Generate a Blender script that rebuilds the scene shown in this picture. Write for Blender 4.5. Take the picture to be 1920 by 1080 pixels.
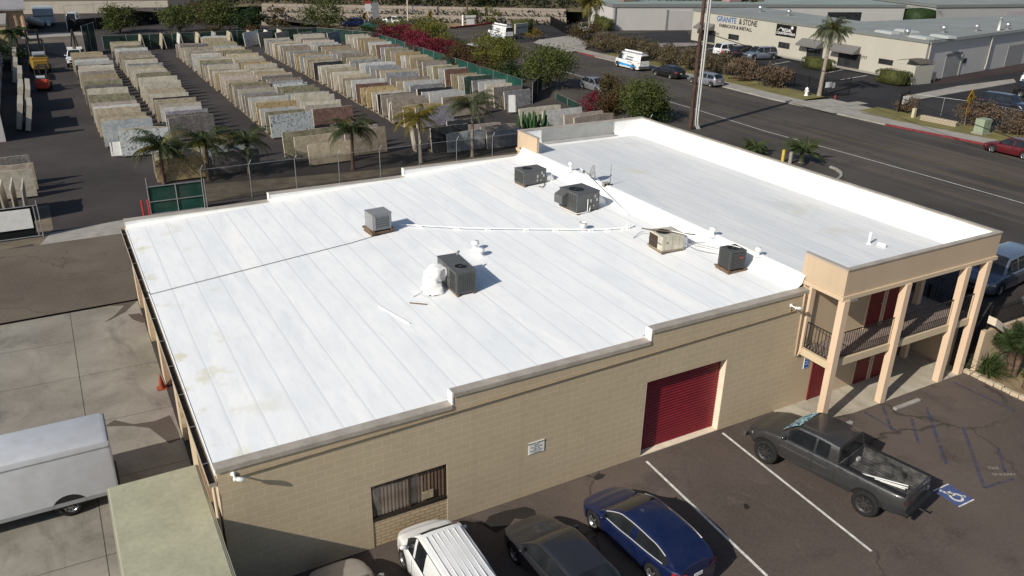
import bpy, math, random
from math import sin, cos, pi, radians, sqrt, atan2
from mathutils import Vector, Matrix, noise

for o in list(bpy.data.objects): bpy.data.objects.remove(o)
SC = bpy.context.scene
COL = SC.collection
rnd = random.Random(7)

# ---------------------------------------------------------------- camera, sky, sun, exposure
cd = bpy.data.cameras.new('camera'); cam = bpy.data.objects.new('camera', cd); COL.objects.link(cam)
cd.sensor_width = 36; cd.lens = 28.7674; cd.clip_start = 0.5; cd.clip_end = 3000
cam.matrix_world = Matrix([[0.873676, 0.181854, -0.451242, -2.050807], [-0.486146, 0.362101, -0.795327, -19.361074], [0.018762, 0.914228, 0.404766, 17.730045], [0.0, 0.0, 0.0, 1.0]])
SC.camera = cam
SUN_EL, SUN_AZ = radians(33), radians(17)          # light travels along +x, turned 17 deg to +y
to_sun = Vector((-cos(SUN_AZ)*cos(SUN_EL), -sin(SUN_AZ)*cos(SUN_EL), sin(SUN_EL)))
w = bpy.data.worlds.new('World'); SC.world = w; w.use_nodes = True
nt = w.node_tree; nt.nodes.clear()
sky = nt.nodes.new('ShaderNodeTexSky'); sky.sky_type = 'NISHITA'; sky.sun_disc = False
sky.sun_elevation = SUN_EL; sky.sun_rotation = atan2(to_sun.x, to_sun.y) % (2*pi)
sky.air_density = 1.0; sky.dust_density = 1.0; sky.ozone_density = 1.0
bg = nt.nodes.new('ShaderNodeBackground'); bg.inputs[1].default_value = 0.085
wo = nt.nodes.new('ShaderNodeOutputWorld')
nt.links.new(sky.outputs[0], bg.inputs[0]); nt.links.new(bg.outputs[0], wo.inputs[0])
sd = bpy.data.lights.new('sun', 'SUN'); sd.energy = 4.6; sd.angle = radians(0.53); sd.color = (1.0, 0.93, 0.82)
so = bpy.data.objects.new('sun', sd); COL.objects.link(so); so.location = (-60, -20, 60)
so.rotation_euler = to_sun.to_track_quat('Z', 'Y').to_euler()
vs = SC.view_settings; vs.view_transform = 'Standard'; vs.look = 'None'; vs.exposure = 0.0; vs.gamma = 1

# ---------------------------------------------------------------- materials
MATS = {}
def new_mat(name):
    m = bpy.data.materials.new(name); m.use_nodes = True
    nt = m.node_tree; nt.nodes.clear()
    out = nt.nodes.new('ShaderNodeOutputMaterial'); b = nt.nodes.new('ShaderNodeBsdfPrincipled')
    nt.links.new(b.outputs[0], out.inputs[0]); MATS[name] = m
    return m, nt, b
def N(nt, t, **kw):
    n = nt.nodes.new(t)
    for k, v in kw.items():
        if k.startswith('i_'): n.inputs[int(k[2:]) if k[2:].isdigit() else k[2:].replace('_', ' ')].default_value = v
        else: setattr(n, k, v)
    return n
def c4(c): return (c[0], c[1], c[2], 1)
def mix(nt, fac, a, b, mode='MIX'):
    n = nt.nodes.new('ShaderNodeMix'); n.data_type = 'RGBA'; n.blend_type = mode
    for s, v in ((n.inputs[0], fac), (n.inputs[6], a), (n.inputs[7], b)):
        if hasattr(v, 'links'): nt.links.new(v, s)
        elif isinstance(v, (int, float)): s.default_value = v
        else: s.default_value = c4(v)
    return n.outputs[2]
def ramp(nt, src, p0, p1, a=0.0, b=1.0):
    n = nt.nodes.new('ShaderNodeMapRange'); n.clamp = True
    n.inputs[1].default_value = p0; n.inputs[2].default_value = p1; n.inputs[3].default_value = a; n.inputs[4].default_value = b
    nt.links.new(src, n.inputs[0]); return n.outputs[0]
def coords(nt, scale=(1, 1, 1), rot=0, per_object=False, world=False):
    if world:
        v = N(nt, 'ShaderNodeNewGeometry').outputs['Position']
    else:
        v = N(nt, 'ShaderNodeTexCoord').outputs['Object']
    if per_object:
        oi = N(nt, 'ShaderNodeObjectInfo'); mu = N(nt, 'ShaderNodeMath', operation='MULTIPLY', i_1=97.0)
        nt.links.new(oi.outputs['Random'], mu.inputs[0])
        ad = N(nt, 'ShaderNodeVectorMath', operation='ADD'); nt.links.new(v, ad.inputs[0]); nt.links.new(mu.outputs[0], ad.inputs[1]); v = ad.outputs[0]
    mp = N(nt, 'ShaderNodeMapping'); mp.inputs[3].default_value = scale; mp.inputs[2].default_value = (0, 0, rot)
    nt.links.new(v, mp.inputs[0]); return mp.outputs[0]
def noi(nt, vec, scale, detail=4, rough=0.55, dist=0.0):
    n = N(nt, 'ShaderNodeTexNoise'); n.inputs['Scale'].default_value = scale; n.inputs['Detail'].default_value = detail
    n.inputs['Roughness'].default_value = rough; n.inputs['Distortion'].default_value = dist
    nt.links.new(vec, n.inputs['Vector']); return n.outputs[0]
def bump(nt, b, h, strength=0.3, dist=0.02):
    n = N(nt, 'ShaderNodeBump'); n.inputs[0].default_value = strength; n.inputs[1].default_value = dist
    nt.links.new(h, n.inputs[2]); nt.links.new(n.outputs[0], b.inputs['Normal'])
def put(nt, b, col, rough=0.8, metal=0.0, spec=0.3, coat=0.0):
    if hasattr(col, 'links'): nt.links.new(col, b.inputs['Base Color'])
    else: b.inputs['Base Color'].default_value = c4(col)
    b.inputs['Roughness'].default_value = rough; b.inputs['Metallic'].default_value = metal
    b.inputs['Specular IOR Level'].default_value = spec; b.inputs['Coat Weight'].default_value = coat
    if coat: b.inputs['Coat Roughness'].default_value = 0.06
def plain(name, col, rough=0.6, metal=0.0, spec=0.4, var=0.12, scale=3.0, coat=0.0, bmp=0.0):
    if name in MATS: return MATS[name]
    m, nt, b = new_mat(name)
    v = coords(nt); n = noi(nt, v, scale, 5)
    n2 = noi(nt, v, scale*9, 3)
    k = ramp(nt, n, 0.3, 0.7, 1-var, 1+var); k2 = ramp(nt, n2, 0.3, 0.7, 1-var*.5, 1+var*.5)
    mu = N(nt, 'ShaderNodeMath', operation='MULTIPLY'); nt.links.new(k, mu.inputs[0]); nt.links.new(k2, mu.inputs[1])
    sc_ = N(nt, 'ShaderNodeVectorMath', operation='SCALE'); sc_.inputs[0].default_value = col; nt.links.new(mu.outputs[0], sc_.inputs['Scale'])
    put(nt, b, sc_.outputs[0], rough, metal, spec, coat)
    if bmp: bump(nt, b, n2, bmp, 0.01)
    return m
def paint(name, col, dusty=0.08, rough=0.3, metal=0.0):
    if name in MATS: return MATS[name]
    m, nt, b = new_mat(name); v = coords(nt)
    d = ramp(nt, noi(nt, v, 2.2, 5), 0.35, 0.75, 0, dusty)
    put(nt, b, mix(nt, d, col, (0.25, 0.23, 0.2)), rough, metal, 0.5, 0.6)
    r = ramp(nt, noi(nt, v, 5, 4), 0.3, 0.7, rough-.06, rough+.1); nt.links.new(r, b.inputs['Roughness'])
    return m
def glass_dark(name, col=(0.012, 0.014, 0.016), rough=0.05):
    if name in MATS: return MATS[name]
    m, nt, b = new_mat(name); v = coords(nt)
    put(nt, b, mix(nt, ramp(nt, noi(nt, v, 1.5, 3), .4, .7), col, tuple(c*1.8 for c in col)), rough, 0, 0.6)
    return m
def asphalt(name, c_dark, c_light, streak=0.0, crack=0.25, patch=0.5, tone=(0.10, 0.085, 0.07)):
    m, nt, b = new_mat(name); v = coords(nt, world=True)
    big = noi(nt, v, 0.12, 6, 0.6); fine = noi(nt, v, 9, 4, 0.7)
    vs_ = coords(nt, (1.0, 0.03, 1), 0, world=True)
    st = noi(nt, vs_, 0.9, 5, 0.6)
    c = mix(nt, ramp(nt, big, 0.38, 0.64), c_dark, c_light)
    c = mix(nt, ramp(nt, st, 0.45, 0.75, 0, streak), c, tone)
    blot = noi(nt, v, 0.45, 5, 0.65, 0.6)
    c = mix(nt, ramp(nt, blot, 0.56, 0.7, 0, patch), c, tuple(x*0.55 for x in c_dark))
    wob = noi(nt, v, 0.7, 4); wv = N(nt, 'ShaderNodeVectorMath', operation='SCALE'); wv.inputs['Scale'].default_value = 2.2
    cv = N(nt, 'ShaderNodeCombineXYZ'); nt.links.new(wob, cv.inputs[0]); nt.links.new(blot, cv.inputs[1]); nt.links.new(cv.outputs[0], wv.inputs[0])
    ad = N(nt, 'ShaderNodeVectorMath', operation='ADD'); nt.links.new(v, ad.inputs[0]); nt.links.new(wv.outputs[0], ad.inputs[1])
    vo = N(nt, 'ShaderNodeTexVoronoi', feature='DISTANCE_TO_EDGE'); vo.inputs['Scale'].default_value = 0.14; nt.links.new(ad.outputs[0], vo.inputs['Vector'])
    ck = ramp(nt, vo.outputs['Distance'], 0.0, 0.010 if crack > .8 else .006, crack, 0.0)
    if crack > .8:
        sc3 = noi(nt, coords(nt, (1, .6, 1), .5, world=True), 1.1, 6, .75, .8); c = mix(nt, ramp(nt, sc3, .58, .72, 0, .55), c, tuple(x*1.35 for x in c_light))
        sp_ = noi(nt, v, 5.5, 3, .6); c = mix(nt, ramp(nt, sp_, .72, .76, 0, .5), c, (.30, .28, .26))
    gate = ramp(nt, big, 0.45, 0.55); mu = N(nt, 'ShaderNodeMath', operation='MULTIPLY'); nt.links.new(ck, mu.inputs[0]); nt.links.new(gate, mu.inputs[1])
    c = mix(nt, mu.outputs[0], c, (0.012, 0.011, 0.01))
    c = mix(nt, ramp(nt, fine, 0.3, 0.75, 0, 0.35), c, tuple(x*1.7 for x in c_light))
    if name == 'asphalt_yard':
        sx_ = N(nt, 'ShaderNodeSeparateXYZ'); nt.links.new(v, sx_.inputs[0]); c = mix(nt, ramp(nt, sx_.outputs[0], 43, 48, 0, .8), c, mix(nt, ramp(nt, big, .35, .65), (.045, .040, .035), (.085, .076, .064)))
    put(nt, b, c, 0.9, 0, 0.25); bump(nt, b, fine, 0.25, 0.01)
    return m
def concrete(name, c1, c2, stain=0.35, sc=0.35):
    m, nt, b = new_mat(name); v = coords(nt, world=True)
    big = noi(nt, v, sc, 6, 0.62, 0.4); fine = noi(nt, v, 6, 5, 0.65)
    c = mix(nt, ramp(nt, big, 0.35, 0.68), c1, c2)
    s = noi(nt, coords(nt, (1, 0.45, 1), 0.3, world=True), 0.5, 6, 0.68, 1.2)
    c = mix(nt, ramp(nt, s, 0.52, 0.72, 0, stain), c, tuple(x*0.45 for x in c1))
    c = mix(nt, ramp(nt, fine, 0.3, 0.7, 0, 0.25), c, tuple(x*1.2 for x in c2))
    put(nt, b, c, 0.88, 0, 0.25); bump(nt, b, fine, 0.15, 0.01)
    return m
def foliage(name, dark, light, hue=(0.1, 0.09, 0.03), huefac=0.3):
    if name in MATS: return MATS[name]
    m, nt, b = new_mat(name); v = coords(nt, per_object=True)
    n1 = noi(nt, v, 0.9, 4, 0.6); n2 = noi(nt, v, 4.5, 3, 0.7)
    c = mix(nt, ramp(nt, n1, 0.35, 0.65), dark, light)
    c = mix(nt, ramp(nt, n2, 0.5, 0.72, 0, huefac), c, hue)
    put(nt, b, c, 0.6, 0, 0.25)
    tr = N(nt, 'ShaderNodeBsdfTranslucent'); nt.links.new(c, tr.inputs[0])
    ms = N(nt, 'ShaderNodeMixShader'); ms.inputs[0].default_value = 0.3
    out = [n for n in nt.nodes if n.type == 'OUTPUT_MATERIAL'][0]
    nt.links.new(b.outputs[0], ms.inputs[1]); nt.links.new(tr.outputs[0], ms.inputs[2]); nt.links.new(ms.outputs[0], out.inputs[0])
    return m

# ---------------------------------------------------------------- mesh builder and scene tree
class MB:
    def __init__(s): s.v = []; s.f = []; s.sm = []
    def add(s, vs, fs, smooth=False):
        b = len(s.v); s.v += [tuple(p) for p in vs]; s.f += [tuple(b+i for i in f) for f in fs]; s.sm += [smooth]*len(fs); return s
    def box(s, x0, x1, y0, y1, z0, z1, M=None):
        vs = [Vector((x, y, z)) for z in (z0, z1) for y in (y0, y1) for x in (x0, x1)]
        if M: vs = [M @ p for p in vs]
        return s.add(vs, [(0, 2, 3, 1), (4, 5, 7, 6), (0, 1, 5, 4), (2, 6, 7, 3), (0, 4, 6, 2), (1, 3, 7, 5)])
    def quad(s, a, b, c, d): return s.add([a, b, c, d], [(0, 1, 2, 3)])
    def tube(s, pts, r, n=8, r1=None, cap=True, smooth=True):
        pts = [Vector(p) for p in pts]; m = len(pts); vs = []
        for i, p in enumerate(pts):
            d = (pts[min(i+1, m-1)] - pts[max(i-1, 0)]).normalized()
            u = d.orthogonal().normalized() if i == 0 else (u - d*u.dot(d)).normalized()
            w_ = d.cross(u); rr = r if r1 is None else r + (r1-r)*i/(m-1)
            if isinstance(r, (list, tuple)): rr = r[i]
            vs += [p + u*rr*cos(2*pi*k/n) + w_*rr*sin(2*pi*k/n) for k in range(n)]
        fs = [(i*n+k, i*n+(k+1) % n, (i+1)*n+(k+1) % n, (i+1)*n+k) for i in range(m-1) for k in range(n)]
        s.add(vs, fs, smooth)
        if cap: s.add([vs[k] for k in range(n)], [tuple(reversed(range(n)))]); s.add([vs[(m-1)*n+k] for k in range(n)], [tuple(range(n))])
        return s
    def lathe(s, prof, n=20, M=None, smooth=True):      # prof: (radius, height) about z
        vs = [Vector((r*cos(2*pi*k/n), r*sin(2*pi*k/n), z)) for r, z in prof for k in range(n)]
        if M: vs = [M @ p for p in vs]
        m = len(prof)
        return s.add(vs, [(i*n+k, i*n+(k+1) % n, (i+1)*n+(k+1) % n, (i+1)*n+k) for i in range(m-1) for k in range(n)], smooth)
    def prism(s, poly, z0, z1, M=None):                  # poly in xy, extruded along z
        n = len(poly); vs = [Vector((x, y, z)) for z in (z0, z1) for x, y in poly]
        if M: vs = [M @ p for p in vs]
        return s.add(vs, [tuple(reversed(range(n))), tuple(range(n, 2*n))] + [(i, (i+1) % n, n+(i+1) % n, n+i) for i in range(n)])
    def build(s, name, m, parent=None, bevel=0, weld=False):
        me = bpy.data.meshes.new(name); me.from_pydata(s.v, [], s.f); me.polygons.foreach_set('use_smooth', s.sm)
        me.materials.append(m); me.update()
        o = bpy.data.objects.new(name, me); COL.objects.link(o)
        if parent: o.parent = parent
        if bevel:
            md = o.modifiers.new('bevel', 'BEVEL'); md.width = bevel; md.segments = 2; md.limit_method = 'ANGLE'
        return o
def tag(o, label, cat=None, group=None, kind=None):
    o['label'] = label; o['kind'] = kind or 'thing'
    if cat: o['category'] = cat
    if group: o['group'] = group
    if kind: o['kind'] = kind
    return o
def thing(name, label, cat, loc=(0, 0, 0), rz=0, group=None):
    o = bpy.data.objects.new(name, None); COL.objects.link(o); o.empty_display_size = 0.3
    o.location = loc; o.rotation_euler = (0, 0, rz); return tag(o, label, cat, group)
def struct(o, label=None):
    o['kind'] = 'structure'
    if label: o['label'] = label
    return o
def copy_tree(o, parent=None):
    c = o.copy(); COL.objects.link(c); c.parent = parent
    for ch in list(o.children): copy_tree(ch, c)
    return c
def text_obj(name, body, size, m, M, parent=None, depth=0.004, bold=0.0, align='CENTER'):
    cu = bpy.data.curves.new('lettering', 'FONT'); cu.body = body; cu.size = size; cu.extrude = depth; cu.offset = bold
    cu.align_x = align; cu.align_y = 'CENTER'; cu.resolution_u = 3
    t = bpy.data.objects.new('lettering', cu); COL.objects.link(t)
    dg = bpy.context.evaluated_depsgraph_get(); dg.update()
    me = bpy.data.meshes.new_from_object(t.evaluated_get(dg)); bpy.data.objects.remove(t)
    me.transform(M); me.materials.clear(); me.materials.append(m)
    o = bpy.data.objects.new(name, me); COL.objects.link(o)
    if parent: o.parent = parent
    return o
def face_y(x, y, z, sx=1.0):     # text standing in a wall that faces -y
    return Matrix(((sx, 0, 0, x), (0, 0, -1, y), (0, 1, 0, z), (0, 0, 0, 1)))
def face_mx(x, y, z):            # text standing in a wall that faces -x
    return Matrix(((0, 0, -1, x), (-1, 0, 0, y), (0, 1, 0, z), (0, 0, 0, 1)))
def ss(a, b, x):
    t = min(1, max(0, (x-a)/(b-a))); return t*t*(3-2*t)
def ht(x, y):
    base = 1.0*ss(38, 48, x)
    m = (1 if x > 31.3 else 0)*(1-ss(38, 50, x))*(1 if y > -1.75 else 0)*(1-ss(20, 30, y))
    return base + (2.1-base)*m


# ---------------------------------------------------------------- ground and roads
A_YARD = asphalt('asphalt_yard', (0.030, 0.0265, 0.0262), (0.058, 0.050, 0.047), 0.05, 0.2, 0.4)
A_LOT = asphalt('asphalt_lot', (0.060, 0.048, 0.042), (0.108, 0.086, 0.074), 0.1, 0.85, 0.6)
A_STREET = asphalt('asphalt_street', (0.036, 0.033, 0.031), (0.072, 0.064, 0.058), 1.0, 0.5, 0.5, (0.112, 0.086, 0.066))
A_NEW = asphalt('asphalt_new', (0.016, 0.016, 0.018), (0.030, 0.029, 0.031), 0.05, 0.1, 0.3)
A_RED = asphalt('asphalt_drive', (0.030, 0.022, 0.021), (0.052, 0.038, 0.036), 0.05, 0.1, 0.3)
A_ALLEY = asphalt('asphalt_alley', (0.080, 0.066, 0.051), (0.140, 0.117, 0.091), 0.05, 0.6, 0.5)
CONC = concrete('concrete_slab', (0.17, 0.158, 0.132), (0.30, 0.283, 0.245), 0.75)
CONC_L = concrete('concrete_walk', (0.25, 0.235, 0.21), (0.36, 0.34, 0.305), 0.25, 0.8)
CONC_P = concrete('concrete_porch', (0.33, 0.29, 0.22), (0.50, 0.46, 0.38), 0.75, 0.6)
DIRT = concrete('dirt', (0.20, 0.145, 0.085), (0.32, 0.25, 0.15), 0.35, 0.9)
DIRT_D = concrete('dirt_yard', (0.10, 0.085, 0.065), (0.20, 0.165, 0.12), 0.5, 0.9)
GRASS_G = concrete('lawn_strip', (0.12, 0.115, 0.04), (0.20, 0.17, 0.07), 0.4, 0.7)
WHITE_L = plain('line_paint', (0.62, 0.61, 0.57), 0.8, 0, 0.2, 0.3, 5)
BLUE_L = plain('blue_line_paint', (0.075, 0.085, 0.16), 0.85, 0, 0.2, 0.4, 4)
_nt = BLUE_L.node_tree; _b = [n for n in _nt.nodes if n.type == 'BSDF_PRINCIPLED'][0]; _nt.links.new(ramp(_nt, noi(_nt, coords(_nt, world=True), 2.2, 6, .7), .36, .66, .05, .72), _b.inputs['Alpha'])
RED_K = plain('red_kerb_paint', (0.20, 0.028, 0.032), 0.7, 0, 0.3, 0.35, 3)
YEL_L = plain('yellow_line_paint', (0.105, 0.083, 0.045), 0.85, 0, 0.2, 0.5, 2)

def axis(segs):
    out = []
    for a, b, st in segs:
        n = max(1, round((b-a)/st)); out += [a+(b-a)*i/n for i in range(n)]
    return out + [segs[-1][1]]
xs = axis([(-300, -40, 40), (-40, 30, 10), (30, 31.3, 1.3), (31.3, 31.302, .002), (31.302, 52, 1.2), (52, 100, 12), (100, 500, 60)])
ys = axis([(-80, -10, 14), (-10, -1.752, 4), (-1.752, -1.75, .002), (-1.75, 32, 1.6), (32, 130, 14), (130, 700, 80)])
g = MB(); nx, ny = len(xs), len(ys)
g.add([(x, y, ht(x, y)) for y in ys for x in xs], [(j*nx+i, j*nx+i+1, (j+1)*nx+i+1, (j+1)*nx+i) for j in range(ny-1) for i in range(nx-1)])
struct(g.build('ground', A_YARD), 'dark worn asphalt ground')

def sheet(name, pts, m, off, label=None, dz=None):
    "flat sheet at the ground height of its first corner plus off"
    z = (ht(pts[0][0], pts[0][1]) if dz is None else dz) + off
    g = MB(); g.add([(p[0], p[1], z) for p in pts], [tuple(range(len(pts)))])
    o = g.build(name, m)
    a = o.data.polygons[0].normal.z
    if a < 0: o.data.flip_normals()
    return struct(o, label)
def strip(pts, wd, z):
    "ribbon along a polyline"
    g = MB(); P_ = [Vector((p[0], p[1], 0)) for p in pts]; vs = []
    for i, p in enumerate(P_):
        d = (P_[min(i+1, len(P_)-1)] - P_[max(i-1, 0)]).normalized(); n_ = Vector((-d.y, d.x, 0))*wd/2
        vs += [(p.x-n_.x, p.y-n_.y, z), (p.x+n_.x, p.y+n_.y, z)]
    return g.add(vs, [(2*i, 2*i+2, 2*i+3, 2*i+1) for i in range(len(P_)-1)])
def kerb(name, pts, wd, z, h, m, label=None):
    g = MB(); P_ = [Vector((p[0], p[1], 0)) for p in pts]; vs = []
    for i, p in enumerate(P_):
        d = (P_[min(i+1, len(P_)-1)] - P_[max(i-1, 0)]).normalized(); n_ = Vector((-d.y, d.x, 0))*wd/2
        vs += [(p.x-n_.x, p.y-n_.y, z), (p.x+n_.x, p.y+n_.y, z), (p.x-n_.x, p.y-n_.y, z+h), (p.x+n_.x, p.y+n_.y, z+h)]
    for i in range(len(P_)-1):
        a, b = 4*i, 4*i+4; g.add([vs[a+2], vs[a+3], vs[b+3], vs[b+2]], [(0, 1, 2, 3)]); g.add([vs[a], vs[a+2], vs[b+2], vs[b]], [(0, 1, 2, 3)]); g.add([vs[a+1], vs[b+1], vs[b+3], vs[a+3]], [(0, 1, 2, 3)])
    return struct(g.build(name, m), label)

# lower car park in front of the building
sheet('parking_lot', [(0.0, 0.0), (0.0, -40), (31.25, -40), (31.25, -0.0)], A_LOT, .004, 'worn brownish asphalt car park')
mk = MB()
for a, b in (((14.51,-0.34,-0.00), (14.17,-6.66,-0.00)), ((18.26,-0.24,-0.00), (17.88,-7.42,-0.00))):
    q = strip([a, b], .10, .008); mk.add(q.v, q.f)
struct(mk.build('stall_lines', WHITE_L), 'white painted parking stall lines')
mk = MB()
for l in ([(24.45,-1.75,-0.00), (24.42,-3.28,-0.00)], [(25.48,-1.83,-0.00), (24.33,-3.15,-0.00)], [(25.89,-2.85,-0.00), (24.43,-4.26,-0.00)], [(27.08,-2.66,-0.00), (24.20,-5.59,-0.00)], [(27.05,-4.31,-0.00), (24.10,-7.12,-0.00)], [(24.10,-7.12,-0.00), (25.54,-7.29,-0.00)], [(26.88,-5.85,-0.00), (25.67,-6.90,-0.00)], [(29.92,-2.00,-0.00), (30.04,-4.64,-0.00)]):
    q = strip(l, .13, .007+.0015*len(mk.f)/2); mk.add(q.v, q.f)
struct(mk.build('accessible_bay_hatching', BLUE_L), 'faded blue hatching of the accessible bay')
# wheelchair symbol: blue square, white figure
sy0 = Vector((22.76,-6.87,-0.00)); sy0.z = 0
ex = (Vector((23.22,-7.28,-0.00)) - Vector((22.31,-7.34,-0.00))).normalized(); ex.z = 0
q = MB()
def sp(u, v, z=.010): return (sy0.x + .42*u, sy0.y + .48*v, z)
sym = MB().add([sp(-1, -1, .008), sp(1, -1, .008), sp(1, 1, .008), sp(-1, 1, .008)], [(0, 1, 2, 3)])
struct(sym.build('accessible_symbol_square', plain('blue_symbol_paint', (0.075, 0.10, 0.23), .8, 0, .2, .25, 4)), 'blue painted square of the accessible bay')
sy = MB()
def arc(cx, cy, r, a0, a1, wd, n=14):
    q = strip([sp(cx+r*cos(radians(a0+(a1-a0)*i/n)), cy+r*sin(radians(a0+(a1-a0)*i/n))) for i in range(n+1)], wd, .012); sy.add(q.v, q.f)
arc(-.05, -.25, .42, 60, 330, .085)
for l in ([(-.35, .62), (-.12, .05)], [(-.12, .05), (.35, .02)], [(.35, .02), (.55, -.5)], [(.5, -.5), (.75, -.42)], [(-.28, .40), (.2, .34)]):
    q = strip([sp(*p) for p in l], .09, .012); sy.add(q.v, q.f)
sy.add([sp(-.40+.13*cos(k*pi/5), .78+.13*sin(k*pi/5), .012) for k in range(10)], [tuple(range(10))])
for l in ([(-1, -1), (1, -1)], [(-1, 1), (1, 1)]):
    q = strip([sp(*p) for p in l], .05, .012); sy.add(q.v, q.f)
struct(sy.build('accessible_symbol', WHITE_L), 'white wheelchair symbol painted on blue square')
nA = (25.33,-6.54,-0.00)
for body, p, s_ in (('NO', (25.53,-6.54,-0.00), .24), ('PARKING', (25.51,-6.96,-0.00), .20)):
    o = text_obj('painted_letters', body, s_, plain('worn_letter_paint', (.30, .28, .25), .85, 0, .2, .6, 9), Matrix.Translation((p[0], p[1], .008)) @ Matrix.Rotation(radians(152), 4, 'Z'), None, 0.0005)
    struct(o, 'worn white letters %s painted on the asphalt' % body)
# porch slab
sheet('porch_floor', [(21.2, 0.0), (20.6, -1.05), (24.0, -1.62), (31.2, -1.62), (31.28, 5.5), (27.9, 5.5), (27.9, 0.0)], CONC_P, .012, 'stained pale concrete walk under the porch')
# left concrete yard, asphalt band and alley
sheet('concrete_yard', [(-0.03, 22.6), (-0.03, -30), (-40, -30), (-40, 22.4+4), (-6.1, 22.5)], CONC, .006, 'stained concrete yard beside the building')
jt = MB()
JM = plain('slab_joint', (0.05, 0.045, 0.04), .9)
for a, b in (((-3.11,22.55,-0.00), (-3.05, -14)), ((-3.1, 19.2), (-30, 20.4)), ((-0.05, 15.5), (-30, 16.4)), ((-0.05, 11.4), (-30, 12.2)), ((-0.05, 7.4), (-30, 8.0)), ((-0.05, 3.4), (-30, 3.9)), ((-0.05, -.4), (-30, 0.0)), ((-6.6, 22.4), (-6.5, -14))):
    q = strip([a, b], .022, .010); jt.add(q.v, q.f)
struct(jt.build('slab_joints', JM), 'dark joints between concrete slabs')
WET = asphalt('wet_concrete', (0.075, 0.062, 0.05), (0.10, 0.085, 0.07), 0, 0, .4)
OIL = asphalt('oil_black', (0.016, 0.014, 0.013), (0.028, 0.024, 0.022), 0, 0, .2)
sheet('wet_stain', [(-2.51,11.05,-0.00), (-2.13,11.35,-0.00), (-1.53,10.71,-0.00), (-0.79,10.57,-0.00), (-0.22,10.74,-0.00), (-0.10,9.32,-0.00), (-0.12,8.85,-0.00), (-0.51,8.74,-0.00), (-0.75,9.41,-0.00), (-1.03,10.16,-0.00), (-1.63,10.64,-0.00)], WET, .0135, 'dark wet stain running from the wall')
sheet('wet_streak', [(-0.03,22.67,-0.00), (-0.72,21.47,-0.00), (-1.50,20.80,-0.00), (-1.71,20.72,-0.00), (-1.22,21.26,-0.00), (-0.69,22.29,-0.00), (-1.46,22.61,-0.00)], WET, .0135, 'thin dark wet streak on concrete')
sheet('oil_stain', [(7.66,-0.65,-0.00), (8.06,-0.36,-0.00), (8.61,-0.35,-0.00), (9.34,-0.49,-0.00), (9.53,-0.77,-0.00), (9.43,-1.08,-0.00), (9.01,-1.07,-0.00), (8.74,-0.84,-0.00), (8.42,-1.05,-0.00), (7.86,-1.19,-0.00)], OIL, .0075, 'black oil stain between the white van and the grey sedan')
sheet('oil_stain', [(12.24,-0.24,-0.00), (12.54,-0.13,-0.00), (12.74,-0.30,-0.00), (12.52,-0.43,-0.00), (12.25,-0.42,-0.00)], OIL, .0075, 'small black oil stain near the wall')
sheet('oil_stain', [(15.96,-3.81,-0.00), (16.07,-3.87,-0.00), (16.00,-4.05,-0.00), (15.82,-4.08,-0.00), (15.82,-3.96,-0.00)], OIL, .0075, 'small round oil stain in the empty stall')
sheet('oil_stain', [(-0.64,21.10,-0.00), (-0.12,20.97,-0.00), (0.06,20.08,-0.00), (-0.12,19.78,-0.00), (-0.48,20.35,-0.00)], WET, .0135, 'small dark oil stain beside the wall')
sheet('alley', [(40, 33.2), (40, 22.6), (-0.03, 22.6), (-6.1, 22.5), (-60, 24), (-60, 33.1)], A_ALLEY, .006, 'brownish patched asphalt alley behind the building')
sheet('asphalt_patch', [(30, 27.0), (30, 22.64), (-.03, 22.64), (-6.1, 22.54), (-60, 24.1), (-60, 29.2), (-.5, 27.4)], asphalt('asphalt_patch', (0.040, 0.037, 0.036), (0.068, 0.060, 0.055), .1, .9, .4), .010, 'darker asphalt trench patch across the alley')
sheet('concrete_apron', [(-4.22,33.14,-0.00), (-3.51,35.42,-0.00), (0.7, 36.1), (30, 37.2), (30, 33.4), (0.4, 33.4)], CONC_L, .014, 'pale concrete driveway apron')
sheet('dirt_strip', [(3.0, 37.6), (44.2, 38.0), (44.2, 41.2), (34, 40.6), (20, 40.2), (3.4, 42.4)], DIRT_D, .008, 'leaf littered dirt strip behind the chain link fence')
sheet('dirt_strip', [(-6.17,33.43,-0.00), (-4.54,33.79,-0.00), (-4.22,33.14,-0.00), (-3.34,36.09,-0.00), (-3.40,41.40,-0.00), (-5.18,41.38,-0.00), (-14, 40.5), (-14, 34)], DIRT_D, .010, 'bare dirt beside the driveway')
0 and sheet('litter_patch', [(12.31,-0.07,-0.00), (13.39,0.14,-0.00), (14.34,-0.06,-0.00), (14.32,-0.27,-0.00), (13.82,-0.87,-0.00), (12.88,-0.89,-0.00)], DIRT_D, .007, 'sandy debris patch on the car park')
# street: edge line x 54.7, far kerb x 66.6
ROAD_Z = 1.0
sheet('street', [(50.5, -60), (68.8, -60), (68.45, 22), (67.0, 31), (66.35, 45), (66.65, 53), (66.35, 73), (66.15, 83), (67.5, 100), (66, 112), (52, 140), (20, 175), (8, 175), (38, 138), (49, 112), (50.5, 95)], A_STREET, .006, 'grey worn asphalt street', 1.0)
lm = MB()
for l, wd in (([(54.9, -20), (54.9, 17), (54.8, 25), (54.5, 34), (55.1, 44), (55.4, 60), (55.2, 95)], .10),):
    q = strip(l, wd, 1.012); lm.add(q.v, q.f)
struct(lm.build('edge_line', WHITE_L), 'white edge line along the street')
lm = MB()
for dx in (0, .28):
    q = strip([(59.1+dx, -20), (58.9+dx, 25), (58.6+dx, 36), (58.3+dx, 48), (59.6+dx, 56), (60.2+dx, 80), (60+dx, 100)], .12, 1.012); lm.add(q.v, q.f)
struct(lm.build('centre_line', YEL_L), 'worn yellow centre line of the street')
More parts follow.
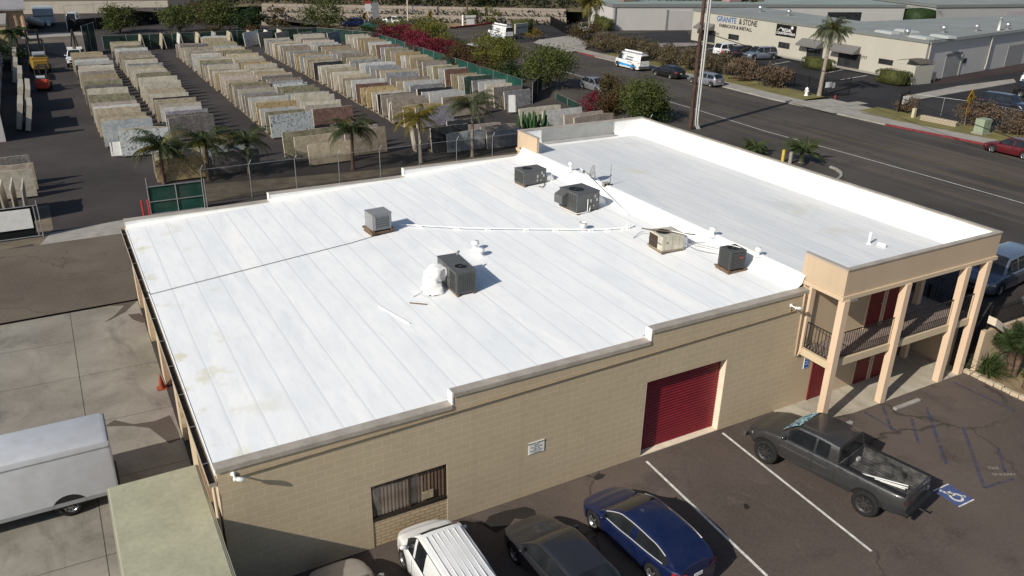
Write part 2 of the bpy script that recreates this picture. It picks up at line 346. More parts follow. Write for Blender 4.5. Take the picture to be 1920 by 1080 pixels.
fk = [(68.9, -40), (68.9, 12), (68.5, 22), (67.1, 31), (66.4, 45), (66.7, 53), (66.4, 73), (66.2, 82.7)]
kerb('kerb', fk, .18, 1.0, .14, CONC_L, 'concrete kerb along the far side of the street')
kerb('red_kerb', [(68.9, 12), (68.5, 22), (67.1, 31)], .19, 1.003, .142, RED_K, 'red painted kerb')
kerb('red_kerb', [(66.39, 74), (66.2, 82.7)], .19, 1.003, .142, RED_K, 'red painted kerb')
sw = MB()
sx = [(0, -40), (0, 12), (0, 22), (0, 31), (0, 45), (0, 53), (0, 73), (0, 82.7), (0, 90)]
vsx = []
for (x, y) in fk + [(66.2, 92)]: vsx += [(x+.09, y, 1.145), (x+2.3, y, 1.145)]
sw.add(vsx, [(2*i, 2*i+1, 2*i+3, 2*i+2) for i in range(len(fk))])
struct(sw.build('pavement', CONC_L), 'pale concrete pavement across the street')
ver = MB(); vsx = []
for (x, y) in [(68.9, -40), (68.9, 12), (68.5, 22), (67.1, 31), (66.6, 36.5)]: vsx += [(x+2.3, y, 1.12), (x+6.2, y, 1.25)]
ver.add(vsx, [(2*i, 2*i+1, 2*i+3, 2*i+2) for i in range(4)])
struct(ver.build('lawn_strip', GRASS_G), 'dry grass strip beside the pavement')
ver = MB(); vsx = []
for (x, y) in [(66.4, 43), (66.7, 53), (66.4, 73), (66.2, 80)]: vsx += [(x+2.3, y, 1.12), (x+6.0, y, 1.2)]
ver.add(vsx, [(2*i, 2*i+1, 2*i+3, 2*i+2) for i in range(3)])
struct(ver.build('lawn_strip', GRASS_G), 'dry grass strip under the hedge')
sheet('driveway_apron', [(66.2, 36.6), (66.4, 42.6), (74.6, 42.0), (74.2, 33.8)], CONC_L, .150, 'concrete driveway ramp into the shop car park', 1.0)
sheet('shop_car_park', [(72.2, 10), (130, 10), (130, 52), (91.6, 46), (91.6, 88), (100, 99), (78, 99), (72.0, 80), (72.3, 43)], A_NEW, .16, 'fresh dark asphalt car park of the shops', 1.0)
sheet('side_drive', [(91.9, 45.3), (91.7, 43), (123, 46.5), (123, 50)], A_RED, .17, 'reddish dark drive beside the shop', 1.0)
sheet('drive_gutter', [(81.88,39.83,1.00), (81.18,37.82,1.00), (102.87,40.09,1.00), (105.34,41.94,1.00), (93.91,41.53,1.00)], CONC_L, .166, 'pale concrete gutter across the shop car park', 1.0)
sheet('front_walk', [(91.45, 84), (91.45, 47), (90.0, 47), (90.3, 84)], CONC_L, .28, 'concrete walk along the shop front', 1.0)
sheet('side_street', [(61.34,98.24,1.00), (68.80,107.31,1.00), (82.84,122.00,1.00), (85.37,124.19,1.00), (102.53,124.96,1.00), (90.25,108.11,1.00), (78.09,100.80,1.00), (71.91,98.55,1.00), (68.18,97.07,1.00), (64.69,95.63,1.00)], A_NEW, .02, 'dark asphalt side street', 1.0)
sheet('drive_crossing', [(68.02,97.13,1.00), (76.15,99.97,1.00), (72.87,89.86,1.00), (68.08,84.17,1.00), (64.27,83.31,1.00), (65.23,94.08,1.00)], CONC_L, .155, 'concrete driveway crossing', 1.0)
kerb('red_kerb', [(61.58,116.47,1.00), (68.75,119.22,1.00), (78.84,125.36,1.00), (89.09,128.26,1.00), (101.09,127.69,1.00)], .5, 1.0, .3, RED_K, 'red painted kerb of the side street')
sheet('far_verge', [(41.97,122.93,0.35), (44.60,131.11,0.73), (57.30,126.84,1.00), (72.04,125.65,1.00), (87.03,131.14,1.00), (103.63,130.36,1.00), (88.53,127.36,1.00), (78.36,124.51,1.00), (68.36,118.45,1.00), (56.98,116.42,1.00)], DIRT, .02, 'dry dirt verge below the hillside', 1.0)
lm = MB()
for a, b in (((85.77,69.21,1.00),(93.16,72.00,1.00)), ((85.32,54.63,1.00),(91.61,56.16,1.00)), ((83.33,50.36,1.00),(89.25,51.25,1.00)), ((83.33,62.43,1.00),(89.11,64.13,1.00)), ((85.13,77.54,1.00),(90.15,79.35,1.00)), ((82.59,71.57,1.00),(90.14,73.78,1.00))):
    q = strip([a, b], .13, 1.168); lm.add(q.v, q.f)
struct(lm.build('stall_lines', WHITE_L), 'white stall lines before the shops')
lm = MB()
q = strip([(69.68,37.93,1.00), (69.52,32.19,1.00)], .16, 1.172); lm.add(q.v, q.f); q = strip([(70.91,39.18,1.00), (73.82,39.13,1.00)], 1.3, 1.171); lm.add(q.v, q.f)
struct(lm.build('drive_line', CONC_L), 'pale concrete strip across the drive')
# gravel island near the hedge
gi = MB(); ic = (82.94,83.40,1.00)
gi.add([(ic[0]+7*cos(k*pi/8)*(1 if cos(k*pi/8) > 0 else .8), ic[1]+2.2*sin(k*pi/8)-.9*cos(k*pi/8), 1.30) for k in range(16)], [tuple(range(16))])
struct(gi.build('gravel_bed', concrete('grey_gravel', (0.16, 0.14, 0.14), (0.34, 0.30, 0.30), .3, 2.5)), 'grey gravel bed in the shop car park')


# ---------------------------------------------------------------- main building
def block_wall(name, base, lighter, bw=.58, bh=.24, ax='x', mortar=.010):
    m, nt, b = new_mat(name)
    tc = N(nt, 'ShaderNodeTexCoord').outputs['Object']; sx_ = N(nt, 'ShaderNodeSeparateXYZ'); nt.links.new(tc, sx_.inputs[0])
    cb = N(nt, 'ShaderNodeCombineXYZ'); nt.links.new(sx_.outputs['X' if ax == 'x' else 'Y'], cb.inputs[0]); nt.links.new(sx_.outputs['Z'], cb.inputs[1])
    br = N(nt, 'ShaderNodeTexBrick'); br.inputs['Scale'].default_value = 1; br.inputs['Brick Width'].default_value = bw; br.inputs['Row Height'].default_value = bh
    br.inputs['Mortar Size'].default_value = mortar; br.inputs['Mortar Smooth'].default_value = .3; br.inputs['Bias'].default_value = 0
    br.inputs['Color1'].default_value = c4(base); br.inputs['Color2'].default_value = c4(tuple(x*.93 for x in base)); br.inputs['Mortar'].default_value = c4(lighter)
    nt.links.new(cb.outputs[0], br.inputs['Vector'])
    big = noi(nt, coords(nt), .35, 5); fine = noi(nt, coords(nt), 14, 4)
    st = noi(nt, coords(nt, (2.0, 2.0, .12)), 1.2, 5)
    c = mix(nt, ramp(nt, big, .35, .7, 0, .35), br.outputs['Color'], tuple(x*.82 for x in base))
    c = mix(nt, ramp(nt, st, .5, .75, 0, .3), c, tuple(x*.78 for x in base))
    c = mix(nt, ramp(nt, fine, .3, .7, 0, .18), c, lighter)
    put(nt, b, c, .88, 0, .2); bump(nt, b, br.outputs['Fac'], -.35, .010); return m
TAN = (0.50, 0.405, 0.275)
CMU = block_wall('block_wall_tan', TAN, (0.63, 0.53, 0.38), mortar=.009)  # pale mortar tone includes the sunlight caught by the joints
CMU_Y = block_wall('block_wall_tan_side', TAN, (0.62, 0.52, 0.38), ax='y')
def stucco(name, col, stain=.3):
    m, nt, b = new_mat(name); v = coords(nt); f = noi(nt, v, 22, 4, .7)
    st = noi(nt, coords(nt, (2.2, 2.2, .18)), 1.1, 5, .6)
    c = mix(nt, ramp(nt, noi(nt, v, .5, 5), .35, .7, 0, .4), col, tuple(x*.86 for x in col))
    c = mix(nt, ramp(nt, st, .52, .78, 0, stain), c, tuple(x*.7 for x in col)); put(nt, b, c, .9, 0, .2); bump(nt, b, f, .3, .01); return m
STUC = stucco('stucco_tan', (0.52, 0.405, 0.285))
TRIM = stucco('trim_tan', (0.60, 0.47, 0.33), .15)
POST = stucco('post_tan', (0.66, 0.50, 0.36), .12)
COPE = plain('coping_metal', (0.40, 0.36, 0.31), .6, .1, .35, .18, 1.4)
REDD = plain('red_door_paint', (0.16, 0.012, 0.016), .5, 0, .4, .2, 2)
BLACKM = plain('black_metal', (0.012, 0.012, 0.013), .45, .3, .4, .2)
WHITE = plain('white_paint', (0.78, 0.78, 0.76), .5, 0, .4, .08)
GALV = plain('galvanised', (0.42, 0.43, 0.44), .45, .7, .5, .15)
def roofing(name, seam, bluish, yellow, base=.80):
    m, nt, b = new_mat(name); v = coords(nt, world=True)
    sx_ = N(nt, 'ShaderNodeSeparateXYZ'); nt.links.new(v, sx_.inputs[0])
    wb = N(nt, 'ShaderNodeMath', operation='MULTIPLY_ADD', i_1=.10); nt.links.new(noi(nt, coords(nt, (1, .12, 1), world=True), .8, 3), wb.inputs[0]); nt.links.new(sx_.outputs[0], wb.inputs[2])
    dv = N(nt, 'ShaderNodeMath', operation='DIVIDE', i_1=seam); nt.links.new(wb.outputs[0], dv.inputs[0])
    fr = N(nt, 'ShaderNodeMath', operation='FRACT'); nt.links.new(dv.outputs[0], fr.inputs[0])
    fl = N(nt, 'ShaderNodeMath', operation='FLOOR'); nt.links.new(dv.outputs[0], fl.inputs[0])
    wn = N(nt, 'ShaderNodeTexWhiteNoise', noise_dimensions='1D'); nt.links.new(fl.outputs[0], wn.inputs['W'])
    ln = ramp(nt, fr.outputs[0], 0.0, 0.035, 1, 0); seam_shade = ramp(nt, fr.outputs[0], .88, 1.0, 0, 1)
    soft = noi(nt, coords(nt, (1.0, .22, 1), world=True), .9, 6, .65, .5); blot = noi(nt, v, .38, 6, .6, .4)
    c = mix(nt, ramp(nt, soft, .38, .70, 0, bluish), (base, base*1.0, base*.985), (base*.80, base*.845, base*.88))
    c = mix(nt, ramp(nt, wn.outputs[0], 0, 1, 0, bluish*.35), c, (base*.84, base*.88, base*.91))
    sc2 = noi(nt, coords(nt, (3.0, .5, 1), world=True), 1.6, 5, .7)
    c = mix(nt, ramp(nt, sc2, .50, .78, 0, bluish*.5), c, (base*.70, base*.74, base*.78))
    edge = ramp(nt, sx_.outputs[0], .4, 3.2, .6, 0) if yellow < .1 else None
    c = mix(nt, ramp(nt, blot, .60, .74, 0, yellow), c, (base*.74, base*.70, base*.54))
    if edge:
        eb = noi(nt, v, .85, 4, .55); mu = N(nt, 'ShaderNodeMath', operation='MULTIPLY'); nt.links.new(ramp(nt, eb, .56, .66), mu.inputs[0]); nt.links.new(edge, mu.inputs[1]); c = mix(nt, mu.outputs[0], c, (.62, .58, .36))
    c = mix(nt, ln, c, (.96, .96, .95)); c = mix(nt, ramp(nt, seam_shade, 0, 1, 0, .9), c, (base*.70, base*.73, base*.77))  # pale seam ridges; the shading on one side is painted into the colour
    put(nt, b, c, .55, 0, .3); bump(nt, b, ln, .5, .015); return m, nt, b
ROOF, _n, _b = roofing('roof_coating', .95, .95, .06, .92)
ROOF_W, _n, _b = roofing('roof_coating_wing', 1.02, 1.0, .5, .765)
COAT = plain('white_coating', (0.86, 0.86, 0.84), .5, 0, .3, .05, 1.5)

H1, H2, H3, HF, HB = 4.40, 4.80, 5.22, 6.573, 5.344
X1, X2, XR, XF, XE, W_, WB = 6.93, 14.45, 21.90, 22.06, 31.28, 22.51, 22.82
WZ = 5.60                                                # wing roof level
def rz(x): return 4.0 + .052*x
bld = thing('warehouse', 'tan block warehouse with white flat roofs and two-storey porch wing', 'building')
# front wall, cut round window and roller door
fw_ = MB()
win = (4.22, 6.72, 1.02, 2.30); dr = (14.46, 18.21, 0.0, 3.14); dp = .30
def wall_piece(x0, x1, z0, z1): fw_.box(x0, x1, 0, .28, z0, z1)
cuts = [(0, win[0], 0, 9), (win[0], win[1], 0, .02), (win[0], win[1], win[3], 9), (win[1], X1, 0, 9), (X1, dr[0], 0, 9), (dr[0], X2, 0, 9), (dr[0], dr[1], dr[3], 9), (dr[1], XR+.12, 0, 9)]
def topz(x): return H1 if x < X1 else (H2 if x < X2 else H3)
fw_.box(0, win[0], 0, .28, 0, H1-.04); fw_.box(win[0], win[1], 0, .28, win[3], H1-.04); fw_.box(win[1], X1, 0, .28, 0, H1-.04)
fw_.box(X1, dr[0]-.01, 0, .28, 0, H2-.04); fw_.box(dr[0]-.01, dr[1], 0, .28, dr[3], H2-.04 if False else H2-.04)
fw_.box(X2, dr[1], .001, .279, H2-.04, H3-.04); fw_.box(dr[1], XR+.12, 0, .28, 0, H3-.04)
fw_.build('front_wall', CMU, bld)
rk = MB(); rk.box(win[0]+.001, win[1]-.001, .022, .28, 0, win[2]-.06)
ROCK = block_wall('rock_face_block', (0.58, 0.46, 0.29), (0.30, 0.23, 0.15), .33, .125, 'x', .024)
rk.build('stone_panel', ROCK, bld)
# window
wf = MB(); x0, x1, z0, z1 = win
BRZ = plain('bronze_frame', (0.045, 0.035, 0.028), .45, .4, .4)
for b_ in ((x0, x1, .004, .28, z0-.06, z0+.05), (x0, x1, .03, .26, z1-.05, z1), (x0, x0+.05, .03, .26, z0+.05, z1-.05), (x1-.05, x1, .03, .26, z0+.05, z1-.05), ((x0+x1)/2-.03, (x0+x1)/2+.03, .025, .26, z0+.05, z1-.05)): wf.box(*b_)
wfo = wf.build('window', BRZ, bld)
bl = MB(); nb = 20
for i in range(nb):
    a = x0+.06+(x1-x0-.12)*i/nb; b = a+(x1-x0-.12)/nb*.86; s_ = 0
    bl.add([(a, .125, z0+.05), (b, .095, z0+.05), (b, .095, z1-.05), (a, .125, z1-.05)], [(0, 1, 2, 3)])
m, nt, b = new_mat('brown_blinds'); v = coords(nt); tc = coords(nt, (8, 1, .3)); put(nt, b, mix(nt, ramp(nt, noi(nt, tc, 1, 3), .3, .7), (0.13, 0.085, 0.055), (0.30, 0.21, 0.145)), .7)
bl.build('blinds', m, wfo)
gl = MB().quad((x0+.05, .06, z0+.05), (x1-.05, .06, z0+.05), (x1-.05, .06, z1-.05), (x0+.05, .06, z1-.05))
m, nt, b = new_mat('clear_pane'); put(nt, b, (1, 1, 1), .02, 0, .5); b.inputs['Transmission Weight'].default_value = .0
tr = N(nt, 'ShaderNodeBsdfTransparent', i_0=(.85, .85, .86, 1)); gy = N(nt, 'ShaderNodeBsdfGlossy', i_1=.03); ms = N(nt, 'ShaderNodeMixShader', i_0=.1)
out = [n for n in nt.nodes if n.type == 'OUTPUT_MATERIAL'][0]; nt.links.new(tr.outputs[0], ms.inputs[1]); nt.links.new(gy.outputs[0], ms.inputs[2]); nt.links.new(ms.outputs[0], out.inputs[0])
PANE = m
gl.build('pane', PANE, wfo)
MB().box(5.86, 6.26, .045, .055, z0+.16, z0+.46).build('notice', plain('faded_notice', (.33, .27, .18), .7, 0, .3, .4, 12), wfo)
# roller door
rd = MB(); n_ = 26
for i in range(n_):
    a = dr[3]*i/n_; b = dr[3]*(i+1)/n_
    rd.add([(dr[0], dp, a), (dr[1], dp, a), (dr[1], dp-.035, (a+b)/2+.02), (dr[0], dp-.035, (a+b)/2+.02)], [(0, 1, 2, 3)])
    rd.add([(dr[0], dp-.035, (a+b)/2+.02), (dr[1], dp-.035, (a+b)/2+.02), (dr[1], dp, b), (dr[0], dp, b)], [(0, 1, 2, 3)])
rdo = rd.build('roller_door', plain('red_roller_paint', (0.19, 0.012, 0.020), .45, .1, .5, .15, 1), bld)
jb = MB()
jb.box(dr[1]-.02, dr[1]+.001, .002, dp, 0, dr[3]); jb.box(dr[0], dr[1], .0, dp, -.02, .035); jb.box(dr[0]-.001, dr[0]+.02, .002, dp, 0, dr[3])
jb.build('door_jamb', plain('cream_jamb', (.74, .64, .50), .8, 0, .2, .1), bld)
# other outer walls
sw_ = MB()
bays = [(.9, 4.6), (6.4, 8.7), (9.6, 13.2), (14.2, 17.6), (18.6, 21.6)]           # recessed bays of the side wall
yy = .28
for a, b in bays:
    sw_.box(0, .30, yy, a, 0, 3.90); sw_.box(0, .30, a, b, 3.55, 3.90); yy = b
sw_.box(0, .30, yy, W_-.28, 0, 3.90)
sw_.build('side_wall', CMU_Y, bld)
MB().box(.302, .55, .28, W_-.28, 0, 3.88).build('bay_back_wall', plain('bay_stucco', (.52, .42, .30), .85, 0, .2, .15), bld)
db_ = [(.9, 4.6), (9.6, 13.2), (18.6, 21.6)]
for a, b in db_:
    g = MB()
    for i in range(22):
        zz = 3.5*i/22; g.add([(.302, a+.05, zz), (.302, b-.05, zz), (.285, b-.05, zz+.08), (.285, a+.05, zz+.08), (.302, a+.05, zz+3.5/22), (.302, b-.05, zz+3.5/22)], [(0, 1, 2, 3), (3, 2, 5, 4)])
    g.build('roller_door', rdo.data.materials[0], bld)
bw_ = MB(); bw_.box(0, X1, W_-.28, W_, 0, H1-.04); bw_.box(X1, X2, W_-.28, W_, 0, H2-.04); bw_.box(X2, XR, W_-.28, W_, 0, H3-.04)
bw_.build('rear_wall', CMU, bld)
# lower roof surface
rf = MB(); nX = 26
rf.add([(x, y, rz(x)) for x in [-.03]+[XR*i/nX for i in range(1, nX+1)] for y in (.28, W_-.28)], [(2*i, 2*i+2, 2*i+3, 2*i+1) for i in range(nX)])
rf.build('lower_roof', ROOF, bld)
# parapet coatings on the inner faces, small cant strips
for YA in ((.281, 1), (W_-.281, -1)):
  pc = MB()
  for (xa, xb, h) in ((0.02, X1, H1), (X1, X2, H2), (X2, XR, H3)):
    for ya, sgn in (YA,):
        if h-.05 > rz(xb)+.02 or True:
            za, zb = rz(xa), rz(xb); t_ = h-.045
            ca, cb2 = max(.0, min(.16, t_-za)), max(.0, min(.16, t_-zb))
            pc.add([(xa, ya, t_), (xb, ya, t_), (xb, ya+sgn*.004, zb+cb2), (xa, ya+sgn*.004, za+ca)], [(0, 1, 2, 3)])
            pc.add([(xa, ya+sgn*.004, za+ca), (xb, ya+sgn*.004, zb+cb2), (xb, ya+sgn*.22, zb+.004), (xa, ya+sgn*.22, za+.004)], [(0, 1, 2, 3)])
  for x, h0, h1 in ((X1, H1, H2), (X2, H2, H3)):
    for ya, yb in ((-.02, .30),) if YA[1] > 0 else ((W_-.30, W_+.02),): pc.box(x-.012, x+.03, ya, yb, h0-.02, h1+.012)
  pc.build('parapet_coating', COAT, bld)
for YA in ((-.03, .30), (W_-.30, W_+.03)):
  cp = MB()
  for xa, xb, h in ((-.02, X1-.012, H1), (X1+.03, X2-.012, H2), (X2+.03, XR+.10, H3)):
    cp.box(xa, xb, YA[0], YA[1], h-.045, h)
    if YA[0] < 0: cp.box(xa, xb, -.045, -.031, h-.14, h-.012)
  cp.build('coping', COPE, bld)
# long thin conduit below the coping
MB().tube([(.35, -.035, 4.00), (21.4, -.035, 4.46)], .028, 6).build('conduit', plain('tan_conduit', (.30, .235, .155), .7), bld)
# gutter along the left eave
gt = MB(); gx0, gx1, gz = -.22, -.02, 3.97
gt.box(gx0, gx1, .0, W_-.1, gz-.13, gz-.118); gt.box(gx0-.006, gx0+.006, .0, W_-.1, gz-.13, gz); gt.box(gx1-.006, gx1+.006, .0, W_-.1, gz-.13, gz+.03)
gt.box(gx0, gx1, -.006, .006, gz-.13, gz); gt.box(gx0, gx1, W_-.106, W_-.094, gz-.13, gz)
GUT = plain('gutter_dirt', (.05, .042, .034), .8, 0, .2, .3)
gto = gt.build('gutter', plain('gutter_paint', (.42, .36, .27), .6, .1, .4, .2), bld)
MB().box(gx0+.007, gx1-.007, .007, W_-.107, gz-.117, gz-.10).build('gutter_sludge', GUT, gto)
hk = MB()
for i in range(11): hk.box(gx0, gx1, 1.0+i*2.05, 1.03+i*2.05, gz-.012, gz-.002)
hk.build('gutter_strap', GALV, gto)
MB().tube([(-.12, .02, gz-.12), (-.12, -.0, 3.6), (-.10, .05, .1)], .05, 8).build('downpipe', TRIM, bld)
MB().box(0, .02, .28, W_-.28, 3.93, 4.02).build('eave_edge', COAT, bld)

# ------------------------------- wing
wg = MB()
wg.box(XR+.121, 27.95, 0, .25, 0, HB-.1)                                           # wall behind the porch
wg.box(27.70, 27.95, .25, 5.5, 0, HB-.1); wg.box(27.70, XE, 5.5, 5.75, 0, HB-.1); wg.box(XE-.25, XE, 5.75, WB, 0, HB+.0)
wg.box(XF, XE, WB-.25, WB, 0, HB); wg.box(XF, XF+.2, .25, WB-.25, 3.0, WZ-.02)
wg.build('wing_wall', stucco('stucco_inner', (0.53, 0.415, 0.285), .15), bld)
wr = MB(); wr.box(XF+.1, XE-.1, -1.36, WB-.2, WZ-.2, WZ)
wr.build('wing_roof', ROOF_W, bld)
fa = MB()
fa.box(XF, XE, -1.51, -1.35, HB+.08, HF-.03)                                        # fascia
fa.box(XF+.001, XF+.16, -1.35, .50, HB+.08, HF-.03)
fa.box(XF, XF+.16, 20.56, WB, HB+.08, HF-.03); fa.box(XE-.18, XE-.001, -1.35, WB, HB+.01, HF-.03); fa.box(XF+.16, XE-.18, WB-.25, WB-.001, HB+.01, HF-.03)
fa.build('fascia', STUC, bld)
tm = MB()
tm.box(XF-.07, XE+.05, -1.58, -1.30, HB, HB+.16); tm.box(XF-.07, XF+.2, -1.30, .58, HB, HB+.16); MB().box(XF-.07, XF+.2, 20.48, WB+.06, HB, HB+.16).build('fascia_trim', TRIM, bld)
tm.box(XF-.07, XF-.0, .58, 1.0, HB-.25, HB-.05)
tm.build('fascia_trim', TRIM, bld)
MB().box(XF+.2, XE-.2, -1.30, -.0, HB+.02, HB+.10).build('porch_ceiling', TRIM, bld)
cc = MB()
cc.box(XF-.02, XE+.02, -1.54, -1.33, HF-.05, HF); cc.box(XF-.02, XF+.18, -1.33, .52, HF-.05, HF); cc.box(XF-.02, XF+.18, 20.54, WB+.03, HF-.05, HF)
cc.box(XE-.22, XE+.02, -1.33, WB+.03, HF-.05, HF); cc.box(XF+.18, XE-.22, WB-.28, WB+.03, HF-.05, HF)
cc.build('wing_coping', COPE, bld)
# white inner slopes
wi = MB()
def slope(x0_, y0_, x1_, y1_, z1_, m_, nseg=24):
    pass
ys_ = [-1.33+(WB-.28+1.33)*i/30 for i in range(31)]
prof = [(XE-.181, HF-.055), (XE-.19, HF-.16), (XE-.34, WZ+.34), (XE-.62, WZ+.09), (XE-.98, WZ+.004)]
wi.add([(px, y, pz) for y in ys_ for px, pz in prof], [(i*5+j, i*5+j+1, (i+1)*5+j+1, (i+1)*5+j) for i in range(30) for j in range(4)], True)
prof = [(-1.349, HF-.055), (-1.33, WZ+.22), (-1.15, WZ+.06), (-.95, WZ+.004)]
xs_ = [XF+.16, XE-.19]
wi.add([(x, py, pz) for x in xs_ for py, pz in prof], [(j, 4+j, 4+j+1, j+1) for j in range(3)], True)
for xa, xb in ((XF+.161, 23.55), (28.9, XE-.19)):
    prof = [(WB-.251, HF-.055), (WB-.27, WZ+.30), (WB-.50, WZ+.07), (WB-.80, WZ+.004)]
    wi.add([(x, py, pz) for x in (xa, xb) for py, pz in prof], [(j, 4+j, 4+j+1, j+1) for j in range(3)], True)
prof = [(WB-.30, WZ+.10), (WB-.55, WZ+.06), (WB-.95, WZ+.004)]
wi.add([(x, py, pz) for x in (23.55, 28.9) for py, pz in prof], [(j, 3+j, 3+j+1, j+1) for j in range(2)], True)
for ya, yb in ((-1.35, .5), (20.56, WB-.25)): wi.add([(XF+.161, ya, HF-.055), (XF+.165, ya, WZ+.1), (XF+.3, ya, WZ+.004), (XF+.161, yb, HF-.055), (XF+.165, yb, WZ+.1), (XF+.3, yb, WZ+.004)], [(0, 1, 4, 3), (1, 2, 5, 4)])
# step between lower roof and wing roof: a rounded coated kerb
prof = [(XF+.32, WZ+.004), (XF+.2, WZ+.05), (XF-.02, WZ+.06), (XF-.10, WZ-.02), (XF-.16, WZ-.24), (XF-.42, rz(XR)+.06), (XF-.72, rz(XR)-.02)]
ys_ = [.28+(22.2-.28)*i/20 for i in range(21)]
wi.add([(px+.02*noise.noise(Vector((px*3, y*.9, 0))), y, pz+.015*noise.noise(Vector((px*2, y*.7, 4)))) for y in ys_ for px, pz in prof], [(i*7+j, i*7+j+1, (i+1)*7+j+1, (i+1)*7+j) for i in range(20) for j in range(6)], True)
wi.build('coated_cant', COAT, bld)
gy_ = MB(); gy_.box(23.55, 28.9, WB-.285, WB-.252, WZ+.1, HF-.055); gy_.add([(23.5, WB-.30, WZ+.13), (28.9, WB-.30, WZ+.13), (29.1, WB-.62, WZ+.075), (23.8, WB-.62, WZ+.075)], [(0, 3, 2, 1)])
gy_.build('uncoated_parapet', concrete('grey_mineral_felt', (.34, .34, .33), (.42, .42, .41), .2, 1.2), bld)
# posts, balcony, railings
for xr in (22.06+.28, 25.83, 29.55, 30.94):
    MB().box(xr-.295, xr, -1.64+.0, -1.36, 0, HB+.01).build('porch_post', POST, bld)
MB().box(XF-.05, XF+.2, -.13, -.001, 2.45, HB+.1).build('porch_post', POST, bld)
FZ = 2.72
bf = MB(); bf.box(XF+.001, 31.06, -1.355, -.001, FZ-.20, FZ-.03); bf.box(27.951, XE-.26, -.001, 3.2, FZ-.20, FZ-.03)
bf.build('balcony_floor', plain('balcony_deck', (.25, .20, .175), .85, 0, .2, .2, 2), bld)
be = MB(); be.box(XF-.02, 30.63, -1.50, -1.357, FZ-.28, FZ+.02); be.box(XF-.02, XF+.10, -1.357, -.131, FZ-.28, FZ+.02)
be.build('balcony_edge', stucco('edge_tan', (.58, .47, .32), .4), bld)
def railing(name, a, b, z0, z1, parent, step=.13, m=BLACKM, r=.011, lattice=0):
    a, b = Vector(a), Vector(b); L = (b-a).length; n = max(1, round(L/step)); g = MB()
    g.tube([(a.x, a.y, z1), (b.x, b.y, z1)], .022, 6); g.tube([(a.x, a.y, z0+.08), (b.x, b.y, z0+.08)], .014, 6)
    for i in range(n+1):
        p = a+(b-a)*i/n
        if lattice and i < n:
            q = a+(b-a)*(i+1)/n; g.tube([(p.x, p.y, z0+.08), (q.x, q.y, z0+.55)], r*.8, 4, cap=False); g.tube([(q.x, q.y, z0+.08), (p.x, p.y, z0+.55)], r*.8, 4, cap=False)
        g.tube([(p.x, p.y, z0+(.5 if lattice and i % 2 else .08)), (p.x, p.y, z1)], r, 4, cap=False)
    return g.build(name, m, parent)
railing('balcony_railing', (XF+.3, -1.43), (25.55, -1.43), FZ, 3.86, bld); railing('balcony_railing', (25.85, -1.43), (29.25, -1.43), FZ, 3.86, bld)
railing('balcony_railing', (29.57, -1.43), (30.62, -1.43), FZ, 3.86, bld); railing('balcony_railing', (XF+.06, -1.36), (XF+.06, -.14), FZ, 3.86, bld, .16, BLACKM, .011, 1)
for xr in (25.50, 29.22, 30.60): MB().box(xr-.05, xr+.0, -1.46, -1.40, FZ, 3.80).build('rail_post', TRIM, bld)
# doors on both storeys
def door(x0_, x1_, z0_, h, fr=True):
    d = MB().box(x0_, x1_, -.035, -.002, z0_, z0_+h).build('door', REDD, bld)
    f = MB()
    f.box(x0_-.06, x0_, -.05, -.001, z0_, z0_+h+.06); f.box(x1_, x1_+.06, -.05, -.001, z0_, z0_+h+.06); f.box(x0_, x1_, -.05, -.001, z0_+h, z0_+h+.06)
    f.build('door_frame', REDD if not fr else TRIM, d)
    MB().lathe([(.0, 0), (.03, .01), (.035, .03), (.0, .055)], 10, Matrix.Translation((x1_-.09, -.035, z0_+1.0)) @ Matrix.Rotation(pi/2, 4, 'X')).build('handle', GALV, d)
door(23.08, 24.0, .02, 2.05, False)
for z_ in (.02, FZ-.02):
    door(25.75, 26.62, z_, 2.05); door(26.86, 27.60, z_, 2.05)
MB().box(24.55, 24.85, -.12, -.001, 4.2, 4.75).build('mail_box', WHITE, bld)
# stairs inside the stair well, centre post
st_ = MB()
for i in range(12): st_.box(28.15, 29.75, .9+i*.29, .9+i*.29+.33, .226*i, .226*i+.20)
st_.build('stairs', CONC_L, bld)
MB().box(29.85, 30.10, .5, .75, 0, HB).build('porch_post', POST, bld)
MB().box(30.95, 31.28, -.8, 5.49, 0, FZ-.2).build('stair_wall', STUC, bld)
railing('stair_railing', (30.2, 3.1), (31.1, .2), FZ, 3.8, bld)
# small fittings
def flood(x, z, y=0):
    g = MB(); g.lathe([(.0, 0), (.075, .0), (.075, .03), (.03, .05), (.03, .22), (.06, .24), (.06, .30), (0, .31)], 12, Matrix.Translation((x, y, z)) @ Matrix.Rotation(pi/2, 4, 'X'))
    g.lathe([(.03, 0), (.06, .05), (.075, .24), (.0, .25)], 12, Matrix.Translation((x, y-.26, z)) @ Matrix.Rotation(radians(100), 4, 'Y') @ Matrix.Rotation(radians(20), 4, 'X'))
    return g.build('floodlight', WHITE, bld)
flood(.42, 4.10); flood(21.15, 4.72)
MB().tube([(21.12, -.03, 4.6), (21.12, -.03, 4.47)], .03, 6).build('light_conduit', plain('tan_conduit', (.3, .2, .1)), bld)
MB().tube([(21.75, -.06, 5.1), (21.80, -.06, 2.45), (21.95, -.06, 2.38), (22.02, -.06, 2.6)], .035, 8).build('downpipe', TRIM, bld)
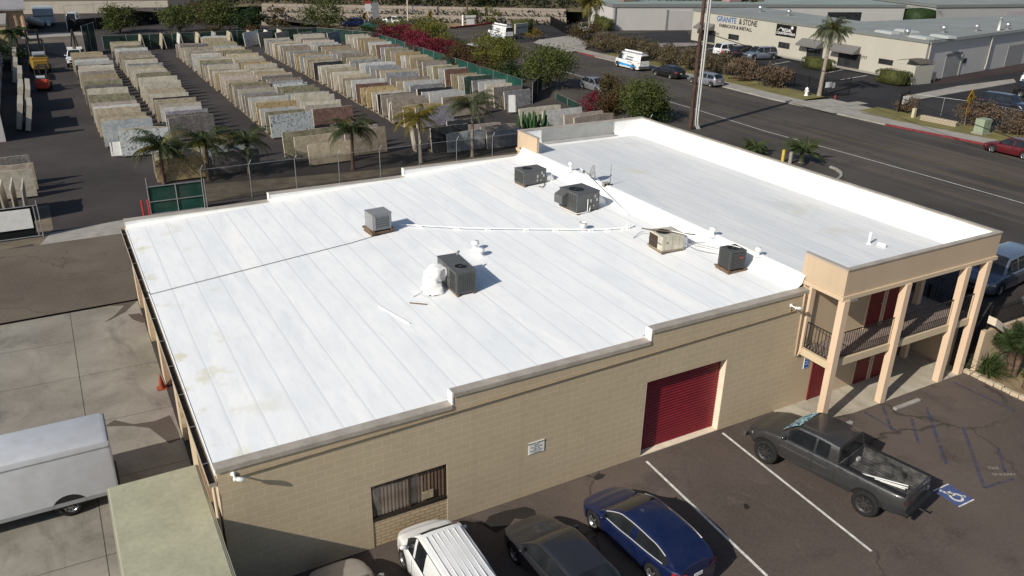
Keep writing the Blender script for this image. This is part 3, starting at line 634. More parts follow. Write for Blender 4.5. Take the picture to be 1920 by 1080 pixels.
# wall signs
sg = thing('parking_notice', 'white notice board with black tenant parking warning on the block wall', 'sign', (9.99, -.012, 1.885))
MB().box(-.30, .30, -.012, .010, -.23, .23).build('board', WHITE, sg, .004)
INK = plain('sign_ink', (.03, .03, .04), .6)
for i, (tx, s_) in enumerate((('TENANT PARKING', .078), ('ONLY', .08), ('ALL VIOLATORS', .062), ('WILL BE', .07), ('TOWED AWAY', .07), ('AT OWNERS EXPENSE', .035))):
    text_obj('lettering', tx, s_, INK, face_y(0, -.0125, .175-.075*i), sg, .001, .002)
sg = thing('accessible_sign', 'blue accessible parking sign on the wall end below the balcony', 'sign', (22.62, -.012, 1.98))
MB().box(-.15, .15, -.012, .010, -.36, .36).build('board', WHITE, sg, .004)
MB().box(-.125, .125, -.0145, -.0121, -.335, .335).build('blue_panel', plain('sign_blue', (.02, .12, .45), .5), sg)
g = MB()
for k in range(13):
    a0, a1 = radians(60+270*k/13), radians(60+270*(k+1)/13); c_, r_ = (-.005, .12), .075
    g.add([(c_[0]+r_*cos(a0), -.0165, c_[1]+r_*sin(a0)), (c_[0]+r_*cos(a1), -.0165, c_[1]+r_*sin(a1)), (c_[0]+(r_-.02)*cos(a1), -.0165, c_[1]+(r_-.02)*sin(a1)), (c_[0]+(r_-.02)*cos(a0), -.0165, c_[1]+(r_-.02)*sin(a0))], [(0, 3, 2, 1)])
g.box(-.035, -.015, -.018, -.0146, .15, .25); g.box(-.035, .06, -.018, -.0146, .14, .16); g.box(-.055, -.015, -.018, -.0146, .265, .305)
g.build('wheelchair_symbol', WHITE, sg)
text_obj('lettering', 'VAN', .07, WHITE, face_y(0, -.0148, -.06), sg, .001, .002); text_obj('lettering', 'PARKING', .05, WHITE, face_y(0, -.0148, -.17), sg, .001, .001)


# ---------------------------------------------------------------- things on the roofs
ACG = plain('ac_grey', (0.115, 0.118, 0.118), .5, .2, .4, .12, 3)
ACL = plain('ac_light_grey', (0.30, 0.305, 0.31), .5, .3, .4, .12, 3)
ACD = plain('ac_dark', (0.02, 0.021, 0.022), .6, .2, .3)
ACC = plain('ac_cream', (0.55, 0.52, 0.43), .55, .1, .4, .25, 2.5)
WOOD = plain('weathered_wood', (0.16, 0.11, 0.075), .85, 0, .2, .4, 6)
RG = 'rooftop air conditioners'
def interp_(a, t):
    i = min(len(a)-2, int(t)); return a[i]+(a[i+1]-a[i])*(t-i)
def louvres(g, x0, x1, y, z0, z1, n, vertical=False, dep=.018, ax='y'):
    for i in range(n):
        if vertical: a = x0+(x1-x0)*(i+.15)/n; b = x0+(x1-x0)*(i+.72)/n; bx = (a, b, z0, z1)
        else: a = z0+(z1-z0)*(i+.15)/n; b = z0+(z1-z0)*(i+.72)/n; bx = (x0, x1, a, b)
        if ax == 'y': g.box(bx[0], bx[1], y-dep, y-.001, bx[2], bx[3])
        else: g.box(y-dep, y-.001, bx[0], bx[1], bx[2], bx[3])
def fan(t, x, y, z, r):
    MB().lathe([(r, .004), (r, .012), (r+.02, .022), (r+.035, .004)], 28, Matrix.Translation((x, y, z))).build('fan_ring', ACG, t)
    MB().lathe([(0, .003), (r, .003)], 24, Matrix.Translation((x, y, z))).build('fan_opening', ACD, t)
    g = MB()
    for k in range(4):
        a = k*pi/2+.4; g.add([(x+.04*cos(a), y+.04*sin(a), z+.006), (x+r*.8*cos(a-.25), y+r*.8*sin(a-.25), z+.006), (x+r*.8*cos(a+.3), y+r*.8*sin(a+.3), z+.02), (x+.04*cos(a+.8), y+.04*sin(a+.8), z+.012)], [(0, 1, 2, 3)])
    g.lathe([(0, .03), (.06, .028), (.07, .006)], 12, Matrix.Translation((x, y, z)))
    g.build('fan_blades', plain('fan_grey', (.05, .05, .05), .5, .2), t)
    g = MB()
    for k in range(6):
        rr = r*(k+1)/6; g.tube([(x+rr*cos(a*pi/12), y+rr*sin(a*pi/12), z+.024) for a in range(25)], .003, 4, cap=False)
    g.build('fan_guard', BLACKM, t)
def package_unit(name, label, loc, rz_, wx, dy, h, m, group=RG, panels=True, fanpos=(.35, .5), duct=True, louv='left'):
    t = thing(name, label, 'air conditioner', loc, rz_, group); b0 = .12
    MB().box(0, wx, 0, dy, b0, h).build('casing', m, t, .012)
    MB().box(-.02, wx+.02, -.02, dy+.02, h, h+.03).build('top_cover', m, t, .008)
    g = MB()
    for x in (.05, wx-.13): g.box(x, x+.08, -.03, dy+.03, 0, b0)
    g.build('skid', WOOD, t)
    g = MB()
    if louv in ('both', 'left'): louvres(g, .06, dy-.06, 0, b0+.06, h-.06, 9, True, .02, 'x')
    if louv in ('both', 'front'): louvres(g, .06, wx-.06, 0, b0+.06, h-.06, 9, True)
    g.box(-.022, .0, .02, dy-.02, b0+(h-b0)*.48, b0+(h-b0)*.52)
    if g.v: g.build('coil_guard', plain('coil_guard_grey', (.07, .072, .073), .5, .3), t)
    fan(t, wx*fanpos[0], dy*fanpos[1], h+.03, min(wx, dy)*.27)
    if panels:
        g = MB()
        for px, pz, pw, ph in ((.58, .42, .09, .17), (.78, .68, .07, .13), (.86, .45, .08, .15), (.58, .16, .07, .11), (.74, .2, .06, .06)): g.box(wx*px, wx*px+pw, -.012, -.001, b0+(h-b0)*pz, b0+(h-b0)*pz+ph)
        g.build('access_label', plain('pale_sticker', (.5, .5, .5), .5), t)
    return t
# small louvred cooler on a timber kerb
t = thing('evaporative_cooler', 'small pale grey louvred cooler on a dark timber kerb', 'air conditioner', (9.76,14.60,4.51), radians(4), RG)
g = MB(); g.box(0, 1.08, 0, .95, 0, .10); g.box(.04, 1.04, -.06, .9, .10, .17); g.box(-.05, .12, -.1, 1.0, .17, .24); g.box(.95, 1.12, -.1, 1.0, .17, .24)
g.build('timber_kerb', WOOD, t)
MB().box(.06, 1.02, .02, .9, .24, 1.0).build('casing', ACL, t, .015)
g = MB()
for i in range(5):
    zz = .34+i*.12; g.box(.20, .90, -.012, .018, zz, zz+.075)
g.build('louvre_panel', plain('louvre_grey', (.16, .17, .175), .5, .3), t)
g = MB(); g.box(.14, .20, -.02, .019, .28, .96); g.box(.90, .96, -.02, .019, .28, .96); g.build('panel_frame', ACL, t)
MB().box(.04, 1.04, .0, .92, 1.0, 1.03).build('top_cover', ACL, t, .008)
# tall package unit with sealed white duct
B2 = (10.28,6.74,4.53)
t = package_unit('package_unit', 'tall grey package unit with a white sealed duct hump on its side', B2, radians(-3), .86, 1.95, 1.0, ACG, panels=False, fanpos=(.5, .28), louv='front')
g = MB(); louvres(g, .04, .62, 0, .18, .94, 6, True, .02, 'x'); g.build('coil_guard', MATS['coil_guard_grey'], t)
g = MB(); g.tube([(.78, 1.7, 1.02), (.82, 1.78, 1.12), (.9, 1.85, 1.12)], .05, 8); g.build('flue', ACL, t)
g = MB()      # duct hump: lumpy white coated elbow
pts0 = [(-.02, 1.25, .60), (-.30, 1.2, .64), (-.52, 1.12, .50), (-.60, 1.02, .24), (-.60, .98, .02)]; nn = 30; ring = []; NR = 17
pts = [tuple(Vector(pts0[int(i/4)]).lerp(Vector(pts0[min(4, int(i/4)+1)]), i/4 % 1)) for i in range(NR)]
for i, p in enumerate(pts):
    d = Vector(pts[min(i+1, NR-1)])-Vector(pts[max(i-1, 0)]); d.normalize(); u = Vector((0, 1, 0)); wv = d.cross(u).normalized(); rr = interp_([.34, .40, .42, .40, .52], i/4)
    for k in range(nn):
        a = 2*pi*k/nn; ca, sa = cos(a), sin(a); q = (abs(ca)**.5*(1 if ca > 0 else -1), abs(sa)**.5*(1 if sa > 0 else -1))
        p3 = Vector(p)+u*rr*1.15*q[0]*.8+wv*rr*q[1]*.8; p3 += wv*.09*noise.noise(p3*4)+u*.10*noise.noise(p3*5+Vector((9, 0, 0)))+Vector((0, 0, .05))*noise.noise(p3*11); p3.z = max(p3.z, -.02); ring.append(p3)
g.add(ring, [(i*nn+k, i*nn+(k+1) % nn, (i+1)*nn+(k+1) % nn, (i+1)*nn+k) for i in range(NR-1) for k in range(nn)], True)
ho = g.build('sealed_duct', COAT, t); 
package_unit('package_unit', 'dark grey package unit just in front of the tan rear parapet panel', (19.11,16.90,4.99), radians(2), 1.42, .98, .84, ACG)
g = MB(); g.tube([(19.1+1.48, 17.2, 5.3), (19.1+1.75, 17.25, 5.32), (20.9+.12, 17.28, 5.02)], .24, 10); tag(g.build('duct_elbow', COAT), 'white coated duct elbow behind the rearmost dark unit', 'duct', 'white duct elbows')
t = package_unit('package_unit', 'dark grey package unit with side hood and white pipes, halfway along the roof step', (19.14,11.82,5.00), radians(5), 1.38, 1.42, 1.02, ACG)
g = MB(); g.add([(-.02, .75, .95), (-.02, 1.38, .95), (-.34, 1.38, .80), (-.34, .75, .80), (-.02, .75, .35), (-.02, 1.38, .35), (-.34, 1.38, .38), (-.34, .75, .38)], [(0, 1, 2, 3), (3, 2, 6, 7), (0, 3, 7, 4), (1, 5, 6, 2)]); g.build('side_hood', ACG, t)
g = MB(); g.tube([(.62, -.05, .72), (.62, -.05, .12), (.74, -.06, .10), (.78, -.05, .28)], .022, 6); g.tube([(-.06, 1.4, .10), (-.06, -.06, .10), (.62, -.06, .10)], .02, 6); g.build('pipe', COAT, t)
g = MB(); g.tube([(19.2+1.42, 12.6, 5.35), (20.85, 12.65, 5.38), (21.15, 12.7, 5.06)], .28, 10); tag(g.build('duct_elbow', COAT), 'white coated duct elbow behind the unit with the side hood', 'duct', 'white duct elbows')
t = package_unit('package_unit', 'old cream package unit with a brown coil face and long pole on top', (19.51,5.81,5.01), radians(-5), 1.12, 1.04, .78, ACC, fanpos=(.35, .55), panels=False, louv='none')
MB().box(-.014, -.001, .35, .98, .18, .72).build('coil_face', plain('rust_coil', (.055, .04, .03), .8, 0, .2, .4, 30), t)
g = MB(); g.box(-.03, 1.15, -.03, 1.07, .10, .17); g.build('base_rail', plain('old_rail', (.25, .21, .16), .7, 0, .2, .3), t)
g = MB(); g.box(1.125, 1.42, .15, .95, .10, .62); g.build('side_duct', COAT, t, .04)
g = MB()
for px in (.12, .5, .86): g.box(px, px+.012, -.006, -.001, .18, .76)
g.box(.2, .34, -.006, -.001, .45, .56); g.build('panel_seam', plain('cream_dark', (.30, .27, .2), .7), t)
t = thing('condenser', 'small dark condenser with horizontal louvres beside the wing kerb', 'air conditioner', (20.54,2.81,5.07), radians(-4), RG)
g = MB(); g.box(-.06, .82, -.06, .78, 0, .09); g.box(-.1, .0, -.1, .82, .09, .15); g.box(.74, .86, -.1, .82, .09, .15); g.build('pallet', WOOD, t)
MB().box(.02, .74, .02, .70, .15, .88).build('casing', ACD, t)
g = MB(); louvres(g, .03, .73, .0, .18, .86, 12, False, .035); louvres(g, .03, .69, .0, .18, .86, 12, False, .02, 'x')
for x, y in ((0, 0), (.70, 0), (0, .66), (.70, .66)): g.box(x-.01, x+.07, y-.01, y+.07, .15, .90)
g.box(-.02, .78, -.02, .74, .88, .93); g.build('louvre_cage', plain('condenser_grey', (.085, .088, .088), .5, .3), t)
fan(t, .38, .36, .93, .24)
MB().box(.42, .62, -.045, -.036, .62, .68).build('badge', plain('red_badge', (.3, .05, .05)), t)
# pipe run on blocks
g = MB(); a = Vector((11.20,15.30,4.58)); 
pts = [Vector((11.20,15.30,4.58)), Vector((13.71,13.08,4.71)), Vector((16.36,11.20,4.85)), Vector((18.79,9.54,4.98)), Vector((20.08,9.01,5.04))]
t = thing('conduit_run', 'long white conduit on blocks crossing the roof to a riser', 'conduit', pts[0])
g.tube([p-pts[0]+Vector((0, 0, .10)) for p in pts], .022, 6); g.build('pipe', COAT, t)
g = MB()
for i in range(4):
    for f in (.35, .9): p = pts[i].lerp(pts[i+1], f)-pts[0]; g.box(p.x-.12, p.x+.12, p.y-.06, p.y+.06, p.z, p.z+.085)
g.build('block', COAT, t)
p = pts[4]-pts[0]; g = MB(); g.tube([p, p+Vector((0, 0, .42))], .03, 8); g.tube([p+Vector((.1, 0, 0)), p+Vector((.1, 0, .36))], .025, 8); g.tube([p+Vector((-.1, 0, .2)), p+Vector((.25, 0, .2))], .02, 6); g.build('riser', COAT, t)
c0, c1, c2_ = Vector((0.04,13.48,4.00)), Vector((8.71,14.36,4.45)), Vector((10.41,14.66,4.54))
tag(MB().tube([c0+Vector((-.2, .5, .05)), c0+Vector((0, 0, .04)), c0.lerp(c1, .5)+Vector((0, .03, .03)), c1+Vector((0, 0, .03)), c2_+Vector((0, 0, .05))], .012, 5).build('roof_cable', plain('cable_black', (.02, .02, .02), .6)), 'thin dark cable across the white roof to the small cooler', 'cable')
VG = 'small roof vents'
def vent(label, p, h=.38, r=.07, cap=True, m=None):
    g = MB(); g.lathe([(r*2.4, 0), (r*1.4, .05), (r, .08), (r, h)] + ([(r*1.7, h), (r*1.9, h+.05), (r*1.6, h+.14), (0, h+.16)] if cap else [(r*.8, h), (r*.8, h-.1), (0, h-.1)]), 14)
    o = g.build('roof_vent', m or COAT); o.location = p; return tag(o, label, 'vent', VG)
vent('white capped vent, the rear one of the close pair on the lower roof', (13.05,10.60,4.68), .28, .10); vent('white wide vent, the front one of the close pair on the lower roof', (12.93,9.90,4.67), .22, .11)
vent('white capped vent on the roof step between rear panel and satellite dish', (21.9, 16.7, 5.62), .34, .07)
vent('white capped vent on the roof step between cream unit and condenser', (21.9, 5.4, 5.62), .24, .08); vent('white capped vent on the roof step beside the condenser', (21.95, 2.75, 5.62), .22, .07)
vent('thin white open pipe on the wing roof near the front', (27.37,1.71,5.60), .52, .05, False)
tag(MB().tube([Vector((27.49,1.37,5.60))+Vector((0, 0, .09)), Vector((27.60,1.03,5.60))+Vector((0, 0, .09))], .09, 12).build('pipe_offcut', COAT), 'short white pipe lying on the wing roof', 'pipe')
t = thing('paint_bucket', 'white open bucket standing on the lower roof by the conduit', 'bucket', (18.35,10.06,4.95))
MB().lathe([(0, 0), (.15, 0), (.17, .36), (.175, .38), (.165, .38), (.15, .25), (0, .25)], 18).build('body', WHITE, t); MB().lathe([(.168, .372), (.18, .385), (.18, .36), (.172, .36)], 18).build('rim', ACD, t)
# satellite dish, antenna in a concrete block
t = thing('satellite_dish', 'grey satellite dish on the roof step', 'satellite dish', (21.9, 14.6, 5.62), radians(-112))
g = MB(); M_ = Matrix.Translation((0, .05, .52)) @ Matrix.Rotation(radians(72), 4, 'X')
g.lathe([(0, 0), (.14, .012), (.26, .045), (.33, .08), (.33, .09), (.25, .056), (.0, .012)], 22, M_); g.build('reflector', plain('dish_grey', (.30, .31, .32), .5, .1), t)
g = MB(); g.tube([(0, .12, 0), (0, .12, .5)], .025, 8); g.tube([(0, .12, .25), (.25, .45, 0)], .015, 6); g.build('mast', GALV, t)
g = MB(); g.tube([(0, 0, .28), (0, -.45, .5)], .016, 6); g.box(-.05, .05, -.53, -.42, .46, .58); g.build('receiver', ACG, t)
t = thing('antenna_mast', 'thin whip antenna standing in a cinder block on the wing roof', 'antenna', (22.27,13.60,5.60))
g = MB(); g.box(-.40, -.04, -.1, .1, 0, .2); o = g.build('cinder_block', CONC_L, t)
g = MB()
for x in (-.38, -.20): g.box(x+.02, x+.14, -.104, -.1005, .04, .16)
g.build('block_cores', ACD, t)
g = MB(); g.tube([(.05, 0, 0), (.05, 0, .55), (.05, 0, 1.15)], .018, 6, r1=.007); g.tube([(-.1, 0, .45), (.12, 0, .55)], .02, 6); g.tube([(-.25, -.1, .02), (.3, .12, .02)], .02, 5); g.build('mast', ACD, t)
# loose poles and scraps
PG = 'loose sticks and poles on the roof'
def stick(label, a, b, r, m): tag(MB().tube([a, b], r, 6).build('loose_pole', m), label, 'pole', PG)
stick('long pale pole leaning from the side-hood unit to the roof', Vector((21.54,15.28,5.12))+Vector((0, 0, 1.08)), Vector((21.21,10.46,5.10))+Vector((0, 0, .05)), .025, COAT)
stick('long dark pole lying across the top of the cream unit', (19.30, 7.0, 5.86), (20.85, 5.3, 5.88), .03, plain('pole_brown', (.12, .09, .07), .7))
stick('long pale pole lying from the cream unit to the condenser', (20.2, 6.1, 5.90), (21.2, 3.0, 6.03), .02, COAT)
stick('short dark stick lying below the white duct hump', Vector((8.55,7.23,4.44))+Vector((0, 0, .03)), Vector((9.05,6.75,4.47))+Vector((0, 0, .03)), .025, WOOD)
stick('long white stick lying alone on the lower roof', Vector((7.45,7.59,4.39))+Vector((0, 0, .03)), Vector((7.90,5.63,4.41))+Vector((0, 0, .03)), .022, COAT)
stick('thin grey stick beside the white duct hump', Vector((8.90,7.66,4.46))+Vector((0, 0, .02)), Vector((9.50,7.79,4.49))+Vector((0, 0, .12)), .012, GALV)
for i, (a, b) in enumerate((((20.78,5.83,5.08), (21.62,4.12,5.12)), ((21.10,6.21,5.10), (21.89,4.28,5.14)))):
    a, b = Vector(a), Vector(b)
    tag(MB().tube([a+Vector((0, 0, .25)), a.lerp(b, .3)+Vector((0, 0, .06)), b+Vector((0, 0, .08))], .012, 5).build('refrigerant_line', plain('line_grey', (.25, .25, .25), .6)), ('lower' if i == 0 else 'upper')+' grey pipe from the cream unit to the condenser', 'pipe', 'pipes between the units')
tag(MB().tube([Vector((22.36,6.44,5.16)), Vector((21.82,5.96,5.13)), Vector((21.27,5.81,5.11)), Vector((20.53,6.28,5.07))+Vector((0, 0, .5))], .02, 5).build('white_cable', COAT), 'white pipe looping from the step to the cream unit', 'pipe')
tag(MB().tube([Vector((19.66,7.96,5.02))+Vector((0, 0, .02)), Vector((20.17,8.16,5.05))+Vector((0, 0, .12)), Vector((20.37,7.96,5.06))+Vector((0, 0, .2))], .018, 5).build('bent_pipe', GALV), 'thin bent pipe on the roof between riser and cream unit', 'pipe')
tag(MB().tube([Vector((20.43,17.67,5.06))+Vector((0, 0, .02)), Vector((20.34,16.73,5.06))+Vector((0, 0, .03)), Vector((19.96,16.33,5.04))+Vector((0, 0, .03)), Vector((19.82,16.54,5.03))+Vector((0, 0, .05))], .02, 5).build('bent_pipe', WOOD), 'bent brown pipe on the roof before the rearmost dark unit', 'pipe')


# ---------------------------------------------------------------- vehicles
TYRE = plain('tyre_rubber', (0.018, 0.018, 0.018), .85, 0, .2, .25, 9)
RIM = plain('rim_alloy', (0.42, 0.43, 0.44), .3, .8, .5, .1)
RIMB = plain('rim_black', (0.075, 0.072, 0.07), .4, .5, .5, .2)
GLS = glass_dark('car_glass'); GLS_T = glass_dark('car_glass_green', (0.02, 0.03, 0.03))
LAMP = plain('head_lamp', (.65, .66, .66), .15, .2, .6, .1, 12); TAIL = plain('tail_lamp', (.35, .015, .015), .2, 0, .6, .1); AMBER = plain('amber_lamp', (.55, .2, .02), .2, 0, .6)
TRIMK = plain('car_trim_black', (.016, .016, .017), .55, 0, .4, .1)
CHROME = plain('chrome', (.6, .6, .61), .15, .95, .5, .03)
PLATE = plain('number_plate', (.6, .6, .62), .4, 0, .4, .3, 25)
def interp(tab, t):
    if t <= tab[0][0]: return tab[0][1]
    for (a, va), (b, vb) in zip(tab, tab[1:]):
        if t <= b:
            u = (t-a)/(b-a) if b > a else 0; u = u*u*(3-2*u)*.5+u*.5; return va+(vb-va)*u
    return tab[-1][1]
def wheel(parent, x, y, side, R=.33, wd=.22, rim=RIM, spokes=5, k=.64):
    w_ = MB(); s_ = side; Mx = Matrix.Translation((x, y, R)) @ Matrix.Rotation(-pi/2*s_, 4, 'X')
    w_.lathe([(R*k, -wd/2), (R*.93, -wd/2), (R, -wd*.32), (R, wd*.32), (R*.93, wd/2), (R*k, wd/2), (R*k, -wd/2)], 26, Mx)
    wo_ = w_.build('wheel', TYRE, parent)
    r_ = MB(); r_.lathe([(R*k, wd*.46), (R*k*.92, wd*.42), (R*k*.90, wd*.20), (0, wd*.18)], 20, Mx); 
    for j in range(spokes):
        a = 2*pi*j/spokes+.3; u = Vector((cos(a), sin(a), 0)); v = Vector((-sin(a), cos(a), 0)); hw = R*.30/spokes*1.6
        vs = [Mx @ (u*.02+v*hw+Vector((0, 0, wd*.44))), Mx @ (u*.02-v*hw+Vector((0, 0, wd*.44))), Mx @ (u*R*k*.93-v*hw*.8+Vector((0, 0, wd*.46))), Mx @ (u*R*k*.93+v*hw*.8+Vector((0, 0, wd*.46)))]
        r_.add(vs, [(0, 1, 2, 3) if s_ > 0 else (0, 1, 2, 3)])
    r_.build('rim', rim, wo_)
    MB().lathe([(0, wd*.215), (R*k*.88, wd*.205)], 20, Mx).build('brake_gap', TRIMK, wo_)
    return wo_
def car(name, label, cat, loc, heading, col, L=4.6, W=1.8, H=1.45, wb=2.75, fo=.9, R=.33, belt=(.92, .98), hood=.78, cab=(.27, .43, .78, .95), deck=.95, clear=.20, rim=RIM, group=None, taper=.10, roofcol=None, van=0, glassroof=False, spokes=5, rearglass=True, pick=False, tumble=.17, nose=.62, bfine=46, pillars=(.58,), z0=0, chrome=False, plate=True, sidewin=None, rwmat=None, trim=None):
    """local x forward from rear bumper (0) to nose (L), centred; cab = windscreen base, roof front, roof rear, backlight base measured from the nose as fractions of L"""
    t = thing(name, label, cat, loc, heading, group)
    X = lambda s: L/2 - s                                  # s = metres from the nose
    sf, sr = fo, fo+wb; Ra = R*1.22
    c0, c1, c2, c3 = [c*L for c in cab]
    top = [(0, nose-.10), (.06, nose), (.28, nose+.06), (c0*.6, hood), (c0, belt[0]), (c1, belt[0]+.01), ((c1+c2)/2, (belt[0]+belt[1])/2), (c3-.05, belt[1]), (c3+.02, max(deck, belt[1]-.01)), (L-.12, deck-.02), (L-.04, deck-.10), (L, deck-.22)]
    top = [(min(a, L), b) for a, b in top]; 
    def hw(s):
        u = abs(s-L*.5)/(L*.5); e = W/2*(1-taper*u**3.2)
        d = min(s, L-s)
        if d < .5: e -= W*.5*(.22 if s < L/2 else .13)*(1-d/.5)**2.2
        return e
    S = sorted(set([L*i/bfine for i in range(bfine+1)] + [.02, .05, .10, L-.02, L-.05, L-.10] + [q+Ra*cos(a*pi/10) for q in (sf, sr) for a in range(11)] + [c0, c1, c2, min(c3, L)]))
    S = [s for s in S if 0 <= s <= L]; body = MB(); rows = []
    for s in S:
        zt = interp(top, s); w_ = hw(s); zr = clear + (.10*(1-min(s, L-s)/.35) if min(s, L-s) < .35 else 0)
        zb = zr
        for q in (sf, sr):
            if abs(s-q) < Ra: zb = max(zb, R+sqrt(max(0, Ra*Ra-(s-q)**2))*.98 - .01)
        zb = min(zb, zt-.12); sh = zt-.06
        zm = zb+(sh-zb)*.55
        half = [(0, zr), (w_*.80, zr), (w_*.94, zb), (w_*.985, zb+(sh-zb)*.12), (w_*1.0, zm), (w_*.985, sh-.03), (w_*.955, sh+.02), (w_*.90, zt-.01), (w_*.72, zt+.012), (w_*.4, zt+.03), (0, zt+.036)]
        rows.append([(X(s), y, z) for y, z in half] + [(X(s), -y, z) for y, z in half[-2:0:-1]])
    n = len(rows[0]); vs = [p for r in rows for p in r]
    bed0 = c3 if pick else None
    fs = []
    for i in range(len(rows)-1):
        for j in range(n):
            if pick and S[i] >= c3-.001 and S[i+1] <= L-.05 and 7 <= j <= n-8: continue
            fs.append((i*n+j, i*n+(j+1) % n, (i+1)*n+(j+1) % n, (i+1)*n+j))
    fs = [tuple(reversed(f)) for f in fs]
    body.add(vs, fs, True); body.add(rows[0], [tuple(range(n))]); body.add(rows[-1], [tuple(reversed(range(n)))])
    # cabin shell
    ns = 30; cs = sorted(set([c0+(c3-c0)*i/ns for i in range(ns+1)] + [c1, c2])); crow = []
    def zroof(s):
        b0 = interp(top, s)-.02
        if s <= c1: u = (s-c0)/(c1-c0); return b0+(H-.03-b0)*(1-(1-u)**1.35) if u < 1 else H-.03
        if s <= c2: u = (s-c1)/(c2-c1); return H-.03+.03*sin(pi*min(1, u*1.1)) - (.02*u)
        u = (s-c2)/max(.01, c3-c2); zz = H-.05; return b0+(zz-b0)*(1-u**1.5) if c3 > c2+.05 else zz
    for s in cs:
        b0 = interp(top, s)-.015; z1 = max(b0+.002, zroof(s)); h_ = (z1-b0)/max(.05, H-b0); w0 = hw(s)*.925; w1 = w0-tumble*h_ - (.03 if van else 0)*h_
        half = [(w0, b0), (w0-(w0-w1)*.22, b0+(z1-b0)*.22), (w0-(w0-w1)*.62, b0+(z1-b0)*.62), (w1+.004, b0+(z1-b0)*.86), (w1-.035, b0+(z1-b0)*.955), (w1-.11, z1-.004), (w1*.5, z1+.018*h_), (0, z1+.024*h_)]
        crow.append([(X(s), y, z) for y, z in half] + [(X(s), -y, z) for y, z in half[-2::-1]])
    m_ = len(crow[0]); parts = {}
    def P_(k): return parts.setdefault(k, MB())
    sw0, sw1 = sidewin or (c0+(c1-c0)*.30, c2+(c3-c2)*.55)
    pil = [p*L for p in pillars]
    for i in range(len(cs)-1):
        s = (cs[i]+cs[i+1])/2
        for j in range(m_-1):
            jj = j if j < m_//2 else m_-2-j; left = j < m_//2
            q = [crow[i][j], crow[i][j+1], crow[i+1][j+1], crow[i+1][j]]; q.reverse()
            if jj in (0, 1, 2):
                k = 'side' + ('L' if left else 'R')
                if s < sw0 or s > sw1 or any(abs(s-p) < (c3-c0)/ns*.75 for p in pil): k = 'paint'
                if (van and s > van*L): k = 'paint'
            elif jj in (3, 4): k = 'paint'
            else: k = 'ws' if s < c1 else ('rw' if s > c2 and c3 > c2+.05 and rearglass else ('roofglass' if glassroof else 'roof'))
            P_(k).add(q, [(0, 1, 2, 3)], False)
    body2 = parts.pop('paint', None)
    if body2: body.add(body2.v, body2.f, True)
    rfb = parts.pop('roof', None)
    if rfb and not roofcol: body.add(rfb.v, rfb.f, True); rfb = None
    if c3 <= c2+.05:                                       # flat tail: close the rear, with a rear window
        r = crow[-1]; body.add(r, [tuple(range(len(r)))])
    bo = body.build('body', col, t); weld(bo)
    for sd_ in (1, -1):
        up_ = [crow[i] for i in range(len(cs)) if sw0-.05 <= cs[i] <= sw1+.03]
        if len(up_) > 2:
            h2 = lambda r, j: Vector(r[j] if sd_ > 0 else r[m_-1-j]); e = Vector((0, sd_*.006, .002)); g = MB(); g.tube([h2(r, 3)+e for r in up_], .018 if trim else .010, 5); g.tube([h2(r, 0)+e+Vector((0, sd_*.004, .02)) for r in up_], .018 if trim else .012, 5); g.build('window_trim', trim or TRIMK, t)
    if rfb: weld(rfb.build('roof', roofcol, t))
    for k, nm in (('ws', 'windscreen'), ('rw', 'rear_window'), ('sideL', 'side_window'), ('sideR', 'side_window'), ('roofglass', 'glass_roof')):
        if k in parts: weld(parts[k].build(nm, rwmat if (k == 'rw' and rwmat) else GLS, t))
    if c3 <= c2+.05 and rearglass:
        zb_, zt_ = belt[1]+.08, H-.16; MB().add([(X(c3)-.012, y, z) for y, z in ((-W*.36, zb_), (W*.36, zb_), (W*.33, zt_), (-W*.33, zt_))], [(3, 2, 1, 0)]).build('rear_window', GLS, t)
    g = MB(); g.box(X(L-.12), X(.14), -W*.36, W*.36, clear-.02, hood*.62); 
    for q in (sf, sr):
        for sd_ in (-1, 1): g.box(X(q)-Ra*.9, X(q)+Ra*.9, min(sd_*W*.20, sd_*(W*.5-.10)), max(sd_*W*.20, sd_*(W*.5-.10)), clear, R+Ra*.72)
    g.build('underbody', TRIMK, t)
    for q in (sf, sr):
        for sd_ in (1, -1): wheel(t, X(q), sd_*(hw(q)-.115), sd_, R, .22, rim, spokes)
    zl = nose-.03
    for sd_ in (1, -1):
        y0 = hw(.12)*.97
        g = MB(); pts = [(.03, y0*.62, zl-.19), (.03, y0*.62, zl-.09), (.10, y0*.94, zl-.06), (.34, hw(.34)*1.004, zl-.02), (.34, hw(.34)*1.006, zl-.11), (.10, y0*.97, zl-.17)]
        g.add([(X(a)+.012, sd_*(b+.006), c) for a, b, c in pts], [tuple(range(6)) if sd_ < 0 else tuple(reversed(range(6)))]); g.build('headlight', LAMP, t)
        zt_ = deck-(.22 if pick else .12); y1 = hw(L-.1); tl_ = .10 if pick else .26
        g = MB(); pts = [(L-.0, y1*.62, zt_-.12), (L-.0, y1*.62, zt_+.0), (L-.06, y1*1.0, zt_+.03), (L-tl_, hw(L-tl_)*1.008, zt_+.03), (L-tl_, hw(L-tl_)*1.008, zt_-.08), (L-.06, y1*1.012, zt_-.12)]
        g.add([(X(a)-.014, sd_*(b+.006), c) for a, b, c in pts], [tuple(reversed(range(6))) if sd_ < 0 else tuple(range(6))]); g.build('tail_light', TAIL if not pick else plain('dark_tail_lamp', (.10, .012, .012), .2), t)
        s_ = c0+(c1-c0)*.42; g = MB(); yb = hw(s_)*.93
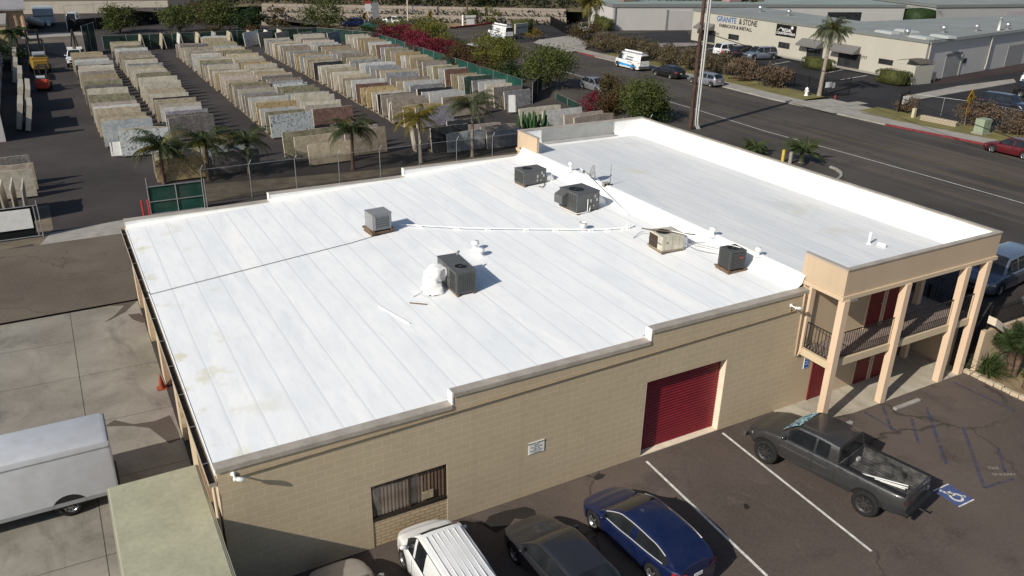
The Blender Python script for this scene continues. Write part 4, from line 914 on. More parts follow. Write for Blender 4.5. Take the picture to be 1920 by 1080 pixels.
        g.lathe([(0, -.11), (.055, -.09), (.075, 0), (.06, .09), (0, .11)], 10, Matrix.Translation((X(s_), sd_*(yb+.13), belt[0]+.08)) @ Matrix.Diagonal((.8, 1, 1, 1)).to_4x4() @ Matrix.Rotation(pi/2, 4, 'X')); g.box(X(s_)-.03, X(s_)+.03, min(sd_*(yb-.02), sd_*(yb+.1)), max(sd_*(yb-.02), sd_*(yb+.1)), belt[0]+.03, belt[0]+.07)
        g.build('mirror', col if not chrome else CHROME, t)
    g = MB(); g.box(X(.02), X(-.012), -W*.25, W*.25, nose-.32, nose-.16); g.box(X(.03), X(.0), -W*.33, W*.33, clear+.08, clear+.17); g.build('grille', TRIMK, t)
    if plate: MB().box(X(L)-.016, X(L)-.002, -.16, .16, deck-.36, deck-.24).build('number_plate', PLATE, t)
    g = MB()
    for sd_ in (1, -1):
        for s_ in ((c0+c1)/2+.1, (c1+c2)/2+.12): g.box(X(s_+.95), X(s_+.80), min(sd_*hw(s_)*.975, sd_*(hw(s_)+.006)), max(sd_*hw(s_)*.975, sd_*(hw(s_)+.006)), belt[0]-.10, belt[0]-.07)
    g.build('door_handle', CHROME if chrome else col, t)
    g = MB()
    for s_ in ([c0+(c1-c0)*.15] + [p*L for p in pillars] + [min(c2+(c3-c2)*.3, sr-R*.9)] if not pick else [c0+(c1-c0)*.2, pillars[0]*L, c3-.03]):
        zt = interp(top, s_)-.06; zb = clear+.12
        for q in (sf, sr):
            if abs(s_-q) < R*1.22: zb = R+sqrt(max(0, (R*1.22)**2-(s_-q)**2))+.02
        zm = zb+(zt-zb)*.5; w_ = hw(s_)
        for sd_ in (1, -1):
            pr = [(w_*.985, zb), (w_*1.0, zm), (w_*.985, zt-.02)]
            for (ya, za), (yb, zc) in zip(pr, pr[1:]): g.add([(X(s_)-.009, sd_*(ya+.004), za), (X(s_)+.009, sd_*(ya+.004), za), (X(s_)+.009, sd_*(yb+.004), zc), (X(s_)-.009, sd_*(yb+.004), zc)], [(0, 1, 2, 3)])
    g.build('door_seam', TRIMK, t)
    return t
def weld(o):
    import bmesh
    b = bmesh.new(); b.from_mesh(o.data); bmesh.ops.remove_doubles(b, verts=b.verts, dist=.0008)
    for f in b.faces: f.smooth = True
    bmesh.ops.recalc_face_normals(b, faces=b.faces) if False else None
    b.to_mesh(o.data); b.free()
    for e in o.data.edges: pass
    o.data.set_sharp_from_angle(angle=radians(38))
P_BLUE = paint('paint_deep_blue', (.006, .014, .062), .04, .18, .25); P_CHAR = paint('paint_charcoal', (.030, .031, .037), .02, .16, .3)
P_TRUCK = paint('paint_matt_grey', (.062, .063, .066), .04, .36, .55); P_WHITE = paint('paint_white', (.74, .75, .75), .10, .3); P_BEIGE = paint('paint_beige', (.44, .41, .37), .1, .35, .3)
P_SILV = paint('paint_silver', (.36, .38, .42), .08, .3, .6); P_SUV = paint('paint_steel_blue', (.17, .20, .26), .05, .25, .6); P_NAVY = paint('paint_navy', (.018, .021, .035), .05, .22, .3)
P_BLACK = paint('paint_black', (.012, .012, .014), .05, .22, .2); P_RED = paint('paint_dark_red', (.13, .012, .018), .05, .25, .3); P_TEAL = paint('paint_teal', (.03, .16, .13), .1, .3, .3); P_CBLUE = paint('paint_mid_blue', (.03, .06, .22), .08, .3, .3)


def park(f, r, side, **kw):
    "place a car from the ground contacts of its front and rear wheel on the side seen (+1 left, -1 right)"
    f, r = Vector(f), Vector(r); wb = min(max((f-r).length, kw.pop('wbmin', 2.6)), kw.pop('wbmax', 3.1)); fo = kw.get('fo', .9); L = kw['L']; W = kw.get('W', 1.8)
    d = (f-r).normalized(); h = kw.pop('heading', None)
    if h is not None: d = Vector((cos(h), sin(h), 0))
    left = Vector((-d.y, d.x, 0)); mid = (f+r)/2 - left*side*(W/2-.06)
    loc = mid - d*(L/2-fo-wb/2); z = ht(loc.x, loc.y)
    if loc.x > 52: z = max(z, 1.006)
    return car(loc=(loc.x, loc.y, kw.pop('zoff', 0)+z), heading=atan2(d.y, d.x), wb=wb, **kw)
SED = dict(L=4.6, W=1.8, H=1.44, belt=(.90, .95), hood=.80, cab=(.25, .43, .76, .93), deck=.98, pillars=(.56,))
# ------------------ lower car park
car('blue_sedan', 'glossy deep blue sedan with dark glass parked beside the charcoal grey sedan', 'car', (11.66, -3.87, .004), radians(94), P_BLUE, L=4.6, W=1.86, H=1.44, wb=2.78, fo=.86, R=.345, belt=(.88, .98), hood=.79, cab=(.22, .44, .74, .985), deck=1.02, rim=RIM, glassroof=False, rwmat=P_BLUE, trim=plain('bright_trim', (.62, .62, .63), .35, .35, .5, .05), taper=.13, pillars=(.58,), chrome=False, nose=.60, clear=.17)  # rear window painted body blue to stand for the sky it reflects
car('grey_sedan', 'charcoal grey sedan parked between the white van and the blue sedan', 'car', (8.66, -3.95, .004), radians(93), P_CHAR, **{**SED, 'L': 4.65, 'W': 1.82, 'wb': 2.72, 'fo': .92})
V = car('white_van', 'small white van with ribbed roof parked nose to the window', 'van', (5.50, -2.74, .004), radians(89), P_WHITE, L=4.7, W=1.80, H=1.84, wb=2.92, fo=.84, R=.33, belt=(1.05, 1.10), hood=.99, cab=(.19, .37, .995, .998), deck=1.10, nose=.72, van=.50, tumble=.13, pillars=(.36,), rearglass=True)
g = MB()
for i in range(7):
    y = -.52+i*1.04/6; g.box(-2.1, .45, y-.009, y+.009, 1.835, 1.858)
o = g.build('roof_rib', P_WHITE, V, .004)
g = MB(); g.tube([(1.42, -.62, 1.10), (1.48, -.1, 1.11), (1.42, .45, 1.10)], .022, 6); g.build('wiper', TRIMK, V)
car('beige_car', 'pale beige car mostly out of frame beside the white van', 'car', (2.66, -3.02, .004), radians(90), P_BEIGE, **{**SED, 'wb': 2.7})
for o_, lab in ((0, 0),): pass
# pickup: lofted body, open bed, lifted wheels
T = car('pickup_truck', 'matt grey lifted pickup with open bed and blue sunshade parked by the porch', 'pickup', (19.60, -4.20, .0), radians(102), P_TRUCK, L=5.95, W=1.98, H=2.03, wb=3.78, fo=.93, R=.465, belt=(1.40, 1.42), hood=1.33, cab=(.215, .335, .585, .60), deck=1.40, clear=.60, rim=RIMB, pick=True, nose=1.10, taper=.06, pillars=(.45,), tumble=.11, spokes=8, rearglass=False, sidewin=(1.66, 3.20), plate=False)
L = 5.95; xb0 = L/2-.60*L; xb1 = -L/2+.06
g = MB(); zf = .98; Wb_ = .80
for s_ in (1, -1): g.box(xb1+.08, xb0-.04, min(s_*Wb_, s_*(Wb_+.03)), max(s_*Wb_, s_*(Wb_+.03)), zf, 1.40)
g.box(xb0-.05, xb0-.01, -.9, .9, zf, 1.43); g.box(xb1+.08, xb0-.05, -Wb_, Wb_, zf-.03, zf)
for i in range(9): g.box(xb1+.1, xb0-.06, -.66+i*.165-.03, -.66+i*.165+.03, zf, zf+.03)
bedm = plain('bed_liner', (.075, .074, .073), .6, .1, .3, .7, 3)
g.build('cargo_bed', bedm, T)
g = MB()
for s_ in (1, -1):
    xr_ = L/2-(.93+3.78); pts = [(xr_+.50*cos(a*pi/10), zf+.26*sin(a*pi/10)) for a in range(11)]
    for (xa, za), (xc, zc) in zip(pts, pts[1:]): g.add([(xa, s_*Wb_, za), (xc, s_*Wb_, zc), (xc, s_*(Wb_-.24), zc), (xa, s_*(Wb_-.24), za)], [(0, 1, 2, 3)])
    g.add([(x, s_*(Wb_-.24), z) for x, z in pts], [tuple(range(11))])
    g.build('wheel_tub', bedm, T); g = MB()
g = MB()
for s_ in (1, -1): g.box(xb1+.05, xb0-.02, min(s_*.80, s_*.93), max(s_*.80, s_*.93), 1.398, 1.425)
g.build('bed_rail', TRIMK, T)
g = MB(); g.box(xb1-.02, xb1+.05, -.84, .84, .92, 1.42); tg_ = g.build('tailgate', P_TRUCK, T, .012)
MB().box(xb1-.035, xb1-.02, -.10, .10, 1.22, 1.30).build('handle', TRIMK, tg_)
g = MB(); g.box(-L/2-.12, -L/2+.02, -.90, .90, .68, .84); g.build('rear_bumper', TRIMK, T, .02)
g = MB(); g.tube([(-L/2-.1, 0, .64), (-L/2-.30, 0, .62)], .03, 6); g.tube([(-L/2-.28, 0, .62), (-L/2-.28, 0, .72)], .025, 6); g.build('tow_hitch', TRIMK, T)
g = MB(); g.box(L/2-.02, L/2+.10, -.88, .88, .62, .82); g.build('front_bumper', plain('bumper_grey', (.11, .11, .115), .4, .4), T, .03)
xc = L/2-.60*L
MB().add([(xc-.006, -.74, 1.46), (xc-.006, .74, 1.46), (xc+.045, .66, 1.86), (xc+.045, -.66, 1.86)], [(0, 1, 2, 3)]).build('rear_window', GLS, T)
g = MB()
for s_ in (1, -1): g.box(.30, 1.55, min(s_*.975, s_*.997), max(s_*.975, s_*.997), 1.08, 1.105); g.box(-.28, .27, min(s_*.975, s_*.997), max(s_*.975, s_*.997), 1.08, 1.105)
g.build('side_moulding', CHROME, T)
m, nt, b = new_mat('sunshade'); v = coords(nt, (3.2, 3.2, 3.2)); wv = noi(nt, v, 1.4, 2, .5, 2.2)
put(nt, b, mix(nt, ramp(nt, wv, .50, .53), (.015, .07, .22), (.45, .72, .68)), .4)
xa, xe = L/2-.21*L, L/2-.335*L
def wsp(u, y): z_ = 1.42+(1.98-1.42)*(1-(1-u)**1.35); return (xa+(xe-xa)*u+.015, y*(1-.12*u), z_+.035)
g = MB(); g.add([wsp(u, y) for u in (.08, .35, .62, .9) for y in (-.72, -.2, .3, .74)], [(i*4+j, i*4+j+1, (i+1)*4+j+1, (i+1)*4+j) for i in range(3) for j in range(3)]); 
g.build('sunshade', m, T)
t_b = Matrix.Translation((T.location.x, T.location.y, 0)) @ Matrix.Rotation(radians(102), 4, 'Z')
for i, (a, b) in enumerate((((-.72, .74, 1.43), (-2.78, .10, zf+.06)), ((-1.15, .74, 1.40), (-2.80, .22, zf+.06)), ((-1.3, .70, 1.36), (-2.74, .16, zf+.10)))):
    g = MB(); A_, B_ = Vector(((19.30,-5.61,1.28), (19.50,-5.95,1.24), (19.59,-6.09,1.22))[i]), Vector(((20.26,-6.67,1.16), (20.14,-6.74,1.16), (20.04,-6.72,1.14))[i]); g.tube([A_, B_], .024, 4, smooth=False)
    tag(g.build('white_pole', WHITE), ('longest', 'outermost', 'innermost short')[i] + ' white pole lying in the grey pickup bed', 'pole', 'white poles in the pickup bed')
g = MB(); q = t_b @ Vector((-.62, -.45, zf+.001)); g.box(q.x-.10, q.x+.10, q.y-.12, q.y+.12, q.z, q.z+.14); tag(g.build('bed_box', plain('pale_box', (.33, .33, .32), .6), None, .03), 'small pale box at the front of the pickup bed', 'box')
tag(MB().box(-.78, .78, -.09, .09, .0, .12).build('wheel_stop', CONC_L, None, .03), 'pale concrete wheel stop before the porch', 'wheel stop', 'concrete wheel stops').location = (((25.75,-2.28,-0.00)[0]+(27.08,-2.28,-0.00)[0])/2, ((25.75,-2.28,-0.00)[1]+(27.08,-2.28,-0.00)[1])/2+.03, .004)
o = tag(MB().box(-.78, .78, -.09, .09, .0, .12).build('wheel_stop', CONC_L, None, .03), 'concrete wheel stop mostly hidden behind the grey pickup', 'wheel stop', 'concrete wheel stops'); o.location = (22.5, -2.12, .004)
# ------------------ left yard: box truck and beige container
t = thing('box_truck', 'white box truck with rounded roof edge parked in the concrete yard', 'truck', (-2.40, 6.88, 0), pi)     # local +x = forward (world -x)
Lb = 5.2; Wt = 1.98; z0_, z1_ = .50, 2.52; prof = [(-Wt/2, z0_), (-Wt/2, z1_-.16), (-Wt/2+.03, z1_-.06), (-Wt/2+.12, z1_-.01), (-Wt/2+.25, z1_+.015), (0, z1_+.05), (Wt/2-.25, z1_+.015), (Wt/2-.12, z1_-.01), (Wt/2-.03, z1_-.06), (Wt/2, z1_-.16), (Wt/2, z0_)]
P_BOX = paint('paint_box_white', (.55, .57, .60), .25, .35)
g = MB(); n_ = len(prof); xs_ = [.04, .16, 3.0, Lb]
rows = [[(x, y*(.985 if i == 0 else 1), z if z < 1 else z-(.05 if i == 0 else 0)) for y, z in prof] for i, x in enumerate(xs_)]
g.add([p for r in rows for p in r], [(i*n_+j, i*n_+j+1, (i+1)*n_+j+1, (i+1)*n_+j) for i in range(3) for j in range(n_-1)], True); g.add(rows[0], [tuple(reversed(range(n_)))]); g.add(rows[-1], [tuple(range(n_))])
bx = g.build('cargo_box', P_BOX, t); weld(bx)
g = MB(); g.box(0, .05, -Wt/2, Wt/2, .48, z1_-.1); g.box(.05, Lb, Wt/2, Wt/2+.015, .48, .62); g.box(.05, Lb, -Wt/2-.015, -Wt/2, .48, .62)
for s_ in (1, -1): g.box(.05, Lb, min(s_*Wt/2, s_*(Wt/2+.012)), max(s_*Wt/2, s_*(Wt/2+.012)), 2.26, 2.30)
g.build('edge_rail', plain('box_rail', (.42, .44, .46), .4, .5), t)
g = MB()
for i in range(60):
    for s_ in (1, -1): x = .1+i*.084; g.box(x-.012, x+.012, min(s_*(Wt/2+.011), s_*(Wt/2+.018)), max(s_*(Wt/2+.011), s_*(Wt/2+.018)), 2.27, 2.29)
g.build('rivet_line', plain('seam_grey', (.33, .35, .37), .5), t)
MB().box(-.012, -.001, -.8, -.55, .55, .68).build('tail_light', TAIL, t)
g = MB(); g.box(.3, 7.2, -.45, .45, .42, .60); g.box(-.06, .1, -.9, .9, .34, .48); g.build('chassis', TRIMK, t)
for s_ in (1, -1):
    for x in (1.45,): wheel(t, x, s_*(Wt/2-.16), s_, .38, .26, RIM, 8, .55)
    wheel(t, 6.1, s_*(.82), s_, .38, .22, RIM, 8, .55)
    g = MB(); pts = [(1.45+.50*cos(a*pi/12), .42+.44*sin(a*pi/12)) for a in range(13)]
    for (xa, za), (xc_, zc) in zip(pts, pts[1:]): g.add([(xa, s_*(Wt/2+.02), za), (xc_, s_*(Wt/2+.02), zc), (xc_, s_*(Wt/2-.3), zc), (xa, s_*(Wt/2-.3), za)], [(0, 1, 2, 3)])
    g.add([(x, s_*(Wt/2+.006), z) for x, z in pts], [tuple(range(13))]); g.build('wheel_arch', TRIMK, t)
g = MB(); g.box(Lb+.05, 6.9, -.88, .88, .5, 1.15); g.add([(Lb+.05, y, z) for y, z in ((-.85, 1.15), (.85, 1.15), (.72, 1.95), (-.72, 1.95))] + [(6.2, y, z) for y, z in ((-.85, 1.15), (.85, 1.15))] + [(5.75, y, z) for y, z in ((.70, 1.93), (-.70, 1.93))], [(0, 1, 2, 3), (4, 7, 6, 5), (2, 6, 7, 3), (1, 5, 6, 2), (0, 3, 7, 4)])
g.build('cab', P_WHITE, t, .03)
g = MB(); g.tube([(Lb-.42, Wt/2+.05, .55), (Lb-.40, Wt/2+.06, 1.0), (Lb-.2, Wt/2+.05, 1.42)], .07, 10); g.build('fairing_tube', P_WHITE, t)
t = thing('storage_container', 'beige flat-topped storage container standing at the building corner', 'container', (-1.42, -.25, 0))
g = MB(); g.box(-1.22, 1.22, -5.75, 2.95, .14, 2.88); 
P_CONT = paint('paint_container', (.42, .41, .29), .22, .55)
g.build('container_body', P_CONT, t, .03)
MB().box(-1.16, 1.16, -5.7, 2.9, 2.883, 2.895).build('roof_sheet', plain('container_roof', (.385, .375, .265), .65, .0, .3, .16, .8), t)
g = MB(); g.box(-1.245, -1.222, -5.75, 2.95, 2.70, 2.86); g.box(1.222, 1.245, -5.75, 2.95, 2.70, 2.86); g.box(-1.22, 1.22, 2.952, 2.975, 2.70, 2.86)
for y in [-5.6+i*.3 for i in range(29)]: g.box(-1.235, -1.221, y, y+.14, .3, 2.65); g.box(1.221, 1.235, y, y+.14, .3, 2.65)
g.build('side_rib', P_CONT, t)
g = MB()
for x in (-1.1, .9):
    for y in (-5.6, 2.6): g.box(x, x+.2, y, y+.25, 0, .14)
g.build('foot', TRIMK, t)
# traffic cone
t = thing('traffic_cone', 'faded orange traffic cone standing at the recessed door', 'cone', (-0.18,13.03,-0.00))
MB().box(-.19, .19, -.19, .19, 0, .035).build('base', plain('cone_orange', (.28, .065, .03), .7, 0, .3, .3, 6), t); MB().lathe([(.14, .035), (.03, .62), (.02, .65), (0, .65)], 16).build('body', MATS['cone_orange'], t)
# ------------------ upper lot
d_ = radians(187)
S_ = dict(L=4.75, W=1.88, H=1.70, wb=2.8, fo=.93, R=.36, belt=(1.02, 1.08), hood=.98, cab=(.235, .37, .90, .985), deck=1.06, nose=.78, pillars=(.50, .72))
car('silver_suv', 'steel blue sport utility car parked nose to the porch railing', 'car', ((35.41,0.17,2.10)[0]+1.42, (35.41,0.17,2.10)[1]+1.0, 2.1), d_, P_SUV, **S_)
car('silver_sedan', 'silver sedan partly in view beside the steel blue sport utility car', 'car', ((34.94,-0.84,2.50)[0]+2.25, (34.94,-0.84,2.50)[1]-.85, 2.1), d_, P_SILV, **SED, wb=2.7)
# ------------------ street
WAG = dict(L=4.55, W=1.82, H=1.46, belt=(.92, 1.0), hood=.84, cab=(.25, .40, .88, .985), deck=1.0, pillars=(.50, .70))
park((65.23,56.48,1.00), (64.89,53.44,1.00), 1, name='silver_wagon', label='silver estate car parked at the far kerb by the utility pole', cat='car', col=P_SILV, heading=radians(93), **WAG)
park((64.29,62.50,1.00), (64.44,59.81,1.00), 1, name='black_hatchback', label='black hatchback parked behind the white van with the blue stripe', cat='car', col=P_BLACK, heading=radians(92), **{**WAG, 'cab': (.21, .42, .74, .985), 'H': 1.48})
park((66.48,20.05,1.00), (66.62,17.39,1.00), 1, name='red_sedan', label='dark red sedan parked at the end of the red kerb', cat='car', col=P_RED, **SED)
park((50.68,55.70,1.00), (50.76,58.56,1.00), -1, name='silver_sedan', label='silver sedan half hidden behind the bushes on the near side of the street', cat='car', col=P_SILV, heading=radians(-93), **SED)
VAN = dict(L=5.3, W=1.98, H=2.05, fo=.80, R=.37, belt=(1.15, 1.2), hood=1.12, cab=(.13, .27, .995, .998), deck=1.2, nose=.85, van=.33, tumble=.12, pillars=(.9,), wbmin=3.3, wbmax=3.5)
def van_kit(t, blue):
    W = 1.98; L = 5.3
    g = MB(); n_ = 26
    for s_ in (1,):
        for i in range(n_):
            xa, xb = L/2-1.2-(3.6)*i/n_, L/2-1.2-(3.6)*(i+1)/n_
            zt = lambda x: .78-.18*((L/2-1.2-x)/3.6)**.7
            g.add([(xa, s_*(W/2*1.0), .42), (xb, s_*(W/2*1.0), .42), (xb, s_*(W/2*1.003), zt(xb)), (xa, s_*(W/2*1.003), zt(xa))], [(0, 1, 2, 3)])
    st = g.build('stripe', plain('van_stripe_blue' if blue else 'van_stripe_pale', (.03, .26, .55) if blue else (.40, .48, .66), .4, 0, .4, .5, 1.2), t)
    ink = plain('van_ink', (.12, .16, .19), .5)
    M_ = Matrix(((-1, 0, 0, 0), (0, 0, 1, 0), (0, 1, 0, 0), (0, 0, 0, 1)))
    def lt(body, s_, x, z): text_obj('lettering', body, s_, ink, Matrix.Translation((x, W/2+.006-max(0, (z-1.18))*.14, z)) @ M_ @ Matrix.Rotation(-.0, 4, 'X'), t, .004, .008)
    lt('Specialized', .30, -.75, 1.62); lt('Restoration', .30, -.62, 1.32)
    lt('24 Hour Service', .13, -.8, .98)
    g = MB()
    for k in range(14):
        a0, a1 = radians(70+220*k/14), radians(70+220*(k+1)/14); w0, w1 = .10*sin(pi*(k+.01)/14), .10*sin(pi*min(1, (k+1)/14))
        P2 = lambda a, r: (.50-r*cos(a), W/2+.008-max(0, (1.5+r*sin(a)-1.18))*.14, 1.5+r*sin(a))
        g.add([P2(a0, .38), P2(a1, .38), P2(a1, .36-w1), P2(a0, .36-w0)], [(0, 1, 2, 3)])
    g.build('crescent_logo', plain('van_logo_grey', (.30, .32, .36), .5), t)
    M2 = Matrix(((0, 0, -1, 0), (-1, 0, 0, 0), (0, 1, 0, 0), (0, 0, 0, 1)))
    for i, tx in enumerate(('Specialized', 'Restoration')): text_obj('lettering', tx, .17, ink, Matrix.Translation((-L/2-.012+.02, -.16, 1.62-.17*i)) @ M2, t, .004, .004)
    g = MB()
    for x in (1.0, -.4, -1.9): g.tube([(x, -.80, 2.02), (x, -.78, 2.17), (x, .78, 2.17), (x, .80, 2.02)], .025, 6)
    g.tube([(1.2, -.72, 2.17), (-2.3, -.72, 2.17)], .02, 6); g.tube([(1.2, .72, 2.17), (-2.3, .72, 2.17)], .02, 6)
    for k in range(5): g.tube([(.9-k*.5, -.5, 2.19), (.9-k*.5, -.1, 2.19)], .015, 5)
    g.build('roof_rack', GALV, t)
    g = MB(); g.tube([(.9, .45, 2.27), (-2.6, .45, 2.27)], .11, 10); g.build('pipe_carrier', WHITE, t)
    MB().box(-L/2-.10, -L/2+.04, -.92, .92, .42, .60).build('rear_bumper', plain('bumper_grey', (.1, .1, .1)), t)
t = park((63.88,70.20,1.00), (64.15,66.96,1.00), 1, name='service_van', label='white service van with cyan and blue stripe and pipe rack at the kerb', cat='van', col=P_WHITE, heading=radians(91), **VAN); van_kit(t, True)
t = park((62.40,103.53,1.00), (62.84,100.48,1.00), 1, name='service_van', label='white service van with pale lower stripe driving near the side street', cat='van', col=P_WHITE, heading=radians(95), **VAN); van_kit(t, False)
# ------------------ shop car park
SUV = dict(L=4.8, W=1.92, H=1.74, fo=.93, R=.37, belt=(1.04, 1.1), hood=1.0, cab=(.235, .37, .91, .985), deck=1.08, nose=.8, pillars=(.50, .72))
park((83.16,28.37,1.00), (82.94,31.59,1.00), -1, name='navy_suv', label='dark navy sport utility car parked behind the yellow road sign', cat='car', col=P_NAVY, zoff=.16, **SUV)
q = Vector((91.35,33.05,1.00)); car('black_suv', 'black sport utility car behind the navy one', 'car', (q.x+3.0, q.y-.5, 1.16), radians(-85), P_BLACK, wb=2.85, **SUV)
q = Vector((101.11,37.69,1.00)); car('white_van', 'white panel van behind the black sport utility car at the shops', 'van', (q.x+3.0, q.y+.3, 1.16), radians(175), P_WHITE, L=5.4, W=2.0, H=2.35, wb=3.4, fo=.85, R=.37, belt=(1.2, 1.25), hood=1.15, cab=(.13, .25, .995, .998), deck=1.25, nose=.9, van=.33, tumble=.1, pillars=(.9,), rearglass=False)
q = Vector((83.74,71.23,1.00)); car('white_suv', 'white sport utility car parked nose to the shop wall', 'car', (q.x+1.35, q.y+.85, 1.165), radians(2), P_WHITE, wb=2.85, **SUV)
car('dark_suv', 'dark sport utility car with rear rack between white and silver cars', 'car', (q.x+1.6, q.y-2.0, 1.165), radians(2), P_BLACK, wb=2.85, **SUV)
t = thing('bike_rack', 'white hitch rack with red light behind the dark car', 'rack', (q.x-1.35, q.y-2.0, 1.165), 0)
g = MB(); g.tube([(.5, 0, .5), (-.2, 0, .5), (-.25, 0, 1.2)], .05, 6); g.tube([(-.2, -.7, .55), (-.2, .7, .55)], .06, 6); g.tube([(-.25, -.5, 1.2), (-.25, .5, 1.2)], .04, 6); g.tube([(-.2, .6, .55), (-.25, 0, 1.1)], .04, 6); g.tube([(.45, 0, .5), (.45, 0, .0)], .03, 6); g.build('frame', WHITE, t)
MB().lathe([(0, 0), (.28, .0), (.28, .1), (0, .1)], 16, Matrix.Translation((-.3, .75, .75)) @ Matrix.Rotation(-pi/2, 4, 'Y')).build('red_disc', plain('red_disc', (.4, .03, .05)), t)
park((84.38,65.93,1.00), (88.62,66.99,1.00), 1, name='silver_suv', label='silver blue sport utility car parked nose out beside the dark one', cat='car', col=P_SUV if False else paint('paint_ice_blue', (.27, .32, .40), .05, .25, .6), zoff=.16, heading=radians(170), **SUV)
q = Vector((81.98,104.18,1.00)); car('white_hatchback', 'white car behind the iron fence by the side street', 'car', (q.x, q.y+.8, 1.02), radians(-112), P_WHITE, wb=2.7, **SED)
# ------------------ far street, behind the planting
q = Vector((47.08,125.22,0.98)); car('blue_sedan', 'mid blue sedan parked far off below the stone wall', 'car', (q.x, q.y+.5, 1.0), radians(172), P_CBLUE, wb=2.7, **SED)
q = Vector((49.40,121.61,1.00)); car('teal_sedan', 'teal green car with glinting bonnet parked far off before the signs', 'car', (q.x, q.y, 1.0), radians(175), P_TEAL, wb=2.7, **SED)
q = Vector((54.38,126.01,1.00)); car('white_sedan', 'white car parked far off behind the teal one', 'car', (q.x+.6, q.y+.6, 1.0), radians(115), P_WHITE, wb=2.7, **SED)
q = Vector((56.09,119.25,1.00)); car('red_hatchback', 'dark red car half hidden far off behind yellow shrubs', 'car', (q.x, q.y, 1.0), radians(178), P_RED, wb=2.7, **SED)
q = Vector((49.15,82.74,1.00)); car('white_utility_truck', 'white truck hidden behind the red bush on the near side of the street', 'truck', (q.x+.8, q.y, 1.0), radians(-90), P_WHITE, L=5.2, W=1.9, H=1.9, wb=3.2, fo=.85, R=.36, belt=(1.1, 1.15), hood=1.05, cab=(.2, .32, .95, .99), deck=1.15, nose=.85, pillars=(.5,))
# ------------------ stone yard vehicles
t = car('flatbed_truck', 'white flatbed truck with dark lifting frame facing the camera in the stone yard', 'truck', (1.9, 104.6, 0), radians(-97), P_WHITE, L=5.9, W=2.0, H=1.98, wb=3.6, fo=.95, R=.42, belt=(1.30, 1.32), hood=1.25, cab=(.23, .34, .50, .53), deck=1.0, clear=.5, nose=1.1, pillars=(.45,), taper=.06)
g = MB(); g.box(-3.0, -.2, -1.1, 1.1, 1.05, 1.15); g.box(-.3, -.22, -1.1, 1.1, 1.15, 1.9); g.build('flat_bed', TRIMK, t)
g = MB(); g.tube([(-1.0, -.6, 1.15), (-1.2, 0, 4.3)], .09, 6); g.tube([(-1.0, .6, 1.15), (-1.2, 0, 4.3)], .09, 6); g.tube([(-2.6, 0, 1.15), (-1.2, 0, 4.3)], .08, 6); g.build('lifting_frame', TRIMK, t)
g = MB(); g.box(-.6, -.2, -.9, -.2, 1.9, 2.15); g.box(-.6, -.2, .2, .9, 1.9, 2.15); g.build('work_light', WHITE, t)
def forklift(label, loc, h, col, sc=1.0, mast=2.3):
    t = thing('forklift', label, 'forklift', loc, h, 'forklifts in the stone yard')
    g = MB(); g.box(-1.15, -.55, -.55, .55, .35, 1.15); g.box(-1.22, -1.1, -.5, .5, .3, .95); g.build('counterweight', col, t, .12)
    g = MB(); g.box(-.55, .75, -.52, .52, .3, .78); g.box(-.5, .1, -.35, .35, .78, 1.0); g.build('body', col, t, .05)
    g = MB()
    for y in (-.48, .48): g.tube([(-.75, y, 1.1), (-.55, y, 2.15), (.35, y, 2.2), (.65, y, .8)], .04, 6)
    for k in range(5): g.tube([(-.5+k*.21, -.48, 2.18), (-.5+k*.21, .48, 2.18)], .025, 5)
    g.build('overhead_guard', TRIMK, t)
    g = MB()
    for y in (-.35, .35): g.box(.80, .92, y-.06, y+.06, .15, mast)
    for z in (.4, 1.2, mast-.08): g.box(.82, .90, -.35, .35, z-.05, z+.05)
    g.build('mast', TRIMK, t)
    g = MB()
    for y in (-.25, .25): g.box(.93, 2.0, y-.05, y+.05, .12, .17); g.box(.92, .98, y-.05, y+.05, .12, .7)
    g.build('forks', TRIMK, t)
    g = MB(); g.tube([(-1.0, -.38, 1.32), (-1.0, .38, 1.32)], .19, 14); g.build('gas_bottle', plain('gas_bottle', (.55, .56, .57), .3, .5), t)
    for s_ in (1, -1): wheel(t, .5, s_*.48, s_, .34, .24, col, 5, .5); wheel(t, -.75, s_*.45, s_, .25, .2, col, 5, .5)
    MB().box(-.45, 0, -.22, .22, 1.0, 1.12).build('seat', TRIMK, t, .03)
    t.scale = (sc, sc, sc); return t
forklift('bright orange red forklift in the stone yard driveway', (-2.32,86.80,-0.00), radians(80), paint('paint_orange_red', (.55, .06, .02), .08, .4), 1.15)
forklift('yellow forklift with tall dark mast behind the orange one', (-2.46,100.23,-0.00), radians(95), paint('paint_yellow', (.36, .21, .03), .1, .4), 1.75, 2.8)


# ---------------------------------------------------------------- stone slabs
def stone(name, a, b, vein, scale=1.6, kind='speck', vf=.5):
    m, nt, bs = new_mat(name); v = coords(nt, per_object=True)
    n1 = noi(nt, v, scale, 6, .65, 1.5); n2 = noi(nt, v, 14, 4, .7); wn = noi(nt, v, scale*.8, 5, .6, 4.0)
    c = mix(nt, ramp(nt, n1, .40, .60), tuple(x*.9 for x in a), tuple(x*1.05 for x in b))
    if kind == 'vein': c = mix(nt, ramp(nt, wn, .485, .515, 0, 1), c, b); c = mix(nt, ramp(nt, noi(nt, v, scale*1.7, 6, .7, 3), .53, .60, 0, vf), c, vein)
    elif kind == 'cloud': c = mix(nt, ramp(nt, wn, .46, .6, 0, vf), c, vein)
    else: c = mix(nt, ramp(nt, n2, .52, .66, 0, vf), c, vein)
    oi = N(nt, 'ShaderNodeObjectInfo'); hs = N(nt, 'ShaderNodeHueSaturation'); nt.links.new(c, hs.inputs['Color'])
    nt.links.new(ramp(nt, oi.outputs['Random'], 0, 1, .78, 1.15), hs.inputs['Value'])
    put(nt, bs, hs.outputs[0], .4, 0, .4); return m
